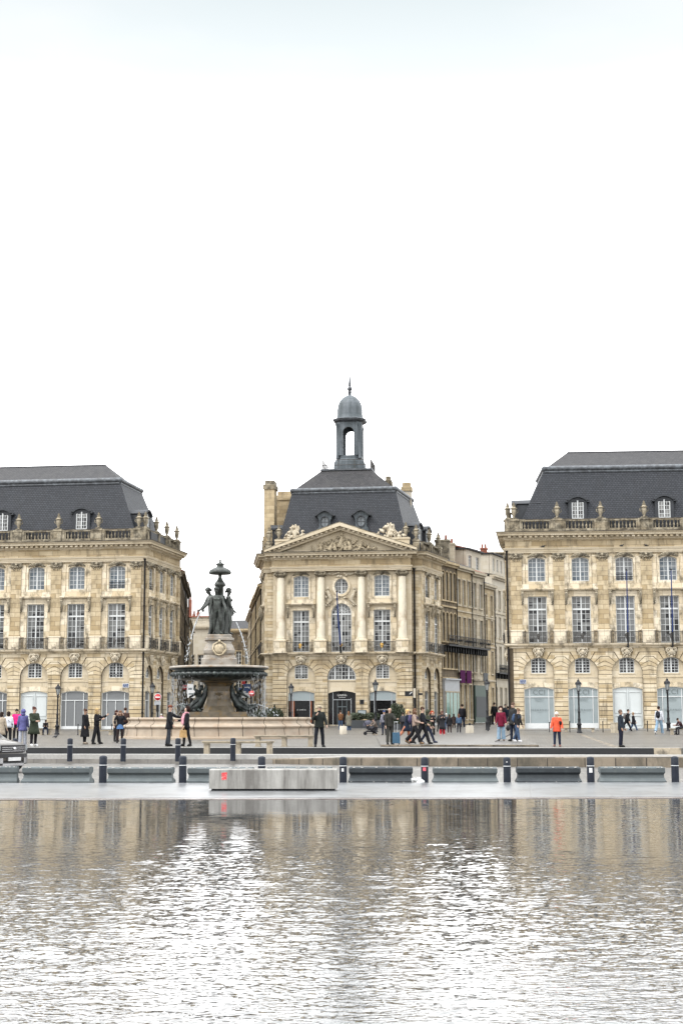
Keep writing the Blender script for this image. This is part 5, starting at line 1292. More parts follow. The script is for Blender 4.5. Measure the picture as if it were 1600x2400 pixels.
# near platform with its stone kerb wall
st = [(-700, 1786, 1778), (-60, 1786.5, 1778.6), (200, 1787, 1779), (400, 1787, 1779.3), (600, 1789, 1779), (800, 1793, 1775.5), (1000, 1795, 1775), (1300, 1796.5, 1774.5), (1590, 1798, 1774), (2400, 1799, 1774)]
ZR = -.42; PL = []
for px, yb, yt in st:
    p = G(px, yb, ZR); PL.append((p.x, p.y, zat((p.x, p.y), yt)))
b = MB(); t = MB(); k_ = MB()
for i in range(len(PL) - 1):
    a, c = PL[i], PL[i + 1]
    t.add([(a[0], a[1] + .28, a[2] + .002), (c[0], c[1] + .28, c[2] + .002), (c[0], 54.2, -.10), (a[0], 54.2, -.10)], [(0, 1, 2, 3)])
    k_.add([(a[0], a[1], ZR - .1), (c[0], c[1], ZR - .1), (c[0], c[1], c[2] - .03), (a[0], a[1], a[2] - .03), (a[0], a[1] + .03, a[2]), (c[0], c[1] + .03, c[2]), (c[0], c[1] + .3, c[2] + .004), (a[0], a[1] + .3, a[2] + .004)],
           [(0, 1, 2, 3), (3, 2, 5, 4), (4, 5, 6, 7)])
tag(t.build('tram_platform', 'paving'), kind='structure'); tag(k_.build('kerb', 'kerb'), kind='structure')
b = MB(); b.box(-90, 60, 53.7, 54.25, -.4, -.085); tag(b.build('tactile_strip', 'tactile'), kind='structure')
def near_z(x, y):
    for i in range(len(PL) - 1):
        if PL[i][0] <= x <= PL[i + 1][0]:
            f = (x - PL[i][0]) / (PL[i + 1][0] - PL[i][0]); yk = PL[i][1] + f * (PL[i + 1][1] - PL[i][1]); zk = PL[i][2] + f * (PL[i + 1][2] - PL[i][2])
            return zk + max(0, min(1, (y - yk) / max(.4, 54.2 - yk))) * (-.10 - zk)
    return -.1
def hit_near(px, py):
    p = G(px, py, -.20 if px < 700 else -.1); return Vector((p.x, p.y, min(-.1, near_z(p.x, min(p.y, 54.2)))))
# road, slab, pool
e0, e1 = G(-700, 1836.3, -.33), G(2300, 1832.2, -.33)
n0, n1 = G(-700, 1872.6, -.33), G(2300, 1865.3, -.33)
b = MB(); b.add([(-90, 30, -.47), (70, 30, -.47), (70, 55.5, -.42), (-90, 55.5, -.42)], [(0, 1, 2, 3)]); tag(b.build('road', 'setts'), kind='structure')
b = MB(); b.slab([(n0.x, n0.y), (n1.x, n1.y), (e1.x, e1.y), (e0.x, e0.y)], -.7, -.33)
o = b.build('quay_pavement', 'granite'); tag(o, kind='structure')
b = MB(); ed = (Vector((n1.x, n1.y)) - Vector((n0.x, n0.y))).normalized(); nn = Vector((ed.y, -ed.x))
a_, c_ = Vector((n0.x, n0.y)), Vector((n1.x, n1.y)); b.slab([tuple(a_ + nn * .42), tuple(c_ + nn * .42), (c_.x, c_.y), (a_.x, a_.y)], -.6, -.336)
M['wetedge'] = simple('wet_brown_edge', (0.17, 0.14, 0.13), 0.25, var=0.6, scale=2.2, dirt=(0.33, 0.31, 0.3), dscale=1.2)
tag(b.build('pool_edge', 'wetedge'), kind='structure')
# the shallow mirror of water
m, t, bs = newmat('shallow_water'); n = t.nodes.new; l = t.links.new
tcn = n('ShaderNodeTexCoord'); sp = n('ShaderNodeSeparateXYZ'); l(tcn.outputs['Object'], sp.inputs[0])
bs.inputs['Base Color'].default_value = (0.04, 0.04, 0.04, 1); bs.inputs['Roughness'].default_value = 0.03
bs.inputs['IOR'].default_value = 1.45; bs.inputs['Specular IOR Level'].default_value = 0.6
mp_ = n('ShaderNodeMapping'); mp_.inputs['Scale'].default_value = (.7, 1.5, 1); l(tcn.outputs['Object'], mp_.inputs[0])
q = n('ShaderNodeTexNoise'); q.inputs['Scale'].default_value = 38; q.inputs['Detail'].default_value = 2; l(mp_.outputs[0], q.inputs[0])
gust = n('ShaderNodeMapRange'); gust.interpolation_type = 'SMOOTHERSTEP'; l(sp.outputs[1], gust.inputs[0]); gust.inputs[1].default_value = 22; gust.inputs[2].default_value = 12.0; gust.inputs[3].default_value = 0.02; gust.inputs[4].default_value = 1.0
hm_ = n('ShaderNodeMath'); hm_.operation = 'MULTIPLY'; l(q.outputs[0], hm_.inputs[0]); l(gust.outputs[0], hm_.inputs[1])
bp = n('ShaderNodeBump'); bp.inputs['Strength'].default_value = 1.0; bp.inputs['Distance'].default_value = 0.0012; l(hm_.outputs[0], bp.inputs['Height']); l(bp.outputs[0], bs.inputs['Normal'])
M['water'] = m
# real ripples: a wind-wave height field, calmer under the sheltered far edge
import numpy as np
def ripple_tile(seed, n_, L_, k0, k1, spread, ang):
    r_ = np.random.RandomState(seed); kx = np.fft.fftfreq(n_, L_ / n_)[:, None] * 2 * np.pi; ky = np.fft.fftfreq(n_, L_ / n_)[None, :] * 2 * np.pi
    k = np.hypot(kx, ky) + 1e-6; th = np.arctan2(ky, kx) - ang
    amp = np.exp(-((np.log(k) - np.log(math.sqrt(k0 * k1))) / (0.5 * np.log(k1 / k0))) ** 2) * (np.abs(np.sin(th)) ** spread) / k ** 1.6
    f = amp * (r_.randn(n_, n_) + 1j * r_.randn(n_, n_)); h = np.real(np.fft.ifft2(f))
    gx = np.gradient(h, L_ / n_, axis=1); return h / (gx.std() + 1e-9)
def sample(tile, L_, x, y):
    n_ = tile.shape[0]; u = (x / L_ * n_) % n_; v = (y / L_ * n_) % n_; i = np.floor(u).astype(int); j = np.floor(v).astype(int); fu, fv = u - i, v - j; i1, j1 = (i + 1) % n_, (j + 1) % n_; i %= n_; j %= n_
    return tile[i, j] * (1 - fu) * (1 - fv) + tile[i1, j] * fu * (1 - fv) + tile[i, j1] * (1 - fu) * fv + tile[i1, j1] * fu * fv
TA = ripple_tile(3, 1024, 13.0, 60, 190, 5.0, 0.10); TB = ripple_tile(7, 512, 17.0, 14, 40, 5.0, -0.12); TG = ripple_tile(9, 256, 60.0, .4, 1.5, .5, .3); TG = TG / TG.std()
NR, NC = 1500, 900
rows = np.exp(np.linspace(math.log(5.2), math.log(30.0), NR)); uu = np.linspace(-.56, .30, NC)
Yg = np.repeat(rows[:, None], NC, 1); Xg = Yg * uu[None, :]
yedge = (a_.y + nn.y * .40) + (c_.y - a_.y) * (Xg - a_.x) / (c_.x - a_.x)
Yg = Yg * (yedge / 30.0) ; Xg = Yg * uu[None, :]
t_ = np.clip((yedge - Yg - 5.0) / 8.0, 0, 1); shelter = t_ * t_ * (3 - 2 * t_)
g_ = np.clip(1 + .38 * sample(TG, 60.0, Xg + 30, Yg + 7), .4, 1.7)
A_ = (WAVE_LO + WAVE_HI * shelter) * g_
Zg = -.345 + A_ * (sample(TA, 13.0, Xg + 40, Yg) + .35 * sample(TB, 17.0, Xg * .96 + Yg * .28 + 50, Yg * .96 - Xg * .28 + 50))
Yg = Yg + 12.0 * (Zg + .345)      # wind steepens the lee side of every ripple
me = bpy.data.meshes.new('water'); me.vertices.add(NR * NC); me.vertices.foreach_set('co', np.stack([Xg, Yg, Zg], -1).astype('f').ravel())
ii = (np.arange(NR - 1)[:, None] * NC + np.arange(NC - 1)[None, :]).ravel(); quads = np.stack([ii, ii + 1, ii + NC + 1, ii + NC], -1).ravel().astype('i')
me.loops.add(len(quads)); me.loops.foreach_set('vertex_index', quads); me.polygons.add(len(quads) // 4)
me.polygons.foreach_set('loop_start', np.arange(0, len(quads), 4, dtype='i')); me.polygons.foreach_set('use_smooth', np.ones(len(quads) // 4, dtype=bool)); me.update(calc_edges=True); me.validate()
me.materials.append(m); wo = bpy.data.objects.new('water', me); COL.objects.link(wo); tag(wo, kind='structure')
b = MB(); a2, c2_ = a_ + nn * .40, c_ + nn * .40     # the rest of the pool, outside the rippled sheet
xa, xb = (-.56 * 30, .30 * 30)
b.slab([(a2.x - 10, a2.y - 80), (c2_.x + 10, c2_.y - 80), (c2_.x, c2_.y), (a2.x, a2.y)], -.80, -.40)
tag(b.build('pool_floor', 'wetedge'), kind='structure')
b = MB(); ya = a2.y; b.add([(a2.x, a2.y - 60, -.35), (-.56 * 5.2, a2.y - 60, -.35), (-.56 * 5.2, 5.2, -.35), (-.56 * 29.2, 29.2, -.35), (a2.x, a2.y, -.35)], [(0, 1, 2, 3, 4)])
b.add([(.30 * 5.2, a2.y - 60, -.35), (c2_.x, a2.y - 60, -.35), (c2_.x, c2_.y, -.35), (.30 * 29, 29, -.35), (.30 * 5.2, 5.2, -.35)], [(0, 1, 2, 3, 4)])
tag(b.build('water', 'water'), kind='structure')
# ------------------------------------------------------------------ fountain
fb = G(512, 1733, 0); dv = Vector((fb.x, fb.y)).normalized(); FC = (fb.x + dv.x * 5.9, fb.y + dv.y * 5.9)
FY = math.atan2(-dv.x, dv.y)
ft = empty('fountain', (FC[0], FC[1], 0), FY, 'large stone and bronze fountain with three standing figures above a wide gadrooned bowl', 'fountain')
def Z(py): return zat(FC, py)
b = MB()
prof = [(6.25, -.02), (6.25, .10), (6.05, .13), (5.95, .17), (5.92, .62), (6.02, .66), (6.06, .74), (6.02, .82), (5.86, .87), (5.76, .96), (5.74, 1.06), (5.82, 1.13), (5.85, 1.2), (5.82, 1.27), (5.3, 1.28), (5.3, .7), (0, .7)]
b.lathe(prof, 96, 0, smooth=False)
for k in range(26):
    a = 2 * math.pi * (k + .5) / 26; X = RZ(a)
    pts = [(r + .006, 0.02 * math.sin(z * 6), z) for r, z in prof[3:14]]
    b.tube(pts, .014, 4, 1, X)
b.build('basin_wall', ['basin', 'pipe'], ft)
b = MB(); b.lathe([(5.32, 1.02), (0, 1.02)], 48); b.build('basin_water', 'water', ft)
sq = lambda r: [(-r, -r), (r, -r), (r, r), (-r, r)]
b = MB(); b.slab([(-2.6, -1.6), (2.45, -1.6), (2.45, 1.6), (-2.6, 1.6)], 1.0, 1.34); b.slab([(-1.85, -1.2), (1.75, -1.2), (1.75, 1.2), (-1.85, 1.2)], 1.34, 1.62)
sec = [(1.05, 1.62), (.98, 1.75), (.85, 2.0), (.72, 2.4), (.66, 2.9), (.70, 3.2), (.85, 3.4), (1.15, 3.48), (1.2, 3.62)]
for i in range(len(sec) - 1):
    (r0, z0_), (r1, z1_) = sec[i], sec[i + 1]
    A_ = [(x * r0, y * r0, z0_) for x, y in octo(1.0, .62)]; B_ = [(x * r1, y * r1, z1_) for x, y in octo(1.0, .62)]
    b.add(A_ + B_, [(k, (k + 1) % 8, (k + 1) % 8 + 8, k + 8) for k in range(8)], 0)
b.lathe([(.0, 0), (.34, 0), (.36, .04), (.34, .08), (.28, .08), (.26, .05), (0, .05)], 20, 0, T(0, -.64, 2.5) @ RX(math.pi / 2)); b.ell((0, -.72, 2.5), (.14, .05, .18), 0, n=8)
b.build('lower_pedestal', 'marble_wet', ft)
b = MB()
b.lathe([(.9, 3.52), (2.2, 3.60), (2.75, 3.70), (2.98, 3.88), (2.98, 4.02), (2.8, 4.14), (2.72, 4.2), (3.0, 4.26), (3.12, 4.34), (3.06, 4.44), (2.9, 4.46), (2.6, 4.36), (0, 4.34)], 128, 0, flute=lambda a, z: (.075 * (abs(math.sin(a * 20)) - .5) if 3.58 < z < 4.16 else 0))
b.build('bowl', 'bronze_dark', ft)
b = MB(); b.lathe([(2.95, 4.40), (0, 4.40)], 40); b.build('bowl_water', 'water', ft)
b = MB(); b.lathe([(3.13, 4.33), (3.16, 4.38), (3.10, 4.46), (2.92, 4.475)], 96); b.build('bowl_rim', 'marble', ft)
b = MB()
def oct_sec(mb, sec, ch=.62, m=0):
    for i in range(len(sec) - 1):
        (r0, z0_), (r1, z1_) = sec[i], sec[i + 1]
        A_ = [(x * r0, y * r0, z0_) for x, y in octo(1.0, ch)]; B_ = [(x * r1, y * r1, z1_) for x, y in octo(1.0, ch)]
        mb.add(A_ + B_, [(k, (k + 1) % 8, (k + 1) % 8 + 8, k + 8) for k in range(8)], m, None, False)
    r, z = sec[-1]; mb.add([(x * r, y * r, z) for x, y in octo(1.0, ch)], [list(range(8))], m)
oct_sec(b, [(1.12, 4.36), (1.12, 4.92), (1.02, 4.98), (1.0, 5.12), (.9, 5.16), (.98, 5.3), (.99, 5.45), (.9, 5.66), (.77, 5.9), (.76, 6.04), (.92, 6.1), (.92, 6.22), (.78, 6.26), (.78, 6.42), (.72, 6.46)], .8)
b.lathe([(.0, 0), (.3, 0), (.34, .06), (.28, .12), (0, .1)], 16, 1, T(0, -1.0, 5.55) @ RX(math.pi / 2 - .2))
for s_ in (-1, 1): b.tube([(s_ * .1, -1.02, 5.95), (s_ * .36, -1.05, 5.8), (s_ * .42, -1.12, 5.5), (s_ * .2, -1.1, 5.2), (0, -1.08, 5.15)], .06, 6, 1)
b.ell((0, -.98, 5.98), (.1, .08, .14), 1, n=8)
b.build('upper_pedestal', ['marble', 'carved'], ft)
ZF = 6.46
b = MB(); b.lathe([(.52, ZF), (.50, 7.2), (.42, 8.1), (.3, 8.9)], 24, flute=lambda a, z: .12 * abs(math.sin(a * 6 + z)))
b.lathe([(.26, ZF), (.24, 8.0), (.22, 9.42), (.34, 9.5), (.36, 9.6), (.3, 9.72), (.24, 9.78), (.16, 9.9), (.1, 10.05), (.12, 10.2), (.28, 10.22), (.62, 10.24), (.66, 10.34), (.6, 10.46), (.45, 10.6), (.24, 10.68), (.2, 10.78), (.27, 10.82), (.26, 10.88), (.1, 10.96), (.05, 11.05), (.07, 11.1), (.0, 11.22)], 20, flute=lambda a, z: (.14 * abs(math.sin(a * 4)) if 10.2 < z < 10.5 else 0))
sc_ = (Z(1309) - ZF) / (11.22 - ZF); fin = b.build('finial_column', 'bronze', ft, T(0, 0, ZF * (1 - sc_)) @ SC(1, 1, sc_))
# ------------------------------------------------------------------ people
SKINS = []
def skin(name, nodes, edges, mat, parent=None, root=0, sub=1, X=None):
    me = bpy.data.meshes.new(name); me.from_pydata([n_[0] for n_ in nodes], edges, []); me.update()
    o = bpy.data.objects.new(name, me); COL.objects.link(o)
    md = o.modifiers.new('skin', 'SKIN'); md.use_smooth_shade = True; md.branch_smoothing = .3
    ly = me.skin_vertices[0].data
    for i, n_ in enumerate(nodes): r = n_[1]; ly[i].radius = (r, r) if not isinstance(r, tuple) else r
    ly[root].use_root = True
    if sub: s_ = o.modifiers.new('sub', 'SUBSURF'); s_.levels = sub; s_.render_levels = sub
    SKINS.append((o, M[mat] if isinstance(mat, str) else mat))
    if parent is not None: o.parent = parent
    if X is not None: o.matrix_local = X
    return o
def bake_skins():
    bpy.context.view_layer.update(); dg = bpy.context.evaluated_depsgraph_get()
    done = []
    for o, mt in SKINS:
        me = bpy.data.meshes.new_from_object(o.evaluated_get(dg)); me.materials.clear(); me.materials.append(mt)
        for p in me.polygons: p.use_smooth = True
        done.append((o, me))
    for o, me in done:
        old = o.data; o.modifiers.clear(); me.name = o.name; o.data = me
        if old.users == 0: bpy.data.meshes.remove(old)
CM_ = {}
def cmat(rgb, rough=.85):
    k = tuple(round(c, 3) for c in rgb)
    if k not in CM_: CM_[k] = simple('cloth_%d' % len(CM_), rgb, rough, var=.25, scale=9, bump=.5, spec=.15)
    return CM_[k]
SKIN_T = [simple('skin_light', (.56, .36, .27), .6, var=.06), simple('skin_tan', (.42, .25, .17), .6, var=.06), simple('skin_dark', (.16, .09, .06), .6, var=.06)]
D = math.radians
def dirv2(fwd, outw, s_):
    f, o_ = D(fwd), D(outw)
    return Vector((s_ * math.sin(o_), -math.sin(f) * math.cos(o_), -math.cos(f) * math.cos(o_)))
def skeleton(p):
    """p: pose dict -> joints"""
    J = {}; lean = D(p.get('lean', 0)); side = D(p.get('side', 0))
    seat = p.get('seat', False)
    legs = p.get('legs', ((3, 3), (-3, 3))); sp_ = p.get('spread', 3); A = {}
    for s_, (hf, kb) in zip((-1, 1), legs):
        hip = Vector((s_ * .088, 0, .92)); k = hip + dirv2(hf, sp_, s_) * .44; an = k + dirv2(hf - kb, sp_ * .5, s_) * .42
        toe = an + Vector((s_ * .03, -.15 * math.cos(D(max(0, kb - hf) * .6)), -.045 - .13 * math.sin(D(max(0, kb - hf) * .9))))
        J['hip', s_], J['knee', s_], J['ank', s_], J['toe', s_] = hip, k, an, toe
    dz = .085 - min(J['ank', -1].z, J['ank', 1].z) if not seat else .085 - min(J['ank', -1].z, J['ank', 1].z)
    def L_(x, y, z):
        v = Vector((x, y, z - .95)); v = Matrix.Rotation(lean, 3, 'X') @ v; v = Matrix.Rotation(side, 3, 'Y') @ v
        return v + Vector((0, 0, .95))
    J['pel'] = Vector((0, 0, .96)); J['waist'] = L_(0, 0, 1.10); J['chest'] = L_(0, .0, 1.30); J['nb'] = L_(0, .01, 1.445); J['neck'] = L_(0, -.0, 1.50)
    tn = D(p.get('nod', 0)); tt = D(p.get('turn', 0))
    hm = Matrix.Rotation(tt, 3, 'Z') @ Matrix.Rotation(tn, 3, 'X')
    J['hm'] = hm; nk = J['neck']
    J['jaw'] = nk + hm @ Vector((0, -.025, .065)); J['cran'] = nk + hm @ Vector((0, -.012, .145)); J['top'] = nk + hm @ Vector((0, -.0, .20)); J['nose'] = nk + hm @ Vector((0, -.112, .115))
    for s_, ar in zip((-1, 1), p.get('arms', ((5, 8, 12, 0), (5, 8, 12, 0)))):
        fw, ou, el, inn = ar
        sh = L_(s_ * .175, 0, 1.405); e_ = sh + dirv2(fw, ou, s_) * .285; w_ = e_ + dirv2(fw + el, ou - inn, s_) * .25; h_ = w_ + dirv2(fw + el + 8, ou - inn, s_) * .075
        J['sh', s_], J['el', s_], J['wr', s_], J['ha', s_] = sh, e_, w_, h_
    for k in J:
        if k != 'hm': J[k] = J[k] + Vector((0, 0, dz))
    J['dz'] = Vector((0, 0, dz))
    return J
def body_mesh(J, mat, parent, X=None, fat=1.0, nude=False, name='body'):
    f = fat
    tk = 1 if nude else .72
    ns = [(J['pel'], .125 * f * tk), (J['waist'], .105 * f * tk), (J['chest'], .135 * f * tk), (J['nb'], .075 * (tk + 1) / 2), (J['neck'], .052), (J['jaw'], .068), (J['cran'], .092), (J['top'], .06), (J['nose'], .014)]
    es = [(0, 1), (1, 2), (2, 3), (3, 4), (4, 5), (5, 6), (6, 7), (5, 8)]
    for s_ in (-1, 1):
        i = len(ns); ns += [(J['hip', s_], .088 * f * (tk + 1) / 2), (J['knee', s_], .056 * f), (J['ank', s_], .038), (J['toe', s_], .032)]; es += [(0, i), (i, i + 1), (i + 1, i + 2), (i + 2, i + 3)]
        m_ = J['hip', s_].lerp(J['knee', s_], .5); 
        i = len(ns); ns += [(J['sh', s_], .058 * f), (J['el', s_], .041 * f), (J['wr', s_], .026), (J['ha', s_], .032)]; es += [(2, i), (i, i + 1), (i + 1, i + 2), (i + 2, i + 3)]
        fd = (J['ha', s_] - J['wr', s_]).normalized(); lat = fd.cross(Vector((1, 0, 0))).normalized(); nrm = fd.cross(lat)
        h = i + 3
        for q in range(4):
            a = J['ha', s_] + lat * (.026 * (q - 1.5) * .8) + fd * .035; b_ = a + fd * (.028, .034, .031, .022)[q] + nrm * .004; c_ = b_ + fd * .022 + nrm * .014 * s_
            j = len(ns); ns += [(a, .0095), (b_, .009), (c_, .008)]; es += [(h, j), (j, j + 1), (j + 1, j + 2)]
        a = J['wr', s_].lerp(J['ha', s_], .7) + lat * -.035; j = len(ns); ns += [(a, .011), (a + fd * .03 - lat * .014, .009)]; es += [(h, j), (j, j + 1)]
    return skin(name, ns, es, mat, parent, 0, 1, X)
def loft(b, rings, n=14, m=0):
    """rings: (centre, rx, ry)"""
    vs = []
    for c, rx, ry in rings:
        for k in range(n):
            a = 2 * math.pi * k / n; vs.append((c[0] + rx * math.cos(a), c[1] + ry * math.sin(a), c[2]))
    fs = [(i * n + k, i * n + (k + 1) % n, (i + 1) * n + (k + 1) % n, (i + 1) * n + k) for i in range(len(rings) - 1) for k in range(n)]
    b.add(vs, fs + [list(range(n))[::-1], [(len(rings) - 1) * n + k for k in range(n)]], m, None, True)
def garment_top(J, mat, parent, r=1.0, hem=None, flare=1.25, hw=.175, sleeve=1.0, collar=False, name='jacket', bare_arms=False, hood=False):
    b = MB(); z0 = J['dz'].z; pel = J['pel']; rr = random.Random(int(r * 100 + hw * 1000 + (hem or 1) * 77 + z0 * 999))
    f = r; w = lambda q: q * (1 + rr.uniform(-.03, .03))
    rings = []
    if hem:
        kn = (J['knee', -1] + J['knee', 1]) / 2; sp_ = abs(J['knee', -1].y - J['knee', 1].y)
        z = hem + z0; t = max(0, (pel.z - z) / max(.1, pel.z - kn.z)); e_ = pel.lerp(kn, min(t, 1.5)); e_.z = z
        for q in (1, .66, .33):
            c = pel.lerp(e_, q); k = 1 + (flare - 1) * q; rings.append((c, w(.168 * f * k), w(.125 * f * k) + sp_ * .4 * min(1, t) * q))
    else: rings.append((pel + Vector((0, 0, -.07)), .168 * f, .122 * f))
    rings += [(pel + Vector((0, 0, .03)), w(.168 * f), w(.122 * f)), (J['waist'], w(.158 * f), w(.118 * f)), (J['waist'].lerp(J['chest'], .55), w(.172 * f), w(.125 * f)),
              (J['chest'] + Vector((0, 0, .03)), w(.185 * f), .122 * f), (J['chest'].lerp(J['nb'], .62), .175 * f, .102 * f), (J['nb'] + Vector((0, 0, -.012)), .125 * f, .082), (J['nb'] + Vector((0, 0, .022)), .078, .068)]
    if collar: rings.append((J['neck'] + Vector((0, 0, .012)), .07, .068))
    loft(b, rings)
    for s_ in (-1, 1):
        sh, el, wr = J['sh', s_] + Vector((-s_ * .02, 0, -.02)), J['el', s_], J['wr', s_]
        b.ell(sh + Vector((s_ * .004, 0, 0)), (.078 * f, .078 * f, .075 * f), 0, None, 10)
        if bare_arms: b.tube([sh, el], [.075 * f, .06 * f], 10)
        else: b.tube([sh, sh.lerp(el, .5), el, el.lerp(wr, .5), wr], [.075 * f, w(.066 * f), w(.06 * f), w(.052 * f), .044 * f], 10); b.ell(el, .059 * f, 0, None, 8)
    return b.build(name, mat, parent)
def garment_legs(J, mat, parent, w=1.0, name='trousers', hi=.98):
    b = MB(); p = J['pel']; loft(b, [(p + Vector((0, 0, -.11)), .13, .1), (p + Vector((0, 0, -.03)), .155, .115), (p + Vector((0, 0, .1)), .145, .105)])
    for s_ in (-1, 1):
        h, k, an = J['hip', s_], J['knee', s_], J['ank', s_]; q = k.lerp(an, .95)
        b.tube([h + Vector((0, 0, .04)), h.lerp(k, .35), h.lerp(k, .8), k, k.lerp(q, .4), q], [.088, .098, .078 * (w + 1) / 2, .074 * w, .068 * w, .058 * w * w], 12); b.ell(k, .073 * w, 0, None, 8)
    return b.build(name, mat, parent)
def hair_mesh(J, kind, mat, parent):
    b = MB(); c = J['cran']; hm = J['hm']; dn = hm @ Vector((0, 0, 1)); bk = hm @ Vector((0, 1, 0))
    def E(off, r, j=.06): b.ell(c + hm @ Vector(off), r, 0, None, 10, j, hm)
    if kind == 'bald': E((0, .02, -.02), (.090, .088, .07)); 
    elif kind == 'short': E((0, .018, .022), (.098, .105, .098))
    elif kind == 'bun': E((0, .018, .02), (.096, .104, .096)); E((0, .09, .085), (.04, .04, .04))
    elif kind == 'bob': E((0, .02, .02), (.108, .112, .1)); E((0, .05, -.07), (.105, .075, .1))
    elif kind == 'long': E((0, .02, .02), (.105, .112, .1)); E((0, .06, -.10), (.1, .07, .14)); E((0, .08, -.26), (.11, .055, .15)); E((.06, -.02, -.12), (.04, .05, .13)); E((-.06, -.02, -.12), (.04, .05, .13))
    elif kind == 'curly':
        for q in range(26):
            a = rnd.uniform(0, 6.28); e_ = rnd.uniform(-.9, 1.4); E((.1 * math.cos(a) * math.cos(e_), .05 + .09 * math.sin(a) * math.cos(e_) if math.sin(a) > -.2 else .02, .11 * math.sin(e_)), (.055, .055, .055), .2)
    elif kind == 'cap': E((0, .01, .04), (.1, .108, .075)); E((0, -.11, .035), (.06, .06, .015)); 
    elif kind == 'hood': E((0, .03, .0), (.122, .128, .135)); E((0, .06, -.13), (.12, .09, .07))
    return b.build('hair' if kind not in ('cap', 'hood') else kind, mat, parent)
PEOPLE_N = 0
def person(px, ytop, yfeet, label, face=0, pose=None, top=(.02, .02, .025), legs=(.015, .017, .025), hair='short', haircol=(.03, .02, .015), skin_t=0,
           hem=None, flare=1.25, legw=1.0, shoe=(.02, .02, .02), z=0.0, bulk=1.1, skirt=None, group=None, extras=(), scarf=None, collar=False, H0=1.74, hw=.175, ground=None, gp=None):
    pose = pose or {}
    P = ground(px, yfeet) if ground else G(px, yfeet, z)
    if gp: P = Vector(gp)
    J = skeleton(pose); Hh = J['top'].z + .06
    Hr = zat((P.x, P.y), ytop) - P.z; s_ = Hr / Hh
    fa = D(face) + math.atan2(-P.x, P.y)     # facing measured against the line of sight
    r = empty('person', P, fa, label, 'person', group); r.scale = (s_ * (1 if bulk < 1.05 else 1.03),) * 3 if 0 else (s_, s_, s_)
    body_mesh(J, SKIN_T[skin_t], r)
    garment_legs(J, cmat(legs), r, legw, 'trousers' if not skirt else 'tights')
    if skirt:
        hp = J['pel']; q = MB(); kn = (J['knee', -1] + J['knee', 1]) / 2; lo = hp.lerp(kn, skirt[1])
        q.tube([hp + Vector((0, 0, .1)), hp, lo], [.14, .165, .2], 14, squash=.85); q.build('skirt', cmat(skirt[0]), r)
    garment_top(J, cmat(top), r, bulk, hem, flare, hw * bulk, name='coat' if hem else 'jacket', collar=collar)
    if haircol is not None: hair_mesh(J, hair, cmat(haircol), r)
    b = MB()
    for k in (-1, 1):
        a, t_ = J['ank', k], J['toe', k]; d = (t_ - a); b.tube([a + Vector((0, .04, -.0)), a + Vector((0, .0, -.02)), a.lerp(t_, .6), t_ + d * .12], [.045, .056, .05, .036], 8)
        b.box(-.045, .045, -.135, .125, -.014, .004, 1, Matrix.Translation(a.lerp(t_, .45) + Vector((0, 0, -.055))) @ Matrix.Rotation(math.atan2(a.z - t_.z - .045, .15), 4, 'X'))
    b.build('shoes', [cmat(shoe), cmat((.03, .03, .03)) if sum(shoe) < 1 else cmat((.7, .7, .7))], r)
    # face
    b = MB(); c = J['cran']; hm = J['hm']
    for k in (-1, 1): b.ell(c + hm @ Vector((k * .034, -.083, -.012)), (.013, .01, .008), 0, None, 6); b.ell(c + hm @ Vector((k * .09, .0, -.02)), (.014, .022, .032), 1, None, 6)
    b.ell(c + hm @ Vector((0, -.082, -.075)), (.026, .012, .008), 2, None, 6)
    b.build('face', ['letter', SKIN_T[skin_t], 'terracotta'], r)
    if scarf:
        b = MB(); nb = J['nb']; b.tube([nb + Vector((.07 * math.cos(a * .785), .075 * math.sin(a * .785), .03)) for a in range(9)], .042, 8)
        b.tube([nb + Vector((-.05, -.1, 0)), nb + Vector((-.07, -.17, -.2)), nb + Vector((-.06, -.19, -.45))], [.05, .06, .05], 8); b.tube([nb + Vector((.05, -.1, 0)), nb + Vector((.06, -.17, -.2)), nb + Vector((.07, -.19, -.5))], [.05, .06, .05], 8)
        b.build('scarf', cmat(scarf), r)
    if 'backpack' in extras or isinstance(extras, dict):
        ex = extras if isinstance(extras, dict) else {}
    else: ex = {}
    if ex.get('backpack'):
        c = J['chest']; g = MB(); g.ell(c + Vector((0, .21, -.06)), (.15, .11, .23), 0, None, 10); g.ell(c + Vector((0, .29, -.12)), (.1, .06, .11), 0, None, 8)
        for k in (-1, 1): g.tube([c + Vector((k * .1, .14, .12)), c + Vector((k * .12, -.02, .15)), c + Vector((k * .13, -.16, .0)), c + Vector((k * .12, .05, -.2))], .018, 5)
        o = g.build('backpack', cmat(ex['backpack'])); o.location = P; o.rotation_euler = (0, 0, fa); o.scale = (s_,) * 3; tag(o, ex['backpack_label'], 'backpack')
    if ex.get('bag'):
        col, side_, zz_ = ex['bag']; c = J['pel'] + Vector((side_ * .2, -.08, zz_)); g = MB(); g.ell(c, (.07, .13, .11), 0, None, 10)
        g.tube([c + Vector((0, 0, .08)), J['chest'] + Vector((side_ * .12, -.14, -.05)), J['nb'] + Vector((-side_ * .1, -.02, .02)), J['chest'] + Vector((-side_ * .0, .17, -.05)), c + Vector((0, .1, .06))], .012, 5)
        o = g.build('shoulder_bag', cmat(col)); o.location = P; o.rotation_euler = (0, 0, fa); o.scale = (s_,) * 3; tag(o, ex['bag_label'], 'bag')
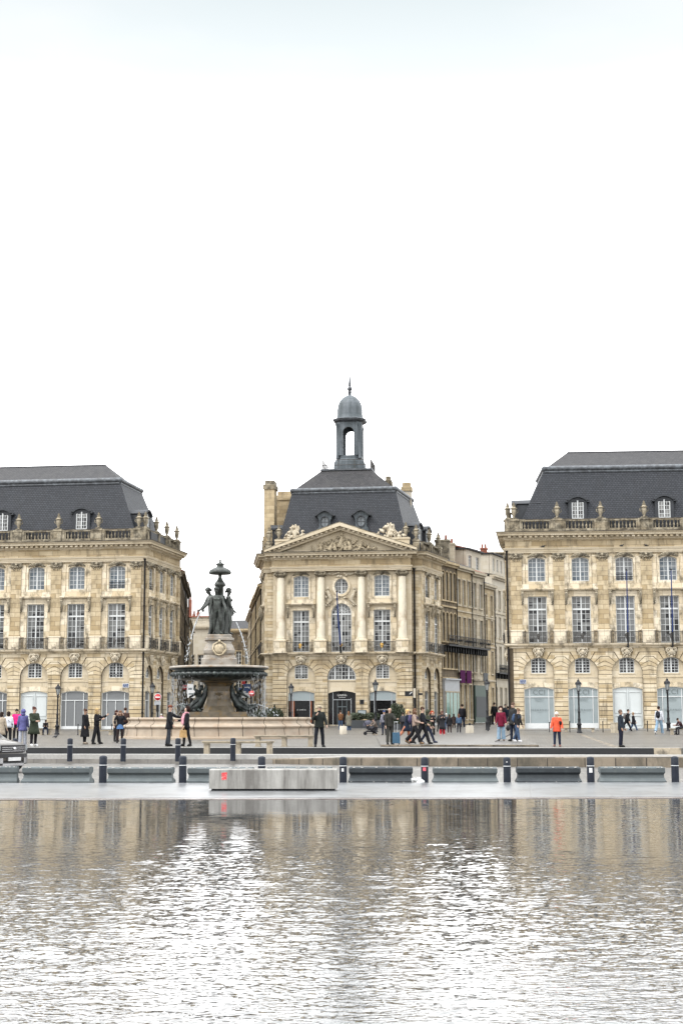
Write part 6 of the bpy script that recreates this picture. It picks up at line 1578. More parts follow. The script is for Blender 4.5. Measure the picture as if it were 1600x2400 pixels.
    if ex.get('tote'):
        c = J['ha', ex['tote'][1]] + Vector((0, 0, -.3)); g = MB(); g.prism([(-.17, -.17), (.17, -.17), (.14, .16), (-.14, .16)], -.05, .05, 0, Matrix.Translation(c) @ RZ(math.pi / 2 if ex['tote'][2] else 0))
        for k in (-.04, .04): g.tube([c + Vector((0, -.08, .15)), c + Vector((k, 0, .3)), c + Vector((0, .08, .15))], .01, 4)
        o = g.build('tote_bag', cmat(ex['tote'][0])); o.location = P; o.rotation_euler = (0, 0, fa); o.scale = (s_,) * 3; tag(o, ex['tote_label'], 'bag')
    if ex.get('glasses'):
        g = MB(); c = J['cran']; hm = J['hm']
        for k in (-1, 1): g.ell(c + hm @ Vector((k * .035, -.093, -.012)), (.028, .01, .02), 0, None, 8)
        g.tube([c + hm @ Vector((-.09, 0, -.005)), c + hm @ Vector((-.06, -.09, -.008)), c + hm @ Vector((.06, -.09, -.008)), c + hm @ Vector((.09, 0, -.005))], .005, 4); g.build('sunglasses', 'iron', r)
    return r, J, P, s_, fa
BLK = (.014, .014, .017); NAVY = (.016, .022, .04); JEAN = (.055, .09, .16); LJEAN = (.25, .36, .47); DJ = (.018, .024, .045); BEI = (.42, .35, .27)
W1 = ((24, 8), (-22, 22)); W2 = ((-24, 26), (22, 6)); ST = ((2, 2), (-2, 2))
# ---- group at the left edge
person(3, 1668, 1748, 'dark-haired person in a beige coat cut off by the left edge, behind the car', 150, top=BEI, hem=.55, hair='bob', legs=BLK, H0=1.65)
person(19, 1667, 1745, 'person in a white jacket and black leggings seen from behind at the far left', 178, top=(.72, .74, .8), hair='bob', legs=BLK, shoe=(.02, .02, .02), extras={'bag': ((.02, .02, .03), -1, .12), 'bag_label': 'small dark shoulder bag worn over the white jacket'})
person(38, 1661, 1738, 'person in a bright pink hooded top facing the camera at the left edge', 5, top=(.75, .03, .22), legs=BLK, hair='bun', haircol=(.02, .015, .012), skin_t=1)
person(53, 1662, 1749, 'person in a purple-blue hooded jacket and pale grey trousers seen from behind', 176, top=(.115, .115, .28), hem=.72, legs=(.42, .44, .5), legw=1.15, hair='hood', haircol=(.115, .115, .28), shoe=(.6, .6, .6))
person(79, 1656, 1749, 'person in a long dark green raincoat and black leggings with white shoes', 28, top=(.035, .045, .03), hem=.52, flare=1.45, bulk=1.18, hair='bun', legs=BLK, shoe=(.75, .75, .75), pose={'arms': ((20, 4, 62, 30), (20, 4, 62, 30)), 'turn': 20}, skin_t=0, haircol=(.06, .02, .015))
# seated man on the bench by the gate
SEAT = {'legs': ((82, 84), (80, 80)), 'spread': 9, 'lean': 34, 'nod': 30, 'arms': ((30, 4, 60, 20), (30, 4, 60, 20)), 'seat': True}
bn = G(107, 1722, 0.02)
person(107, 1687, 1722, 'person in a dark jacket and jeans sitting bent forward on the left stone bench', 0, pose=SEAT, top=(.035, .03, .03), legs=DJ, gp=(bn.x, bn.y, 0.02))
person(199, 1661, 1744, 'person in a long black coat with hair tied up, seen from the side', 62, top=BLK, hem=.34, flare=1.35, bulk=1.2, hair='bun', haircol=(.06, .03, .02), legs=BLK, skin_t=1, shoe=(.3, .25, .2), extras={'tote': (BLK, -1, 1), 'tote_label': 'black handbag beside the long black coat'})
person(226, 1659, 1744, 'person with long blond hair all in black looking right', 75, pose={'arms': ((10, 4, 95, 10), (60, 5, 60, 20)), 'turn': 10, 'legs': ((-8, 4), (10, 4))}, top=BLK, hair='long', haircol=(.42, .30, .15), legs=BLK, legw=1.25, scarf=None)
person(281, 1665, 1741, 'person in a short denim skirt and black boots raising both hands to the face', 0, pose={'arms': ((60, 20, 105, 45), (60, 20, 105, 45)), 'turn': 0, 'legs': ((3, 3), (-3, 6))}, top=(.02, .02, .025), legs=(.03, .02, .02), skirt=((.10, .2, .4), .45), hair='long', haircol=(.14, .07, .04))
person(272, 1664, 1738, 'person in a beige jacket with black handbag standing left of the denim skirt', 40, top=(.4, .33, .26), legs=BLK, hair='long', haircol=(.05, .02, .015), extras={'bag': (BLK, -1, .1), 'bag_label': 'large black shoulder bag on the beige jacket'})
person(293, 1658, 1731, 'person in a dark brown jacket partly behind the fountain basin at its left end', 170, top=(.06, .035, .03), legs=DJ, hair='bun', haircol=(.06, .03, .02))
person(396, 1652, 1749, 'person in a black hooded jacket and brown cap reaching an arm out to the right', 80, pose={'arms': ((10, 5, 20, 0), (58, 4, 22, 0)), 'legs': ((4, 6), (-6, 6)), 'lean': 3}, top=(.015, .016, .02), hair='cap', haircol=(.15, .05, .03), legs=(.035, .04, .05), hem=.72, bulk=1.05)
person(436, 1656, 1749, 'person with dark curly hair, pink scarf and tan shopping bag facing left', -72, pose={'arms': ((25, 5, 60, 20), (8, 3, 20, 0)), 'legs': ((6, 4), (-10, 4)), 'nod': -6}, top=BLK, hair='curly', haircol=(.025, .012, .01), legs=BLK, scarf=(.72, .36, .42), hem=.8,
       extras={'tote': ((.52, .33, .15), 1, 1), 'tote_label': 'tan paper shopping bag carried by the one with the pink scarf'})
person(378, 1673, 1716, 'person in a pink shirt and white cap behind the left end of the fountain basin', 170, top=(.65, .42, .6), hair='cap', haircol=(.75, .75, .72), legs=DJ)
person(748, 1652, 1751, 'large man in a black jacket with sunglasses, right of the fountain basin', 14, pose={'arms': ((28, 22, 100, 40), (8, 16, 20, 10)), 'legs': ((4, 4), (-3, 3)), 'spread': 8, 'turn': 22}, top=(.018, .022, .02), bulk=1.22, legs=(.012, .014, .02), legw=1.1, hair='short', haircol=(.32, .27, .2), extras={'glasses': 1}, collar=True, hem=.8, flare=1.05)
# ---- at the restaurant
GA = lambda px, py: G(px, py, .02)
person(798, 1665, 1713, 'person in a brown leather jacket and jeans reading the menu at the restaurant door', 175, pose={'arms': ((30, 5, 50, 10), (30, 5, 50, 10))}, top=(.16, .075, .035), legs=JEAN, hair='short', haircol=(.05, .03, .02), z=.08)
person(817, 1667, 1714, 'person in a long grey-green coat at the restaurant door, right of the brown jacket', 190, top=(.20, .19, .15), hem=.45, legs=JEAN, legw=1.3, hair='long', haircol=(.2, .1, .05), z=.08)
person(881, 1683, 1723, 'person crouching behind the pushchair', -50, pose={'legs': ((60, 110), (50, 100)), 'lean': 30, 'nod': 15, 'arms': ((40, 5, 40, 0), (40, 5, 40, 0))}, top=(.16, .13, .11), legs=BLK, hair='short', shoe=(.4, .33, .25), gp=tuple(G(881, 1723, 0.01)))
person(900, 1665, 1723, 'person with blue cap and dark backpack behind the man with the suitcase', 195, top=(.30, .30, .36), legs=DJ, hair='cap', haircol=(.06, .09, .22), extras={'backpack': (.03, .03, .035), 'backpack_label': 'black backpack worn by the person with the blue cap'})
r_, J_, P_, s_, fa_ = person(913, 1657, 1745, 'balding man in a dark suit and jumper holding the handle of a blue suitcase', 20, pose={'arms': ((4, 6, 10, 0), (38, 6, 52, 0)), 'turn': 12}, top=(.035, .035, .03), hair='bald', haircol=(.4, .3, .22), legs=(.05, .05, .045), hem=.82, flare=1.05, legw=1.15, z=.07)
# ---- walkers on the low platform (kz = its height)
kz = .07
person(953, 1662, 1742, 'blonde woman in a dark navy dress with bare legs striding right, leg trailing left', 84, pose={'legs': ((-32, 14), (14, 6)), 'arms': ((25, 4, 40, 0), (-10, 5, 10, 0)), 'lean': 6}, top=NAVY, hem=.62, legs=(.55, .22, .13), hair='bob', haircol=(.55, .36, .16), z=kz, shoe=BLK)
person(972, 1660, 1744, 'woman in a beige jumper and flared black trousers walking right', 80, pose={'legs': W1, 'arms': ((15, 5, 60, 5), (15, 5, 60, 5))}, top=(.40, .30, .25), legs=BLK, legw=1.3, hair='long', haircol=(.13, .07, .04), z=kz, extras={'backpack': (.07, .06, .13), 'backpack_label': 'purple-grey backpack worn over the beige jumper'}, shoe=(.3, .2, .12))
person(990, 1656, 1744, 'man in a black zipped jacket striding right beside the woman in beige', 82, pose={'legs': ((-24, 18), (22, 6)), 'arms': ((10, 5, 40, 10), (20, 5, 60, 10))}, top=(.012, .013, .018), legs=BLK, legw=1.2, hair='short', haircol=(.05, .025, .015), z=kz, shoe=(.03, .03, .03))
person(1003, 1663, 1741, 'person in an olive hooded jacket and blue jeans striding right in white-soled shoes', 84, pose={'legs': ((24, 4), (-20, 14)), 'arms': ((5, 5, 20, 0), (12, 5, 20, 0))}, top=(.05, .055, .035), legs=DJ, hair='hood', haircol=(.05, .055, .035), z=kz, shoe=(.05, .06, .1))
person(1013, 1667, 1724, 'person with bushy red curly hair all in black', 10, pose={'arms': ((25, 5, 80, 20), (25, 5, 80, 20))}, top=BLK, legs=BLK, hair='curly', haircol=(.42, .06, .02), legw=1.2)
person(1036, 1666, 1723, 'person in a long dark coat over red trousers looking at a phone', 8, pose={'arms': ((20, 5, 95, 25), (20, 5, 95, 25)), 'nod': 12}, top=(.03, .03, .035), hem=.42, flare=1.35, legs=(.42, .02, .03), legw=1.3, hair='long', haircol=(.10, .04, .03), shoe=(.6, .3, .3))
person(1053, 1674, 1720, 'person in a black skirt and jacket with long dark hair, right of the red trousers', 178, top=BLK, hem=.72, legs=(.05, .03, .03), hair='long', haircol=(.04, .02, .015), shoe=(.6, .6, .6))
person(1046, 1672, 1716, 'person in a white bonnet mostly behind two others right of the red trousers', 175, top=(.05, .06, .08), legs=JEAN, hair='cap', haircol=(.8, .8, .8))
person(1063, 1673, 1713, 'person in a dark brown coat left of the denim jacket', 175, top=(.045, .03, .025), hem=.7, legs=(.07, .04, .03), hair='long', haircol=(.03, .015, .012))
person(1075, 1673, 1719, 'person with long brown hair in a blue denim jacket seen from behind', 178, top=(.07, .12, .2), legs=(.03, .03, .04), hair='long', haircol=(.12, .05, .03), shoe=(.3, .3, .3))
person(1083, 1650, 1712, 'tall person in black with a white shoulder bag standing behind the denim jacket', 185, top=(.015, .015, .02), legs=DJ, hair='short', extras={'tote': ((.7, .68, .64), 1, 0), 'tote_label': 'white bag carried by the tall person in black'})
# ---- in the right street
def GS(px, py): return G(px, py, .25)
person(1127, 1648, 1696, 'person in a black top and dark jeans walking out of the right street', 20, pose={'legs': W1}, top=BLK, legs=DJ, z=.25, shoe=(.7, .7, .7), skin_t=1)
person(1143, 1645, 1692, 'person in a white jacket with black straps inside the right street', 175, top=(.6, .58, .54), legs=DJ, z=.25, extras={'backpack': (.03, .03, .035), 'backpack_label': 'small black backpack on the white jacket in the street'})
labs = ['dark-haired figure in black walking away in the right street, behind the iron posts', 'figure in a dark coat at the right side of the street mouth', 'tall silhouette with a large black hat in the right street', 'figure in dark green coat near the street wall', 'small distant figure in grey in the right street']
for (px, yt, yf, c, lb) in ((1158, 1646, 1702, BLK, labs[0]), (1184, 1650, 1700, (.03, .035, .04), labs[1]), (1169, 1636, 1692, (.008, .008, .01), labs[2]), (1176, 1642, 1690, (.03, .045, .04), labs[3]), (1117, 1652, 1686, (.2, .2, .22), labs[4])):
    person(px, yt, yf, lb, 178 if px != 1184 else 20, top=c, legs=BLK, z=.25, hem=.6 if px > 1160 else None, hair='short', bulk=1.15 if px == 1169 else 1)

for (px, yt, yf, c, lg, lb, fc) in ((1106, 1650, 1690, (.12, .11, .12), BLK, 'small figure in grey beside the dark green shop door', 10), (1134, 1650, 1689, BLK, DJ, 'small figure in black between the two walkers of the right street', 170), (1163, 1652, 1695, (.05, .02, .02), BLK, 'figure in dark red-brown jacket in the crowd under the street lamp', 15),
        (1190, 1655, 1702, (.02, .03, .05), DJ, 'figure in dark blue close to the corner of the right building', 172), (1030, 1670, 1716, (.02, .02, .02), BLK, 'figure in black half hidden behind the red trousers', 170), (960, 1666, 1722, (.03, .035, .06), DJ, 'figure in dark blue behind the blonde walker', 175),
        (1150, 1648, 1688, (.03, .03, .03), BLK, 'small black-clad figure deep in the right street', 178), (944, 1670, 1716, (.06, .06, .07), BLK, 'figure in dark grey by the terrace screens', 175)):
    person(px, yt, yf, lb, fc, pose={'legs': W1 if px % 4 == 2 else ((6, 4), (-8, 8))}, top=c, legs=lg, z=.25 if px > 1100 else 0.05, hair='short')
person(1174, 1656, 1737, 'woman with dark curly hair in a burgundy jacket and light blue jeans', -4, pose={'arms': ((6, 8, 20, 0), (6, 8, 20, 0))}, top=(.16, .012, .035), legs=LJEAN, legw=1.35, hair='curly', haircol=(.03, .015, .012), hem=.72, flare=1.05, shoe=(.15, .1, .07), z=.05)
person(1203, 1646, 1738, 'tall man in a dark hooded jacket behind the blue backpack', -50, top=(.03, .03, .03), legs=NAVY, hair='short', haircol=(.10, .06, .04), hem=.75, z=.05, collar=True)
person(1212, 1660, 1739, 'person in a black jacket and blue jeans with white trainers, bending slightly left', 60, pose={'legs': ((14, 4), (-14, 14)), 'lean': 6, 'nod': 14}, top=(.02, .02, .022), legs=JEAN, hair='bun', haircol=(.16, .10, .06), shoe=(.75, .75, .78), z=.05,
       extras={'backpack': (.06, .10, .19), 'backpack_label': 'blue backpack on the back of the black jacket'})
person(1305, 1668, 1750, 'woman with white hair in a bright orange padded jacket and dark jeans', -2, pose={'arms': ((8, 14, 20, 4), (8, 14, 20, 4)), 'spread': 4}, top=(.78, .115, .055), legs=(.02, .028, .055), hair='short', haircol=(.68, .66, .62), bulk=1.22, hem=.74, flare=1.05, shoe=(.2, .1, .08),
       extras={'bag': (BLK, 1, .22), 'bag_label': 'small black bag worn across the orange jacket'})
person(1455, 1663, 1751, 'man in a dark navy jacket and navy trousers in profile facing right', 72, pose={'arms': ((5, 5, 15, 0), (5, 6, 15, 0)), 'legs': ((2, 8), (-2, 2))}, top=(.02, .028, .04), legs=(.014, .016, .03), legw=1.05, hair='short', haircol=(.13, .09, .07), skin_t=1, hem=.78, flare=1.05, bulk=1.08, collar=True)
person(1468, 1662, 1717, 'man in black with a grey backpack leaning forward as he walks right', 84, pose={'legs': ((-30, 10), (26, 6)), 'lean': 14}, top=BLK, legs=BLK, z=.0, extras={'backpack': (.16, .14, .13), 'backpack_label': 'grey backpack on the man in front of the white gate'})
person(1484, 1669, 1716, 'woman in a black coat with fair hair walking right past the white gate', 84, pose={'legs': ((-20, 16), (24, 4)), 'arms': ((20, 5, 10, 0), (-14, 8, 10, 0))}, top=BLK, hem=.72, hair='bob', haircol=(.3, .2, .12), legs=JEAN)
person(1544, 1655, 1721, 'young man in a white jacket and light blue jeans seen from behind', 165, pose={'legs': W1}, top=(.72, .74, .8), legs=LJEAN, legw=1.25, hair='short', shoe=(.6, .6, .6), extras={'backpack': (.02, .022, .03), 'backpack_label': 'black backpack on the white jacket'})
bn2 = G(1598, 1722, 0)
person(1598, 1683, 1722, 'person in dark red seated at the right edge of the photo', -60, pose=SEAT, top=(.06, .03, .035), legs=(.03, .03, .035), hair='short', gp=tuple(bn2))
# ---- statues of the fountain
def statue(x, y, face, pose, H=2.86, z=6.46, lab=None, drape=True, seed=1):
    J = skeleton(pose); s_ = H / (J['top'].z + .05); X = T(x, y, z) @ RZ(D(face)) @ SC(s_, s_, s_)
    o = body_mesh(J, 'bronze', ft, X, 1.42, True, name='statue_figure')
    b = MB(); c = J['cran']; hm = J['hm']
    for q in range(16):
        a = 6.28 * q / 16; b.ell(c + hm @ Vector((.07 * math.cos(a), .02 + .08 * math.sin(a), .05 + .015 * (q % 2))), .028, 0, None, 6, .1)
    b.ell(c + hm @ Vector((0, .02, .03)), (.098, .105, .1), 0, None, 10, .05); b.ell(c + hm @ Vector((0, .12, -.03)), (.05, .05, .05), 0, None, 6)
    for k in (-1, 1): b.ell(J['chest'] + Vector((k * .062, -.105, -.01)), (.058, .05, .055), 0, None, 8)
    b.build('hair', 'bronze', o)
    if drape:
        d = MB(); rr = random.Random(seed)
        for q in range(9):
            a = D(30 + 300 * q / 8); xx, yy = .2 * math.sin(a), .2 * math.cos(a)
            if yy < .03: continue
            zt_ = rr.uniform(.8, 1.1); d.tube([(xx * .8, yy * .8, zt_), (xx * 1.15, yy * 1.1, .6), (xx * 1.25 + rr.uniform(-.03, .03), yy * 1.3, .28), (xx * 1.5, yy * 1.4, .02)], [.05, .065, .07, .06], 6, squash=1.5)
        h = J['ha', 1]; d.tube([J['chest'] + Vector((.12, .1, .05)), J['el', 1] + Vector((.03, .02, -.02)), h, h + Vector((.0, .03, -.12))], [.05, .06, .06, .05], 6)
        d.tube([J['hip', 1] + Vector((.1, .05, .1)), J['pel'] + Vector((0, .16, 0)), J['hip', -1] + Vector((-.1, .0, -.05)), J['knee', -1] + Vector((-.08, .06, 0)), J['ank', -1] + Vector((-.08, .1, 0))], [.05, .06, .06, .06, .04], 6)
        d.build('drapery', 'bronze', o)
    return o
statue(-.14, -.46, 4, {'legs': ((-2, 2), (12, 22)), 'arms': ((8, 9, 10, 0), (14, 14, 26, 0)), 'turn': -30, 'nod': 8, 'side': -4}, 3.0, seed=2)
statue(-.50, .02, -70, {'legs': ((-2, 2), (10, 20)), 'arms': ((24, 6, 16, 0), (34, 6, 6, 0)), 'nod': 28, 'lean': 9}, 2.98, seed=3)
statue(.56, .02, 95, {'legs': ((8, 14), (-4, 2)), 'arms': ((6, 4, 26, 0), (4, 6, 24, 0)), 'nod': 2, 'turn': -10}, 2.98, seed=5)
# bronze children with dolphins at the foot of the pedestal
def child_group(sx_, rot):
    b = MB(); root_y = -.25
    X = T(sx_ * 1.25, -.25, 1.66) @ RZ(D(rot))
    ns = [((0, 0, .62), .24), ((-.02, 0, .98), .23), ((-.10, 0, 1.34), .12), ((-.16, 0, 1.5), .16), ((-.2, 0, 1.64), .13),
          ((.28, -.16, .60), .16), ((.55, -.2, .30), .11), ((.60, -.22, .03), .09), ((.26, .18, .60), .16), ((.5, .22, .28), .11), ((.42, .22, .02), .09),
          ((.12, -.26, 1.22), .11), ((.36, -.24, .98), .08), ((.62, -.1, .86), .07), ((.1, .26, 1.22), .11), ((.30, .28, 1.42), .08), ((.2, .16, 1.66), .07)]
    es = [(0, 1), (1, 2), (2, 3), (3, 4), (0, 5), (5, 6), (6, 7), (0, 8), (8, 9), (9, 10), (1, 11), (11, 12), (12, 13), (1, 14), (14, 15), (15, 16)]
    o = skin('child_statue', ns, es, 'bronze_dark', ft, 0, 1, X)
    d = MB(); d.tube([(-.30, .05, 1.9), (-.48, .02, 1.6), (-.36, 0, 1.0), (-.05, 0, .42), (.35, 0, .2), (.8, -.05, .18), (1.05, -.05, .3), (1.2, -.05, .42)], [.06, .12, .2, .28, .3, .27, .18, .08], 10)
    d.ell((1.02, -.05, .12), (.2, .16, .1), 0, None, 8); d.prism([(-.5, 1.75), (-.1, 1.9), (-.28, 2.15), (-.62, 2.05)], -.05, .05); d.tube([(.2, -.3, .3), (.45, -.42, .12), (.7, -.4, .1)], [.1, .09, .03], 6)
    for k in range(9): d.ell((rnd.uniform(-.2, .8), rnd.uniform(-.3, .3), rnd.uniform(-.02, .2)), rnd.uniform(.1, .2), 0, None, 6, .25)
    d.build('dolphin', 'bronze_dark', ft, X)
child_group(-1, 180); child_group(1, 0)
# water jets
def jet(pts, r, nm='water_jet', n=6, drops=40, spread=.06):
    b = MB(); P = []
    for k in range(25):
        t = k / 24; q = Vector((0, 0, 0)); 
        c0_, c1_, c2_ = [Vector(p) for p in pts]; q = c0_ * (1 - t) ** 2 + c1_ * 2 * t * (1 - t) + c2_ * t * t; P.append(q)
    for k in range(24):
        if k < 14 or k % 2 == 0: b.tube([P[k], P[k + 1]], r * (1 + .4 * rnd.random()), 5)
    for k in range(drops):
        t = rnd.random() ** .6; q = P[int(t * 24)]; s_ = spread * (.4 + t * 1.6); b.ell(q + Vector((rnd.gauss(0, s_), rnd.gauss(0, s_), rnd.gauss(0, s_ * 1.6))), (r * .45, r * .45, r * 1.3), 0, None, 4)
    return b.build(nm, 'spray', ft)
def loc(px, py, Y=0.0):
    """fountain-local point seen at photo pixel, on the plane through the fountain axis"""
    d = ray(px, py); t = (FC[0] * math.sin(-FY) * -1 + 0) if 0 else None
    nrm = Vector((FC[0], FC[1], 0)).normalized(); t = (Vector((FC[0], FC[1], 0)).length + Y) / d.dot(nrm)
    P = CO + d * t; q = RZ(-FY) @ (P - Vector((FC[0], FC[1], 0))); return q
jet([loc(471, 1434), loc(450, 1470), loc(436, 1556)], .035, drops=50); jet([loc(553, 1458), loc(574, 1500), loc(582, 1556)], .035, drops=50)
jet([loc(448, 1662), loc(432, 1640), loc(405, 1658)], .03, drops=30); jet([loc(448, 1662), loc(424, 1655), loc(412, 1684)], .025, drops=20)
jet([loc(571, 1660), loc(606, 1635), loc(655, 1682)], .035, drops=60); jet([loc(571, 1662), loc(588, 1664), loc(597, 1684)], .05, drops=60, spread=.1)
b = MB()
for (a0, n_) in ((-2.85, 260), (-.28, 300), (-2.4, 110), (-.75, 130)):
    for k in range(n_):
        a = a0 + rnd.gauss(0, .12); r = 2.95 + rnd.gauss(0, .05); z = 1.1 + rnd.random() * 2.9
        b.ell((r * math.cos(a), r * math.sin(a), z), (.009, .009, rnd.uniform(.04, .13)), 0, None, 4)
o = b.build('falling_spray', 'spray', ft); o['kind'] = 'stuff'
# ------------------------------------------------------------------ street furniture
def mk_lamp():
    root = empty('street_lamp', (0, 0, 0))
    b = MB()
    b.lathe([(.2, 0), (.2, .12), (.15, .16), (.14, .6), (.18, .64), (.18, .7), (.11, .78), (.10, 1.0), (.12, 1.05), (.09, 1.1), (.078, 1.5), (.1, 1.54), (.1, 1.6), (.07, 1.66), (.06, 2.9), (.09, 2.94), (.07, 3.0), (.08, 3.1), (.05, 3.12)], 12)
    b.build('lamp_post', 'iron', root)
    g = MB(); g.lathe([(.09, 3.16), (.19, 3.62)], 6, smooth=False); gl = g.build('lantern', 'clear', root)
    f = MB()
    for k in range(6):
        a = math.pi * 2 * k / 6; f.tube([(.092 * math.cos(a), .092 * math.sin(a), 3.14), (.195 * math.cos(a), .195 * math.sin(a), 3.63)], .012, 4)
    f.lathe([(.11, 3.10), (.11, 3.16)], 6); f.lathe([(.25, 3.62), (.25, 3.66), (.2, 3.78), (.11, 3.84), (.08, 3.9), (.1, 3.94), (.03, 3.98), (.02, 4.06), (.0, 4.1)], 12)
    f.build('lantern_cap', 'iron', gl)
    return root
lamp0 = mk_lamp(); first = [True]
def lamp(px, yt, yb, z, label):
    P = G(px, yb, z); s_ = (zat((P.x, P.y), yt) - z) / 4.1
    o = lamp0 if first[0] else copy_tree(lamp0)
    first[0] = False; o.location = P; o.scale = (s_,) * 3; tag(o, label, 'street lamp', 'cast iron street lamps on the square')
lamp(134, 1600, 1722, 0, 'black street lamp between the white gate and the curtained windows on the left')
lamp(356, 1597, 1716, 0, 'black street lamp beside the no entry sign at the corner of the left building')
lamp(682, 1599, 1714, .05, 'black street lamp in front of the left restaurant window')
lamp(880, 1590, 1718, .0, 'black street lamp in front of the right restaurant window')
lamp(1142, 1589, 1714, .06, 'black street lamp at the mouth of the right street')
lamp(1357, 1589, 1719, 0, 'black street lamp between the first two frosted shop windows')
lamp(1566, 1587, 1717, 0, 'black street lamp at the right edge in front of the last frosted window')
# bollards
def mk_bollard():
    root = empty('bollard', (0, 0, 0)); b = MB()
    b.lathe([(.105, -.05), (.105, .56)], 20); b.lathe([(.098, .56), (.098, .60)], 20); b.lathe([(.105, .60), (.105, .79), (.095, .815), (.05, .835), (0, .84)], 20)
    b.build('post', 'bollard', root); g = MB(); g.lathe([(.107, .572), (.107, .592)], 20); g.build('reflective_band', 'band', root)
    return root
bol = mk_bollard(); fb_ = [True]
def bollard(P, s_, label, grp):
    o = bol if fb_[0] else copy_tree(bol); fb_[0] = False
    o.location = P; o.scale = (s_,) * 3; tag(o, label, 'bollard', grp); return o
near = [(241, 1770.5, 'between the second and third roadblocks, near row'), (428, 1771, 'left of the roadblock hidden by the concrete bench, near row'), (613, 1772, 'rising behind the pale concrete bench'), (804, 1773, 'with a white sticker right of the concrete bench'),
        (995, 1774, 'with a pink sticker beside the white litter'), (1188, 1774, 'between the fifth and sixth roadblocks with a small white mark, near row'), (1384, 1773, 'with a white paper notice'), (1582, 1772, 'at the right edge of the photo, near row')]
for i, (px, yt, lb) in enumerate(near):
    P = G(px, 1838, -.36); P = G(px, 1844, -.45); s_ = (zat((P.x, P.y), yt) + .45) / .84
    o = bollard((P.x, P.y, -.45), s_, 'dark bollard ' + lb, 'near row of bollards along the quay')
    for (pp, w, h, z_, mt) in ((804, .06, .09, .47, 'sign_white'), (995, .09, .10, .50, 'sign_pink'), (1384, .09, .13, .46, 'sign_white'), (1188, .03, .03, .7, 'sign_white'), (613, 0, 0, 0, 0)):
        if pp == px and w:
            if mt == 'sign_pink' and 'sign_pink' not in M: M['sign_pink'] = simple('pink_sticker', (.75, .12, .16), .5, var=.3, scale=30)
            k = MB(); n_ = 6
            for q in range(n_):
                a0_, a1_ = [-math.pi / 2 + (w / .105) * ((q + e_) / n_ - .5) for e_ in (0, 1)]
                k.add([(.108 * math.cos(a0_), .108 * math.sin(a0_), z_ - h / 2), (.108 * math.cos(a1_), .108 * math.sin(a1_), z_ - h / 2), (.108 * math.cos(a1_), .108 * math.sin(a1_), z_ + h / 2), (.108 * math.cos(a0_), .108 * math.sin(a0_), z_ + h / 2)], [(0, 1, 2, 3)])
            k.build('sticker', mt, o)
far = [(35, 1729, 1776, 'half hidden behind the car'), (164, 1729, 1776, 'left of the person in the long black coat'), (289, 1729, 1776, 'left of the two people by the basin'), (417, 1729, 1776, 'between the two people by the basin'), (546, 1729, 1776, 'in front of the nearest stone bench')]
for px, yt, yb, lb in far:
    P = hit_near(px, yb); s_ = (zat((P.x, P.y), yt) - P.z) / .84
    bollard(P, min(s_, .98), 'dark bollard ' + lb + ', far row', 'far row of bollards by the tram platform')
# roadblocks
def mk_block(mat, seed):
    def f():
        rr = random.Random(seed); b = MB()
        prof = [(-.27, 0), (.27, 0), (.27, .16), (.17, .26), (.15, .36), (.21, .43), (.22, .56), (.19, .60), (-.19, .60), (-.22, .56), (-.21, .43), (-.15, .36), (-.17, .26), (-.27, .16)]
        xs = {0: .83, .16: .83, .26: .79, .36: .785, .43: .81, .56: .81, .60: .79}
        vs = []; n_ = len(prof); S_ = 15
        for i in range(S_):
            t = -1 + 2 * i / (S_ - 1)
            for y, z in prof: vs.append((t * xs[z] + rr.uniform(-.002, .002), y, z + (rr.uniform(-.004, .0) if z > .5 else 0)))
        fs = [(i * n_ + j, (i + 1) * n_ + j, (i + 1) * n_ + (j + 1) % n_, i * n_ + (j + 1) % n_) for i in range(S_ - 1) for j in range(n_)]
        fs += [list(range(n_))[::-1], [(S_ - 1) * n_ + j for j in range(n_)]]; b.add(vs, fs)
        o = b.build('roadblock', mat); c = MB()
        for k in range(7 + 6 * (seed % 2)):
            x = rr.uniform(-.76, .76); c.ell((x, -.2 + rr.uniform(-.01, .01), .585), (rr.uniform(.01, .05), .014, rr.uniform(.006, .016)), 0, None, 6, .3)
        for k in range(5): x = rr.uniform(-.75, .75); c.ell((x, -.2685, rr.uniform(.08, .15)), (rr.uniform(.01, .03), .004, rr.uniform(.004, .015)), 0, None, 6, .3)
        for s_ in (-1, 1):
            if rr.random() < -1: c.ell((s_ * .77, -.19, .27), (.035, .04, .03), 0, None, 6, .3)
        c.build('chipped_patches', 'chip', o)
        return o
    return f
blocks = [(-35, 43, 0, 'grey concrete roadblock cut off by the left edge under the car'), (55, 216, 0, 'grey concrete roadblock second from the left'), (253, 408, 0, 'grey concrete roadblock left of the second near bollard'), (440, 596, 0, 'grey concrete roadblock half hidden by the left part of the concrete bench'),
          (625, 780, 0, 'grey concrete roadblock almost wholly hidden behind the concrete bench'), (816, 969, 1, 'dark painted roadblock with chipped white top right of the concrete bench'), (1012, 1166, 0, 'grey-green roadblock with a pale scrape on its foot'), (1208, 1360, 1, 'dark roadblock with a white chip near its right end'), (1402, 1557, 0, 'pale grey-green roadblock near the right edge')]
RB = {}
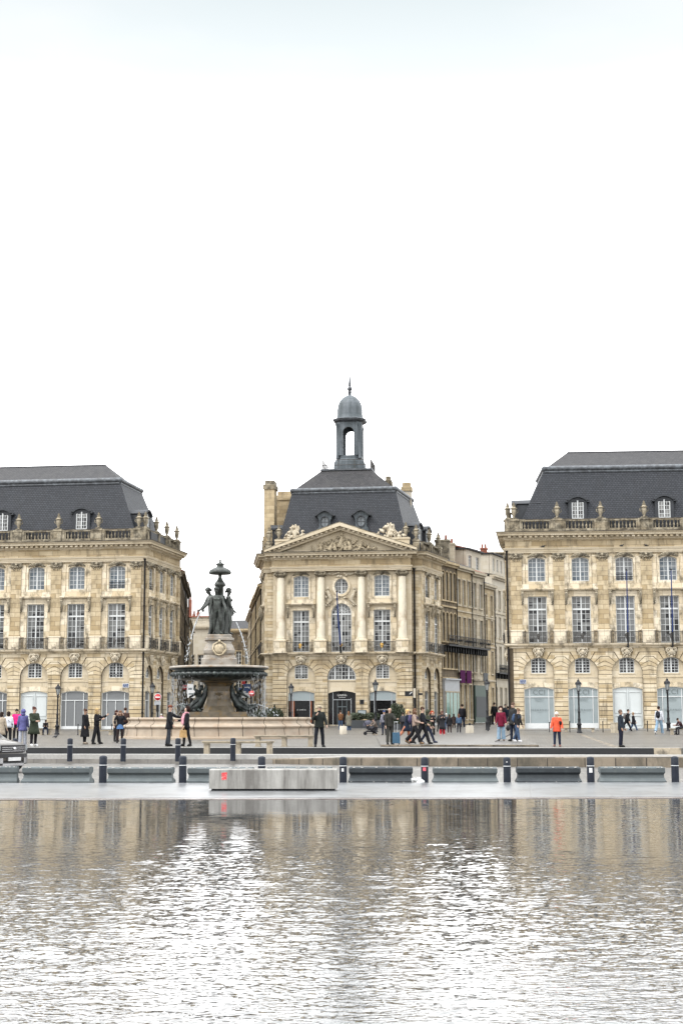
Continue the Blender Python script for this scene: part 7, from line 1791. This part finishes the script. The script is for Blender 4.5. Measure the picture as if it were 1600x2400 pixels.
for i, (x0, x1, dk, lb) in enumerate(blocks):
    pm = (x0 + x1) / 2; yb = 1842; P0_, P1_ = G(x0, yb, -.46), G(x1, yb, -.46); w_ = (P1_ - P0_).length; P = (P0_ + P1_) / 2
    key = dk
    if key not in RB: o = mk_block('roadblock_dark' if dk else 'roadblock', 3 + dk)(); RB[key] = o
    else: o = copy_tree(RB[key])
    zt_ = zat((P.x, P.y), (1796, 1797, 1798, 1798, 1797, 1797, 1798, 1797, 1797)[i]); ss = w_ / 1.66
    o.location = (P.x, P.y, -.455); o.scale = (ss * (-1 if i % 3 == 2 else 1), ss, (zt_ + .455) / .6)
    o.rotation_euler = (0, 0, math.atan2(P1_.y - P0_.y, P1_.x - P0_.x)); tag(o, lb, 'roadblock', 'concrete roadblocks along the quay')
# pale concrete bench on the quay
q0, q1 = G(490, 1853.5, -.33), G(789, 1853.5, -.33); L_ = (q1 - q0).length; an = math.atan2(q1.y - q0.y, q1.x - q0.x)
bench = empty('concrete_bench', (q0.x, q0.y, -.33), an, 'long pale stained concrete block bench with a red poster, at the edge of the pool', 'bench')
hb = zat((q0.x, q0.y), 1803) + .33
M['palecon'] = masonry('pale_stained_concrete', (.50, .49, .46), (.38, .37, .35), (.42, .41, .39), 9, 9, .001, (.12, .11, .10), (.40, .58), rough=.8, bump=.5, streak=.18, off=0)
b = MB(); n_ = 24; vs = []
prf = [(0, .045), (0, hb - .02), (.02, hb), (.48, hb), (.5, hb - .02), (.5, .045)]
for i in range(n_ + 1):
    x = L_ * i / n_
    for y, z in prf: vs.append((x, y + rnd.uniform(-.003, .003), z + (rnd.uniform(-.004, .002) if z > .1 else 0)))
k = len(prf); b.add(vs, [(i * k + j, (i + 1) * k + j, (i + 1) * k + (j + 1) % k, i * k + (j + 1) % k) for i in range(n_) for j in range(k)] + [list(range(k))[::-1], [n_ * k + j for j in range(k)]])
b.build('block', 'palecon', bench)
b = MB(); b.box(.05, L_ - .05, .04, .46, 0.0, .045); b.build('base', 'iron', bench)
b = MB(); b.add([(.29, -.006, .24), (.40, -.006, .245), (.41, -.006, .41), (.375, -.006, .42), (.28, -.006, .40)], [(0, 1, 2, 3, 4)]); M['poster'] = simple('torn_red_poster', (.72, .05, .06), .7, var=.35, scale=25, dirt=(.8, .6, .55), dscale=30)
b.build('poster', 'poster', bench)
# stone benches
def stone_bench(x0, x1, yt, yf, zf, label, hitf=None, legs=3):
    f = hitf or (lambda a, c: G(a, c, zf))
    P0_, P1_ = f(x0, yf), f(x1, yf); L_ = (P1_ - P0_).length; z0_ = (P0_.z + P1_.z) / 2
    r = empty('stone_bench', (P0_.x, P0_.y, z0_), math.atan2(P1_.y - P0_.y, P1_.x - P0_.x), label, 'bench'); h_ = zat((P0_.x, P0_.y), yt) - z0_
    b = MB(); b.box(-.03, L_ + .03, -.02, .42, h_ - .09, h_ - .03); b.box(-.06, L_ + .06, -.05, .45, h_ - .03, h_); b.build('seat', 'benchstone', r)
    for k in range(legs):
        x = .12 + (L_ - .24) * k / (legs - 1); b = MB(); b.box(x - .1, x + .1, .03, .37, .04, h_ - .09); b.box(x - .13, x + .13, .0, .4, 0 - .02, .04); b.build('leg', 'benchstone', r)
    return r
stone_bench(476, 637, 1737, 1770.5, 0, 'stone bench on the near tram platform in front of the basin', hit_near)
stone_bench(597, 733, 1723.5, 1750, 0, 'stone bench beside the man in black, just right of the fountain base')
stone_bench(92, 118, 1707, 1722, .02, 'small stone bench by the left white gate with a seated person', legs=2)
stone_bench(186, 262, 1711, 1722, .02, 'low stone bench in front of the curtained windows', legs=3)
stone_bench(1322, 1392, 1706, 1718, .0, 'low stone bench in front of the second frosted window on the right', legs=3)
stone_bench(1570, 1640, 1707, 1722, .0, 'stone bench cut off by the right edge with a seated person', legs=3)
# thin pavement posts
tp = None
for i, (px, yt, yb, lb) in enumerate(((183, 1697, 1723, 'thin black post left of the person in the long black coat'), (262, 1697, 1722, 'thin black post between the curtained windows'), (1287, 1692, 1718, 'thin black post left of the orange jacket'), (1334.5, 1690, 1718, 'thin black post under the first frosted window bench'), (1412, 1690, 1718, 'thin black post left of the white gate on the right'), (1516.5, 1689, 1717, 'thin black post right of the white gate on the right'))):
    P = G(px, yb, .01); h_ = zat((P.x, P.y), yt) - .01
    if tp is None:
        b = MB(); b.lathe([(.06, 0), (.06, .08), (.035, .12), (.035, .9), (.05, .92), (.03, 1.0)], 8); b.ell((0, 0, .96), .045, n=8); tp = b.build('pavement_post', 'iron'); o = tp
    else: o = copy_tree(tp)
    o.location = P; o.scale = (1, 1, h_); tag(o, lb, 'post', 'thin posts along the pavements')
# iron posts of the right street
ip = None
for k in range(9):
    f = k / 8; px = 1142 + 18 * f; yb = 1714 - 24 * f; P = G(px + 1, yb, .1 + .2 * f)
    if ip is None: b = MB(); b.lathe([(.07, -.2), (.07, .1), (.05, .14), (.05, 1.1), (.065, 1.14), (.02, 1.2)], 8); ip = b.build('street_post', 'iron'); o = ip
    else: o = copy_tree(ip)
    o.location = P; tag(o, 'black iron post in the receding row beside the lamp of the right street', 'post', 'black posts lining the right street')
# small stone markers
for px, yt, yb, w_, lb in ((804, 1702, 1721, .55, 'pale stone block on the square in front of the restaurant door'), (1100, 1700, 1719, .62, 'pale rounded stone marker with dark knob at the street mouth')):
    P = G(px, yb, .0); h_ = zat((P.x, P.y), yt); b = MB()
    if px < 900: b.lathe([(w_ / 2, 0), (w_ / 2, h_ - .03), (w_ / 2 - .04, h_)], 16); o = b.build('stone_marker', 'render')
    else:
        b.prism([(-w_ / 2, 0), (w_ / 2, 0), (w_ / 2, h_ * .8), (w_ * .35, h_), (-w_ * .35, h_), (-w_ / 2, h_ * .8)], -.2, .2); b.ell((0, 0, h_ + .1), .1, 1, n=8); o = b.build('stone_marker', ['render', 'iron'])
    o.location = P; tag(o, lb, 'stone marker')
b = MB(); b.box(-.3, .3, -.25, .25, 0, .75); b.box(-.33, .33, -.28, .28, .75, .82); o = b.build('stone_marker', 'greywall'); o.location = G(1440, 1719, 0); tag(o, 'grey stone block left of the man in the navy jacket', 'stone marker')
# signs
def pole_sign(px, yb, z, label):
    P = G(px, yb, z); return empty('street_sign', P, math.atan2(-P.x, P.y), label, 'sign'), P
r, P = pole_sign(368.5, 1723, 0, 'round red and white no entry sign on a pole at the left corner'); zc_ = zat((P.x, P.y), 1634); 
b = MB(); b.tube([(0, 0, 0), (0, 0, zc_ + .3)], .045, 8); b.build('pole', 'iron', r)
b = MB(); b.lathe([(0, -.02), (.26, -.02), (.26, .01), (0, .01)], 24, 0, T(0, -.07, zc_) @ RX(math.pi / 2)); b.lathe([(.2, 0), (.24, .006), (.24, .012), (0, .012)], 24, 0, T(0, -.08, zc_) @ RX(math.pi / 2)); b.box(-.17, .17, -.115, -.06, zc_ - .045, zc_ + .045, 1); b.build('sign_plate', ['sign_red', 'sign_white'], r)
b = MB(); b.tube([(.255 * math.cos(a * .2618), -.085, zc_ + .255 * math.sin(a * .2618)) for a in range(25)], .018, 6); b.build('sign_rim', 'sign_white', r)
z2_ = zat((P.x, P.y), 1648); b = MB(); b.box(-.24, .24, -.08, -.05, z2_ - .16, z2_ + .14); b.build('lower_plate', 'shopgrey', r)
z3_ = zat((P.x, P.y), 1660); b = MB(); b.box(-.1, .1, -.14, .1, z3_ - .25, z3_ + .25); b.build('signal_box', 'iron', r)
P = G(968, 1716, 0); r = empty('arrow_sign', P, math.atan2(-P.x, P.y), 'dark direction panel with a white arrow on a post before the pavilion corner', 'sign')
s2 = (zat((P.x, P.y), 1615)) / 1.0; zq = zat((P.x, P.y), 1626)
b = MB(); b.tube([(.12, 0, 0), (.12, 0, s2)], .05, 8); b.box(.02, .22, -.1, .1, zq - .33, zq + .45, 1); b.build('pole', ['iron', 'render'], r)
b = MB(); b.box(-.68, .02, -.06, .02, zq - .2, zq + .22); b.build('sign_plate', 'iron', r)
b = MB(); b.prism([(-.2, zq + .02), (-.02 - .05, zq + .1), (-.07, zq + .17), (-.2, zq + .08), (-.3, zq - .02), (-.28, zq - .06)], -.07, -.061); b.build('arrow', 'sign_white', r)
P = G(981, 1716, 0); r = empty('street_sign', P, 0, 'thin black pole with small boxes right of the arrow panel', 'sign'); b = MB(); b.tube([(0, 0, 0), (0, 0, zat((P.x, P.y), 1616))], .05, 8); z_ = zat((P.x, P.y), 1626); b.box(.05, .35, -.08, .08, z_ - .1, z_ + .05); b.build('pole', 'iron', r)
# signs glimpsed under the bowl in the left street
for (px, py, w, h, mt, lb, Y) in ((446, 1617, .6, .9, 'sign_white', 'small white street panel under the left of the bowl', 130), (448, 1629, .7, .7, 'sign_white', 'white round-cornered sign under the left of the bowl', 129), (437, 1613, .9, .5, 'sign_red', 'dark red shop board in the left street', 150), (568, 1624, 1.3, .9, 'plate_blue', 'blue shop awning seen under the right of the bowl', 150), (569, 1632, 1.6, .5, 'sign_white', 'white awning edge below the blue one', 149.5), (571, 1608, .4, 1.1, 'sign_red', 'red hanging sign under the right of the bowl', 152), (579, 1614, .9, .8, 'plate_blue', 'navy hanging board under the right of the bowl', 151), (590, 1628, .8, .8, 'sign_red', 'second no entry disc under the right of the bowl', 128)):
    q = At(px, py, Y); b = MB(); r0 = empty('street_sign', (q.x, Y, 0.1), 0, lb, 'sign')
    if 'disc' in lb: b.lathe([(0, 0), (.26, 0), (.26, .05), (0, .05)], 20, 0, T(0, 0, q.z) @ RX(math.pi / 2)); b.box(-.18, .18, -.08, -.03, q.z - .04, q.z + .04, 1)
    else: b.box(-w / 2, w / 2, -.03, .03, q.z - h / 2, q.z + h / 2); b.box(-w * .3, w * .3, -.036, -.031, q.z - h * .1, q.z + h * .1, 1)
    b.build('sign_plate', [mt, 'letter' if mt == 'sign_white' else 'sign_white'], r0)
    b = MB(); b.tube([(0, .05, 0), (0, .05, q.z)], .04, 6); b.build('pole', 'iron', r0)
# suitcase
P = G(928, 1745, .07); sc = (zat((P.x, P.y), 1716) - .07) / .62
r = empty('suitcase', P, math.atan2(-P.x, P.y) + .1, 'blue hard-shell cabin suitcase with its handle pulled up', 'suitcase'); r.scale = (sc,) * 3; b = MB()
M['case'] = simple('blue_suitcase_shell', (.035, .12, .21), .4, var=.1)
for x in [i * .052 for i in range(-3, 4)]: b.box(x - .018, x + .018, -.115, .115, .08, .6)
b.box(-.19, .19, -.105, .105, .065, .61); b.build('shell', 'case', r)
for sx_ in (-1, 1):
    for sy in (-1, 1): b = MB(); b.tube([(sx_ * .15 - .012, sy * .08, .035), (sx_ * .15 + .012, sy * .08, .035)], .035, 10); b.box(sx_ * .15 - .02, sx_ * .15 + .02, sy * .08 - .015, sy * .08 + .015, .03, .08); b.build('wheel', 'iron', r)
b = MB(); b.tube([(-.075, .08, .6), (-.075, .08, 1.12)], .012, 6); b.tube([(.075, .08, .6), (.075, .08, 1.12)], .012, 6); b.tube([(-.1, .08, 1.13), (.1, .08, 1.13)], .02, 6); b.build('handle', 'band', r)
# pushchair
P = G(865, 1723, 0); sc = zat((P.x, P.y), 1690) / 1.05; r = empty('pushchair', P, math.atan2(-P.x, P.y), 'dark grey pushchair with its hood up in front of the planters', 'pushchair'); r.scale = (sc,) * 3
b = MB(); b.tube([(-.42, -.2, 1.02), (-.1, -.2, .55), (.3, -.2, .15)], .02, 6); b.tube([(-.42, .2, 1.02), (-.1, .2, .55), (.3, .2, .15)], .02, 6); b.tube([(-.42, -.2, 1.02), (-.42, .2, 1.02)], .025, 6)
b.tube([(.1, -.2, .55), (-.3, -.2, .13)], .02, 6); b.tube([(.1, .2, .55), (-.3, .2, .13)], .02, 6); b.tube([(-.3, -.2, .13), (.3, -.2, .15)], .015, 6); b.build('frame', 'iron', r)
b = MB(); b.ell((.08, 0, .5), (.3, .19, .14), 0, None, 10); b.ell((-.1, 0, .68), (.13, .19, .22), 0, None, 10); b.box(-.25, .25, -.15, .15, .22, .34); b.build('seat', cmat((.05, .05, .06)), r)
b = MB(); b.lathe([(.34, 0), (.33, .1), (.26, .22), (.12, .3), (0, .32)], 14, 0, T(-.12, 0, .78) @ RY(-.5) @ SC(1, .65, 1)); b.build('hood', cmat((.09, .09, .12)), r)
for x, rr_ in ((-.3, .13), (.32, .11)):
    for y in (-.22, .22): b = MB(); b.lathe([(rr_, -.025), (rr_ + .005, 0), (rr_, .025)], 18, 0, T(x, y, rr_ + .01) @ RX(math.pi / 2)); b.build('wheel', 'iron', r)
# greenery
def leafy(name, P, rx, ry, h, n_, label, cat='shrub', pot=None, cone=False, group=None, z0=0.0):
    r = empty(name, P, 0, label, cat, group); b = MB(); rr = random.Random(int(P[0] * 100) % 997)
    if pot: q = MB(); q.box(-pot[0], pot[0], -pot[1], pot[1], 0, pot[2]); q.box(-pot[0] + .03, pot[0] - .03, -pot[1] + .03, pot[1] - .03, pot[2], pot[2] + .004, 1); q.build('planter_box', ['planter', 'iron'], r); z0 = pot[2]
    for k in range(n_):
        t = rr.random(); a = rr.uniform(0, 6.283); w = (1 - t) ** .7 if cone else math.sqrt(max(0, 1 - (2 * t - 1) ** 2 * .8)); q = rr.random() ** .4
        c = Vector((rx * w * q * math.cos(a), ry * w * q * math.sin(a), z0 + .05 + h * t * (1 + rr.uniform(-.1, .1)))); s_ = rr.uniform(.05, .12)
        d1 = Vector((rr.gauss(0, 1), rr.gauss(0, 1), rr.gauss(.4, 1))).normalized() * s_; d2 = d1.cross(Vector((rr.gauss(0, 1), rr.gauss(0, 1), rr.gauss(0, 1)))).normalized() * s_ * .5
        b.add([c - d1, c + d2, c + d1, c - d2], [(0, 1, 2, 3)])
    b.build('foliage', 'leaf', r); q = MB(); q.tube([(0, 0, z0 - .05), (.02, 0, z0 + h * .4), (0, .02, z0 + h * .8)], [.04, .03, .01], 6)
    for k in range(5): a = k * 1.3; q.tube([(0, 0, z0 + h * .2), (rx * .5 * math.cos(a), ry * .5 * math.sin(a), z0 + h * .6)], [.02, .008], 5)
    q.build('stem', 'kerb', r)
    return r
for i, (px, yt, lb) in enumerate(((603, 1664, 'dark green potted bush behind the basin, nearest the pedestal'), (617, 1656, 'tall pointed dark green bush behind the basin, second from the pedestal'), (630, 1661, 'dark green bush behind the basin, third from the pedestal'), (643, 1655, 'tallest pointed bush behind the basin, next to the last'), (653, 1663, 'small dark bush at the right end of the row behind the basin'), (593, 1668, 'low dark bush partly behind the splash of the fountain'))):
    P = G(px, 1712, 0); h_ = zat((P.x, P.y), yt); leafy('bush', P, .48, .48, h_ - .55, 900, lb, cone=i in (1, 3), pot=(.35, .35, .5), group='potted bushes behind the fountain')
for px, yt, w, lb in ((835, 1686, 1.0, 'long dark planter with green bushes left of the pushchair'), (872, 1684, .9, 'dark planter with bush behind the pushchair')):
    P = G(px, 1713, 0.02); leafy('planter', P, w * .95, .4, .55, 1100, lb, 'planter', pot=(w, .35, .95))
for px, yt, lb in ((925, 1655, 'tall bushy potted laurel right of the restaurant window'), (936, 1657, 'tall potted laurel beside the pavilion corner')):
    P = G(px, 1714, .05); h_ = zat((P.x, P.y), yt); leafy('potted_tree', P, .5, .45, h_ - .6, 1300, lb, 'potted tree', pot=(.4, .35, .6))
P = G(1004, 1700, .2); leafy('potted_tree', P, .55, .5, 1.6, 900, 'grey-green potted olive before the pavilion side shops', 'potted tree', pot=(.3, .3, .5))
for k in range(6):
    P = G(938 + k * 5, 1710 - k * 1.5, .05); b = MB(); b.box(-.32, .32, -.04, .04, .08, 1.3); b.box(-.3, .3, -.05, -.041, .14, 1.24, 1); b.box(-.3, .3, -.15, .15, 0, .08)
    o = b.build('terrace_screen', ['planter', 'dark_zinc']); o.location = P; o.rotation_euler = (0, 0, -.3); tag(o, 'dark terrace screen panel in the row beside the pavilion', 'screen', 'dark screens round the terrace')
# rope barrier and litter
b = MB(); q0, q1 = G(770, 1712, 0), G(793, 1705, 0); b.tube([(q0.x, q0.y, .6), ((q0.x + q1.x) / 2, (q0.y + q1.y) / 2, .62), (q1.x, q1.y, .85)], .05, 6); b.tube([(q0.x, q0.y, 0), (q0.x, q0.y, .7)], .04, 6); b.tube([(q1.x, q1.y, 0), (q1.x, q1.y, .9)], .04, 6)
tag(b.build('rope_barrier', 'iron'), 'dark rope hung between two short posts near the restaurant door', 'rope barrier')
P = G(978, 1845, -.46); b = MB(); rr = random.Random(5)
for k in range(16): b.ell((rr.uniform(-.14, .14), rr.uniform(-.05, .05), rr.uniform(.08, .2)), (rr.uniform(.04, .1), .06, rr.uniform(.03, .07)), 0, None, 7, .3)
M['litter'] = simple('white_plastic', (.78, .8, .8), .4, var=.15, scale=8, bump=.4); o = b.build('plastic_bag', 'litter'); o.location = P; tag(o, 'crumpled white plastic bag beside the dark roadblock', 'litter')
# umbrella / cane of the walker
a, c = G(1160, 1738, .08), G(1193, 1722, .3); b = MB(); b.tube([a, c], [.02, .035], 6); b.tube([c, c + Vector((.12, .0, .12))], .02, 6); tag(b.build('folded_umbrella', 'iron'), 'folded black umbrella pointing down between the burgundy jacket and the blue jeans', 'umbrella')
P = G(1190, 1722, .08); b = MB(); b.ell((0, 0, .45), (.14, .1, .2), 0, None, 8, .05); b.tube([(-.1, 0, .6), (0, 0, .95), (.1, 0, .6)], .015, 5); o = b.build('handbag', 'iron'); o.location = P; tag(o, 'black handbag hanging between the burgundy jacket and the black jacket', 'bag')
# pigeons
pg = None
for (bx, by, bz, rt, lb) in ((.0, -.35, 17.30, wr, 'pigeon on the cornice ledge of the right building near its third urn'), ):
    pass
def pigeon(P, rot, lb):
    global pg
    if pg is None:
        b = MB(); b.ell((0, 0, .13), (.07, .14, .075), 0, None, 8); b.ell((0, -.13, .22), (.035, .04, .04), 0, None, 7); b.tube([(0, -.08, .15), (0, -.13, .2)], .035, 6); b.tube([(0, .1, .12), (0, .26, .09)], [.04, .02], 5); b.tube([(0, -.16, .22), (0, -.2, .21)], [.012, .003], 4)
        for k in (-1, 1): b.tube([(k * .03, 0, .08), (k * .03, 0, 0)], .008, 4)
        pg = b.build('pigeon', 'dark_zinc'); o = pg
    else: o = pg.copy(); COL.objects.link(o)
    o.location = P; o.rotation_euler = (0, 0, rot); tag(o, lb, 'bird', 'pigeons')
pigeon(G(131, 1731, 0), 1.2, 'pigeon on the paving left of the long black coat'); pigeon(G(1582, 1719, 0), .8, 'pigeon on the paving near the right lamp')
for px, pz, rt, lb in ((1272, 1280, 1.4, 'pigeon on the architrave ledge of the right building above its first window'), (1456, 1278, 1.2, 'pigeon on the architrave ledge of the right building above its third window'), (1513, 1277, -1.2, 'pigeon on the architrave ledge of the right building between the third and fourth windows')):
    q = At(px, pz, 125.9); pigeon((q.x, wr.location.y + (q.x + 1.44) * .0545 - .2, 15.78 + .19), rt, lb)
# ------------------------------------------------------------------ car
M['carpaint'] = simple('taupe_car_paint', (.075, .065, .055), .35, metal=.1, var=.03, coat=.35)
M['tyre'] = simple('tyre', (.015, .015, .015), .8); M['chrome'] = simple('chrome', (.6, .6, .62), .2, metal=.9); M['plastic'] = simple('black_plastic', (.02, .02, .022), .6)
M['headlight'] = simple('headlight_glass', (.5, .53, .55), .08, spec=.9, metal=.3, var=.4, scale=12)
fr = G(34, 1811, -.44); car = empty('car', (fr.x, fr.y, -.44), -0.45, 'brownish grey sport utility car with silver bumper trim entering at the left edge', 'car')
b = MB()
side = [(-4.3, .45), (-4.35, .9), (-4.2, 1.1), (-4.0, 1.62), (-3.2, 1.70), (-2.2, 1.68), (-1.35, 1.12), (-.75, 1.04), (-.28, .93), (-.10, .78), (-.04, .55), (-.06, .38), (-.3, .30), (-4.1, .30)]
hw_ = {1.62: .62, 1.70: .64, 1.68: .64}
vs = []; secs = 9
for i in range(secs):
    t = -1 + 2 * i / (secs - 1)
    for x, z in side:
        w = .91 if z < 1.15 else .64; bulge = 1 - .06 * max(0, (z - .9)); x2 = x - (.30 * t * t * t * t if x > -.9 else 0) - (.06 * t * t if x > -.2 else 0)
        vs.append((x2, t * w * bulge, z - (.05 * t * t if z > 1 else 0)))
k = len(side); fs = [(i * k + j, i * k + (j + 1) % k, (i + 1) * k + (j + 1) % k, (i + 1) * k + j) for i in range(secs - 1) for j in range(k)] + [list(range(k))[::-1], [(secs - 1) * k + j for j in range(k)]]
b.add(vs, fs); b.build('body', 'carpaint', car)
b = MB()
for s_ in (-1, 1): b.prism([(-3.9, 1.13), (-1.5, 1.13), (-2.2, 1.60), (-3.75, 1.6)], s_ * .66 if s_ > 0 else -.92, .92 if s_ > 0 else -.66)
b.build('side_window', 'shopdark', car); b = MB(); b.add([(-1.38, -.78, 1.13), (-1.38, .78, 1.13), (-2.18, .6, 1.66), (-2.18, -.6, 1.66)], [(0, 1, 2, 3)]); b.build('windscreen', 'shopdark', car)
def nose(t): return -.045 - .30 * t ** 4 - .06 * t * t
def front_band(b, t0, t1, z0, z1, off=.012, dep=.12, m=0, n=10, z0b=None, z1b=None):
    P = [(nose(t0 + (t1 - t0) * i / n), (t0 + (t1 - t0) * i / n) * .91) for i in range(n + 1)]
    za = [z0 + ((z0b if z0b is not None else z0) - z0) * i / n for i in range(n + 1)]; zb = [z1 + ((z1b if z1b is not None else z1) - z1) * i / n for i in range(n + 1)]
    b.slab([(x + off, y) for x, y in P] + [(x - dep, y) for x, y in P[::-1]], za + za[::-1], zb + zb[::-1], m)
b = MB(); front_band(b, -.58, .58, .64, .88); b.build('grille', 'plastic', car)
b = MB()
for z in (.69, .75, .81): front_band(b, -.54, .54, z - .010, z + .010, .03)
b.ell((.0, 0, .76), (.03, .07, .06), 0, None, 8); b.build('grille_trim', 'chrome', car)
for s_ in (-1, 1): b = MB(); front_band(b, *( (-.97, -.60) if s_ < 0 else (.60, .97)), .70, .88, .02, .2); b.build('headlight', 'headlight', car)
b = MB(); front_band(b, -.9, .9, .48, .60, .02); front_band(b, -.95, .95, .27, .36, .02); b.box(-4.1, -.9, -.93, -.90, .28, .46); b.build('lower_trim', 'plastic', car)
b = MB(); front_band(b, -.92, -.50, .30, .47, .035, .1); front_band(b, .50, .92, .30, .47, .035, .1); front_band(b, -.5, .5, .22, .30, .035, .1); b.build('bumper_trim', 'chrome', car)
b = MB(); b.box(-.03, .02, -.26, .26, .38, .49); b.build('number_plate', 'sign_white', car)
for x in (-.85, -3.5):
    for s_ in (-1, 1):
        b = MB(); b.lathe([(.22, -.11), (.33, -.11), (.35, -.05), (.35, .05), (.33, .11), (.22, .11)], 24, 0, T(x, s_ * .80, .35) @ RX(math.pi / 2)); w_ = b.build('wheel', 'tyre', car)
        b = MB(); b.lathe([(.22, -.1), (.2, .0), (0, .02)], 20, 0, T(x, s_ * .82, .35) @ RX(math.pi / 2 * s_)); b.build('rim', 'chrome', w_)
b = MB(); b.box(-1.6, -1.35, -1.08, -.92, 1.05, 1.2); b.build('mirror', 'plastic', car)
bake_skins()
bpy.context.view_layer.update()
print('objects', len(S.objects), 'faces', sum(len(o.data.polygons) for o in S.objects if o.type == 'MESH'))
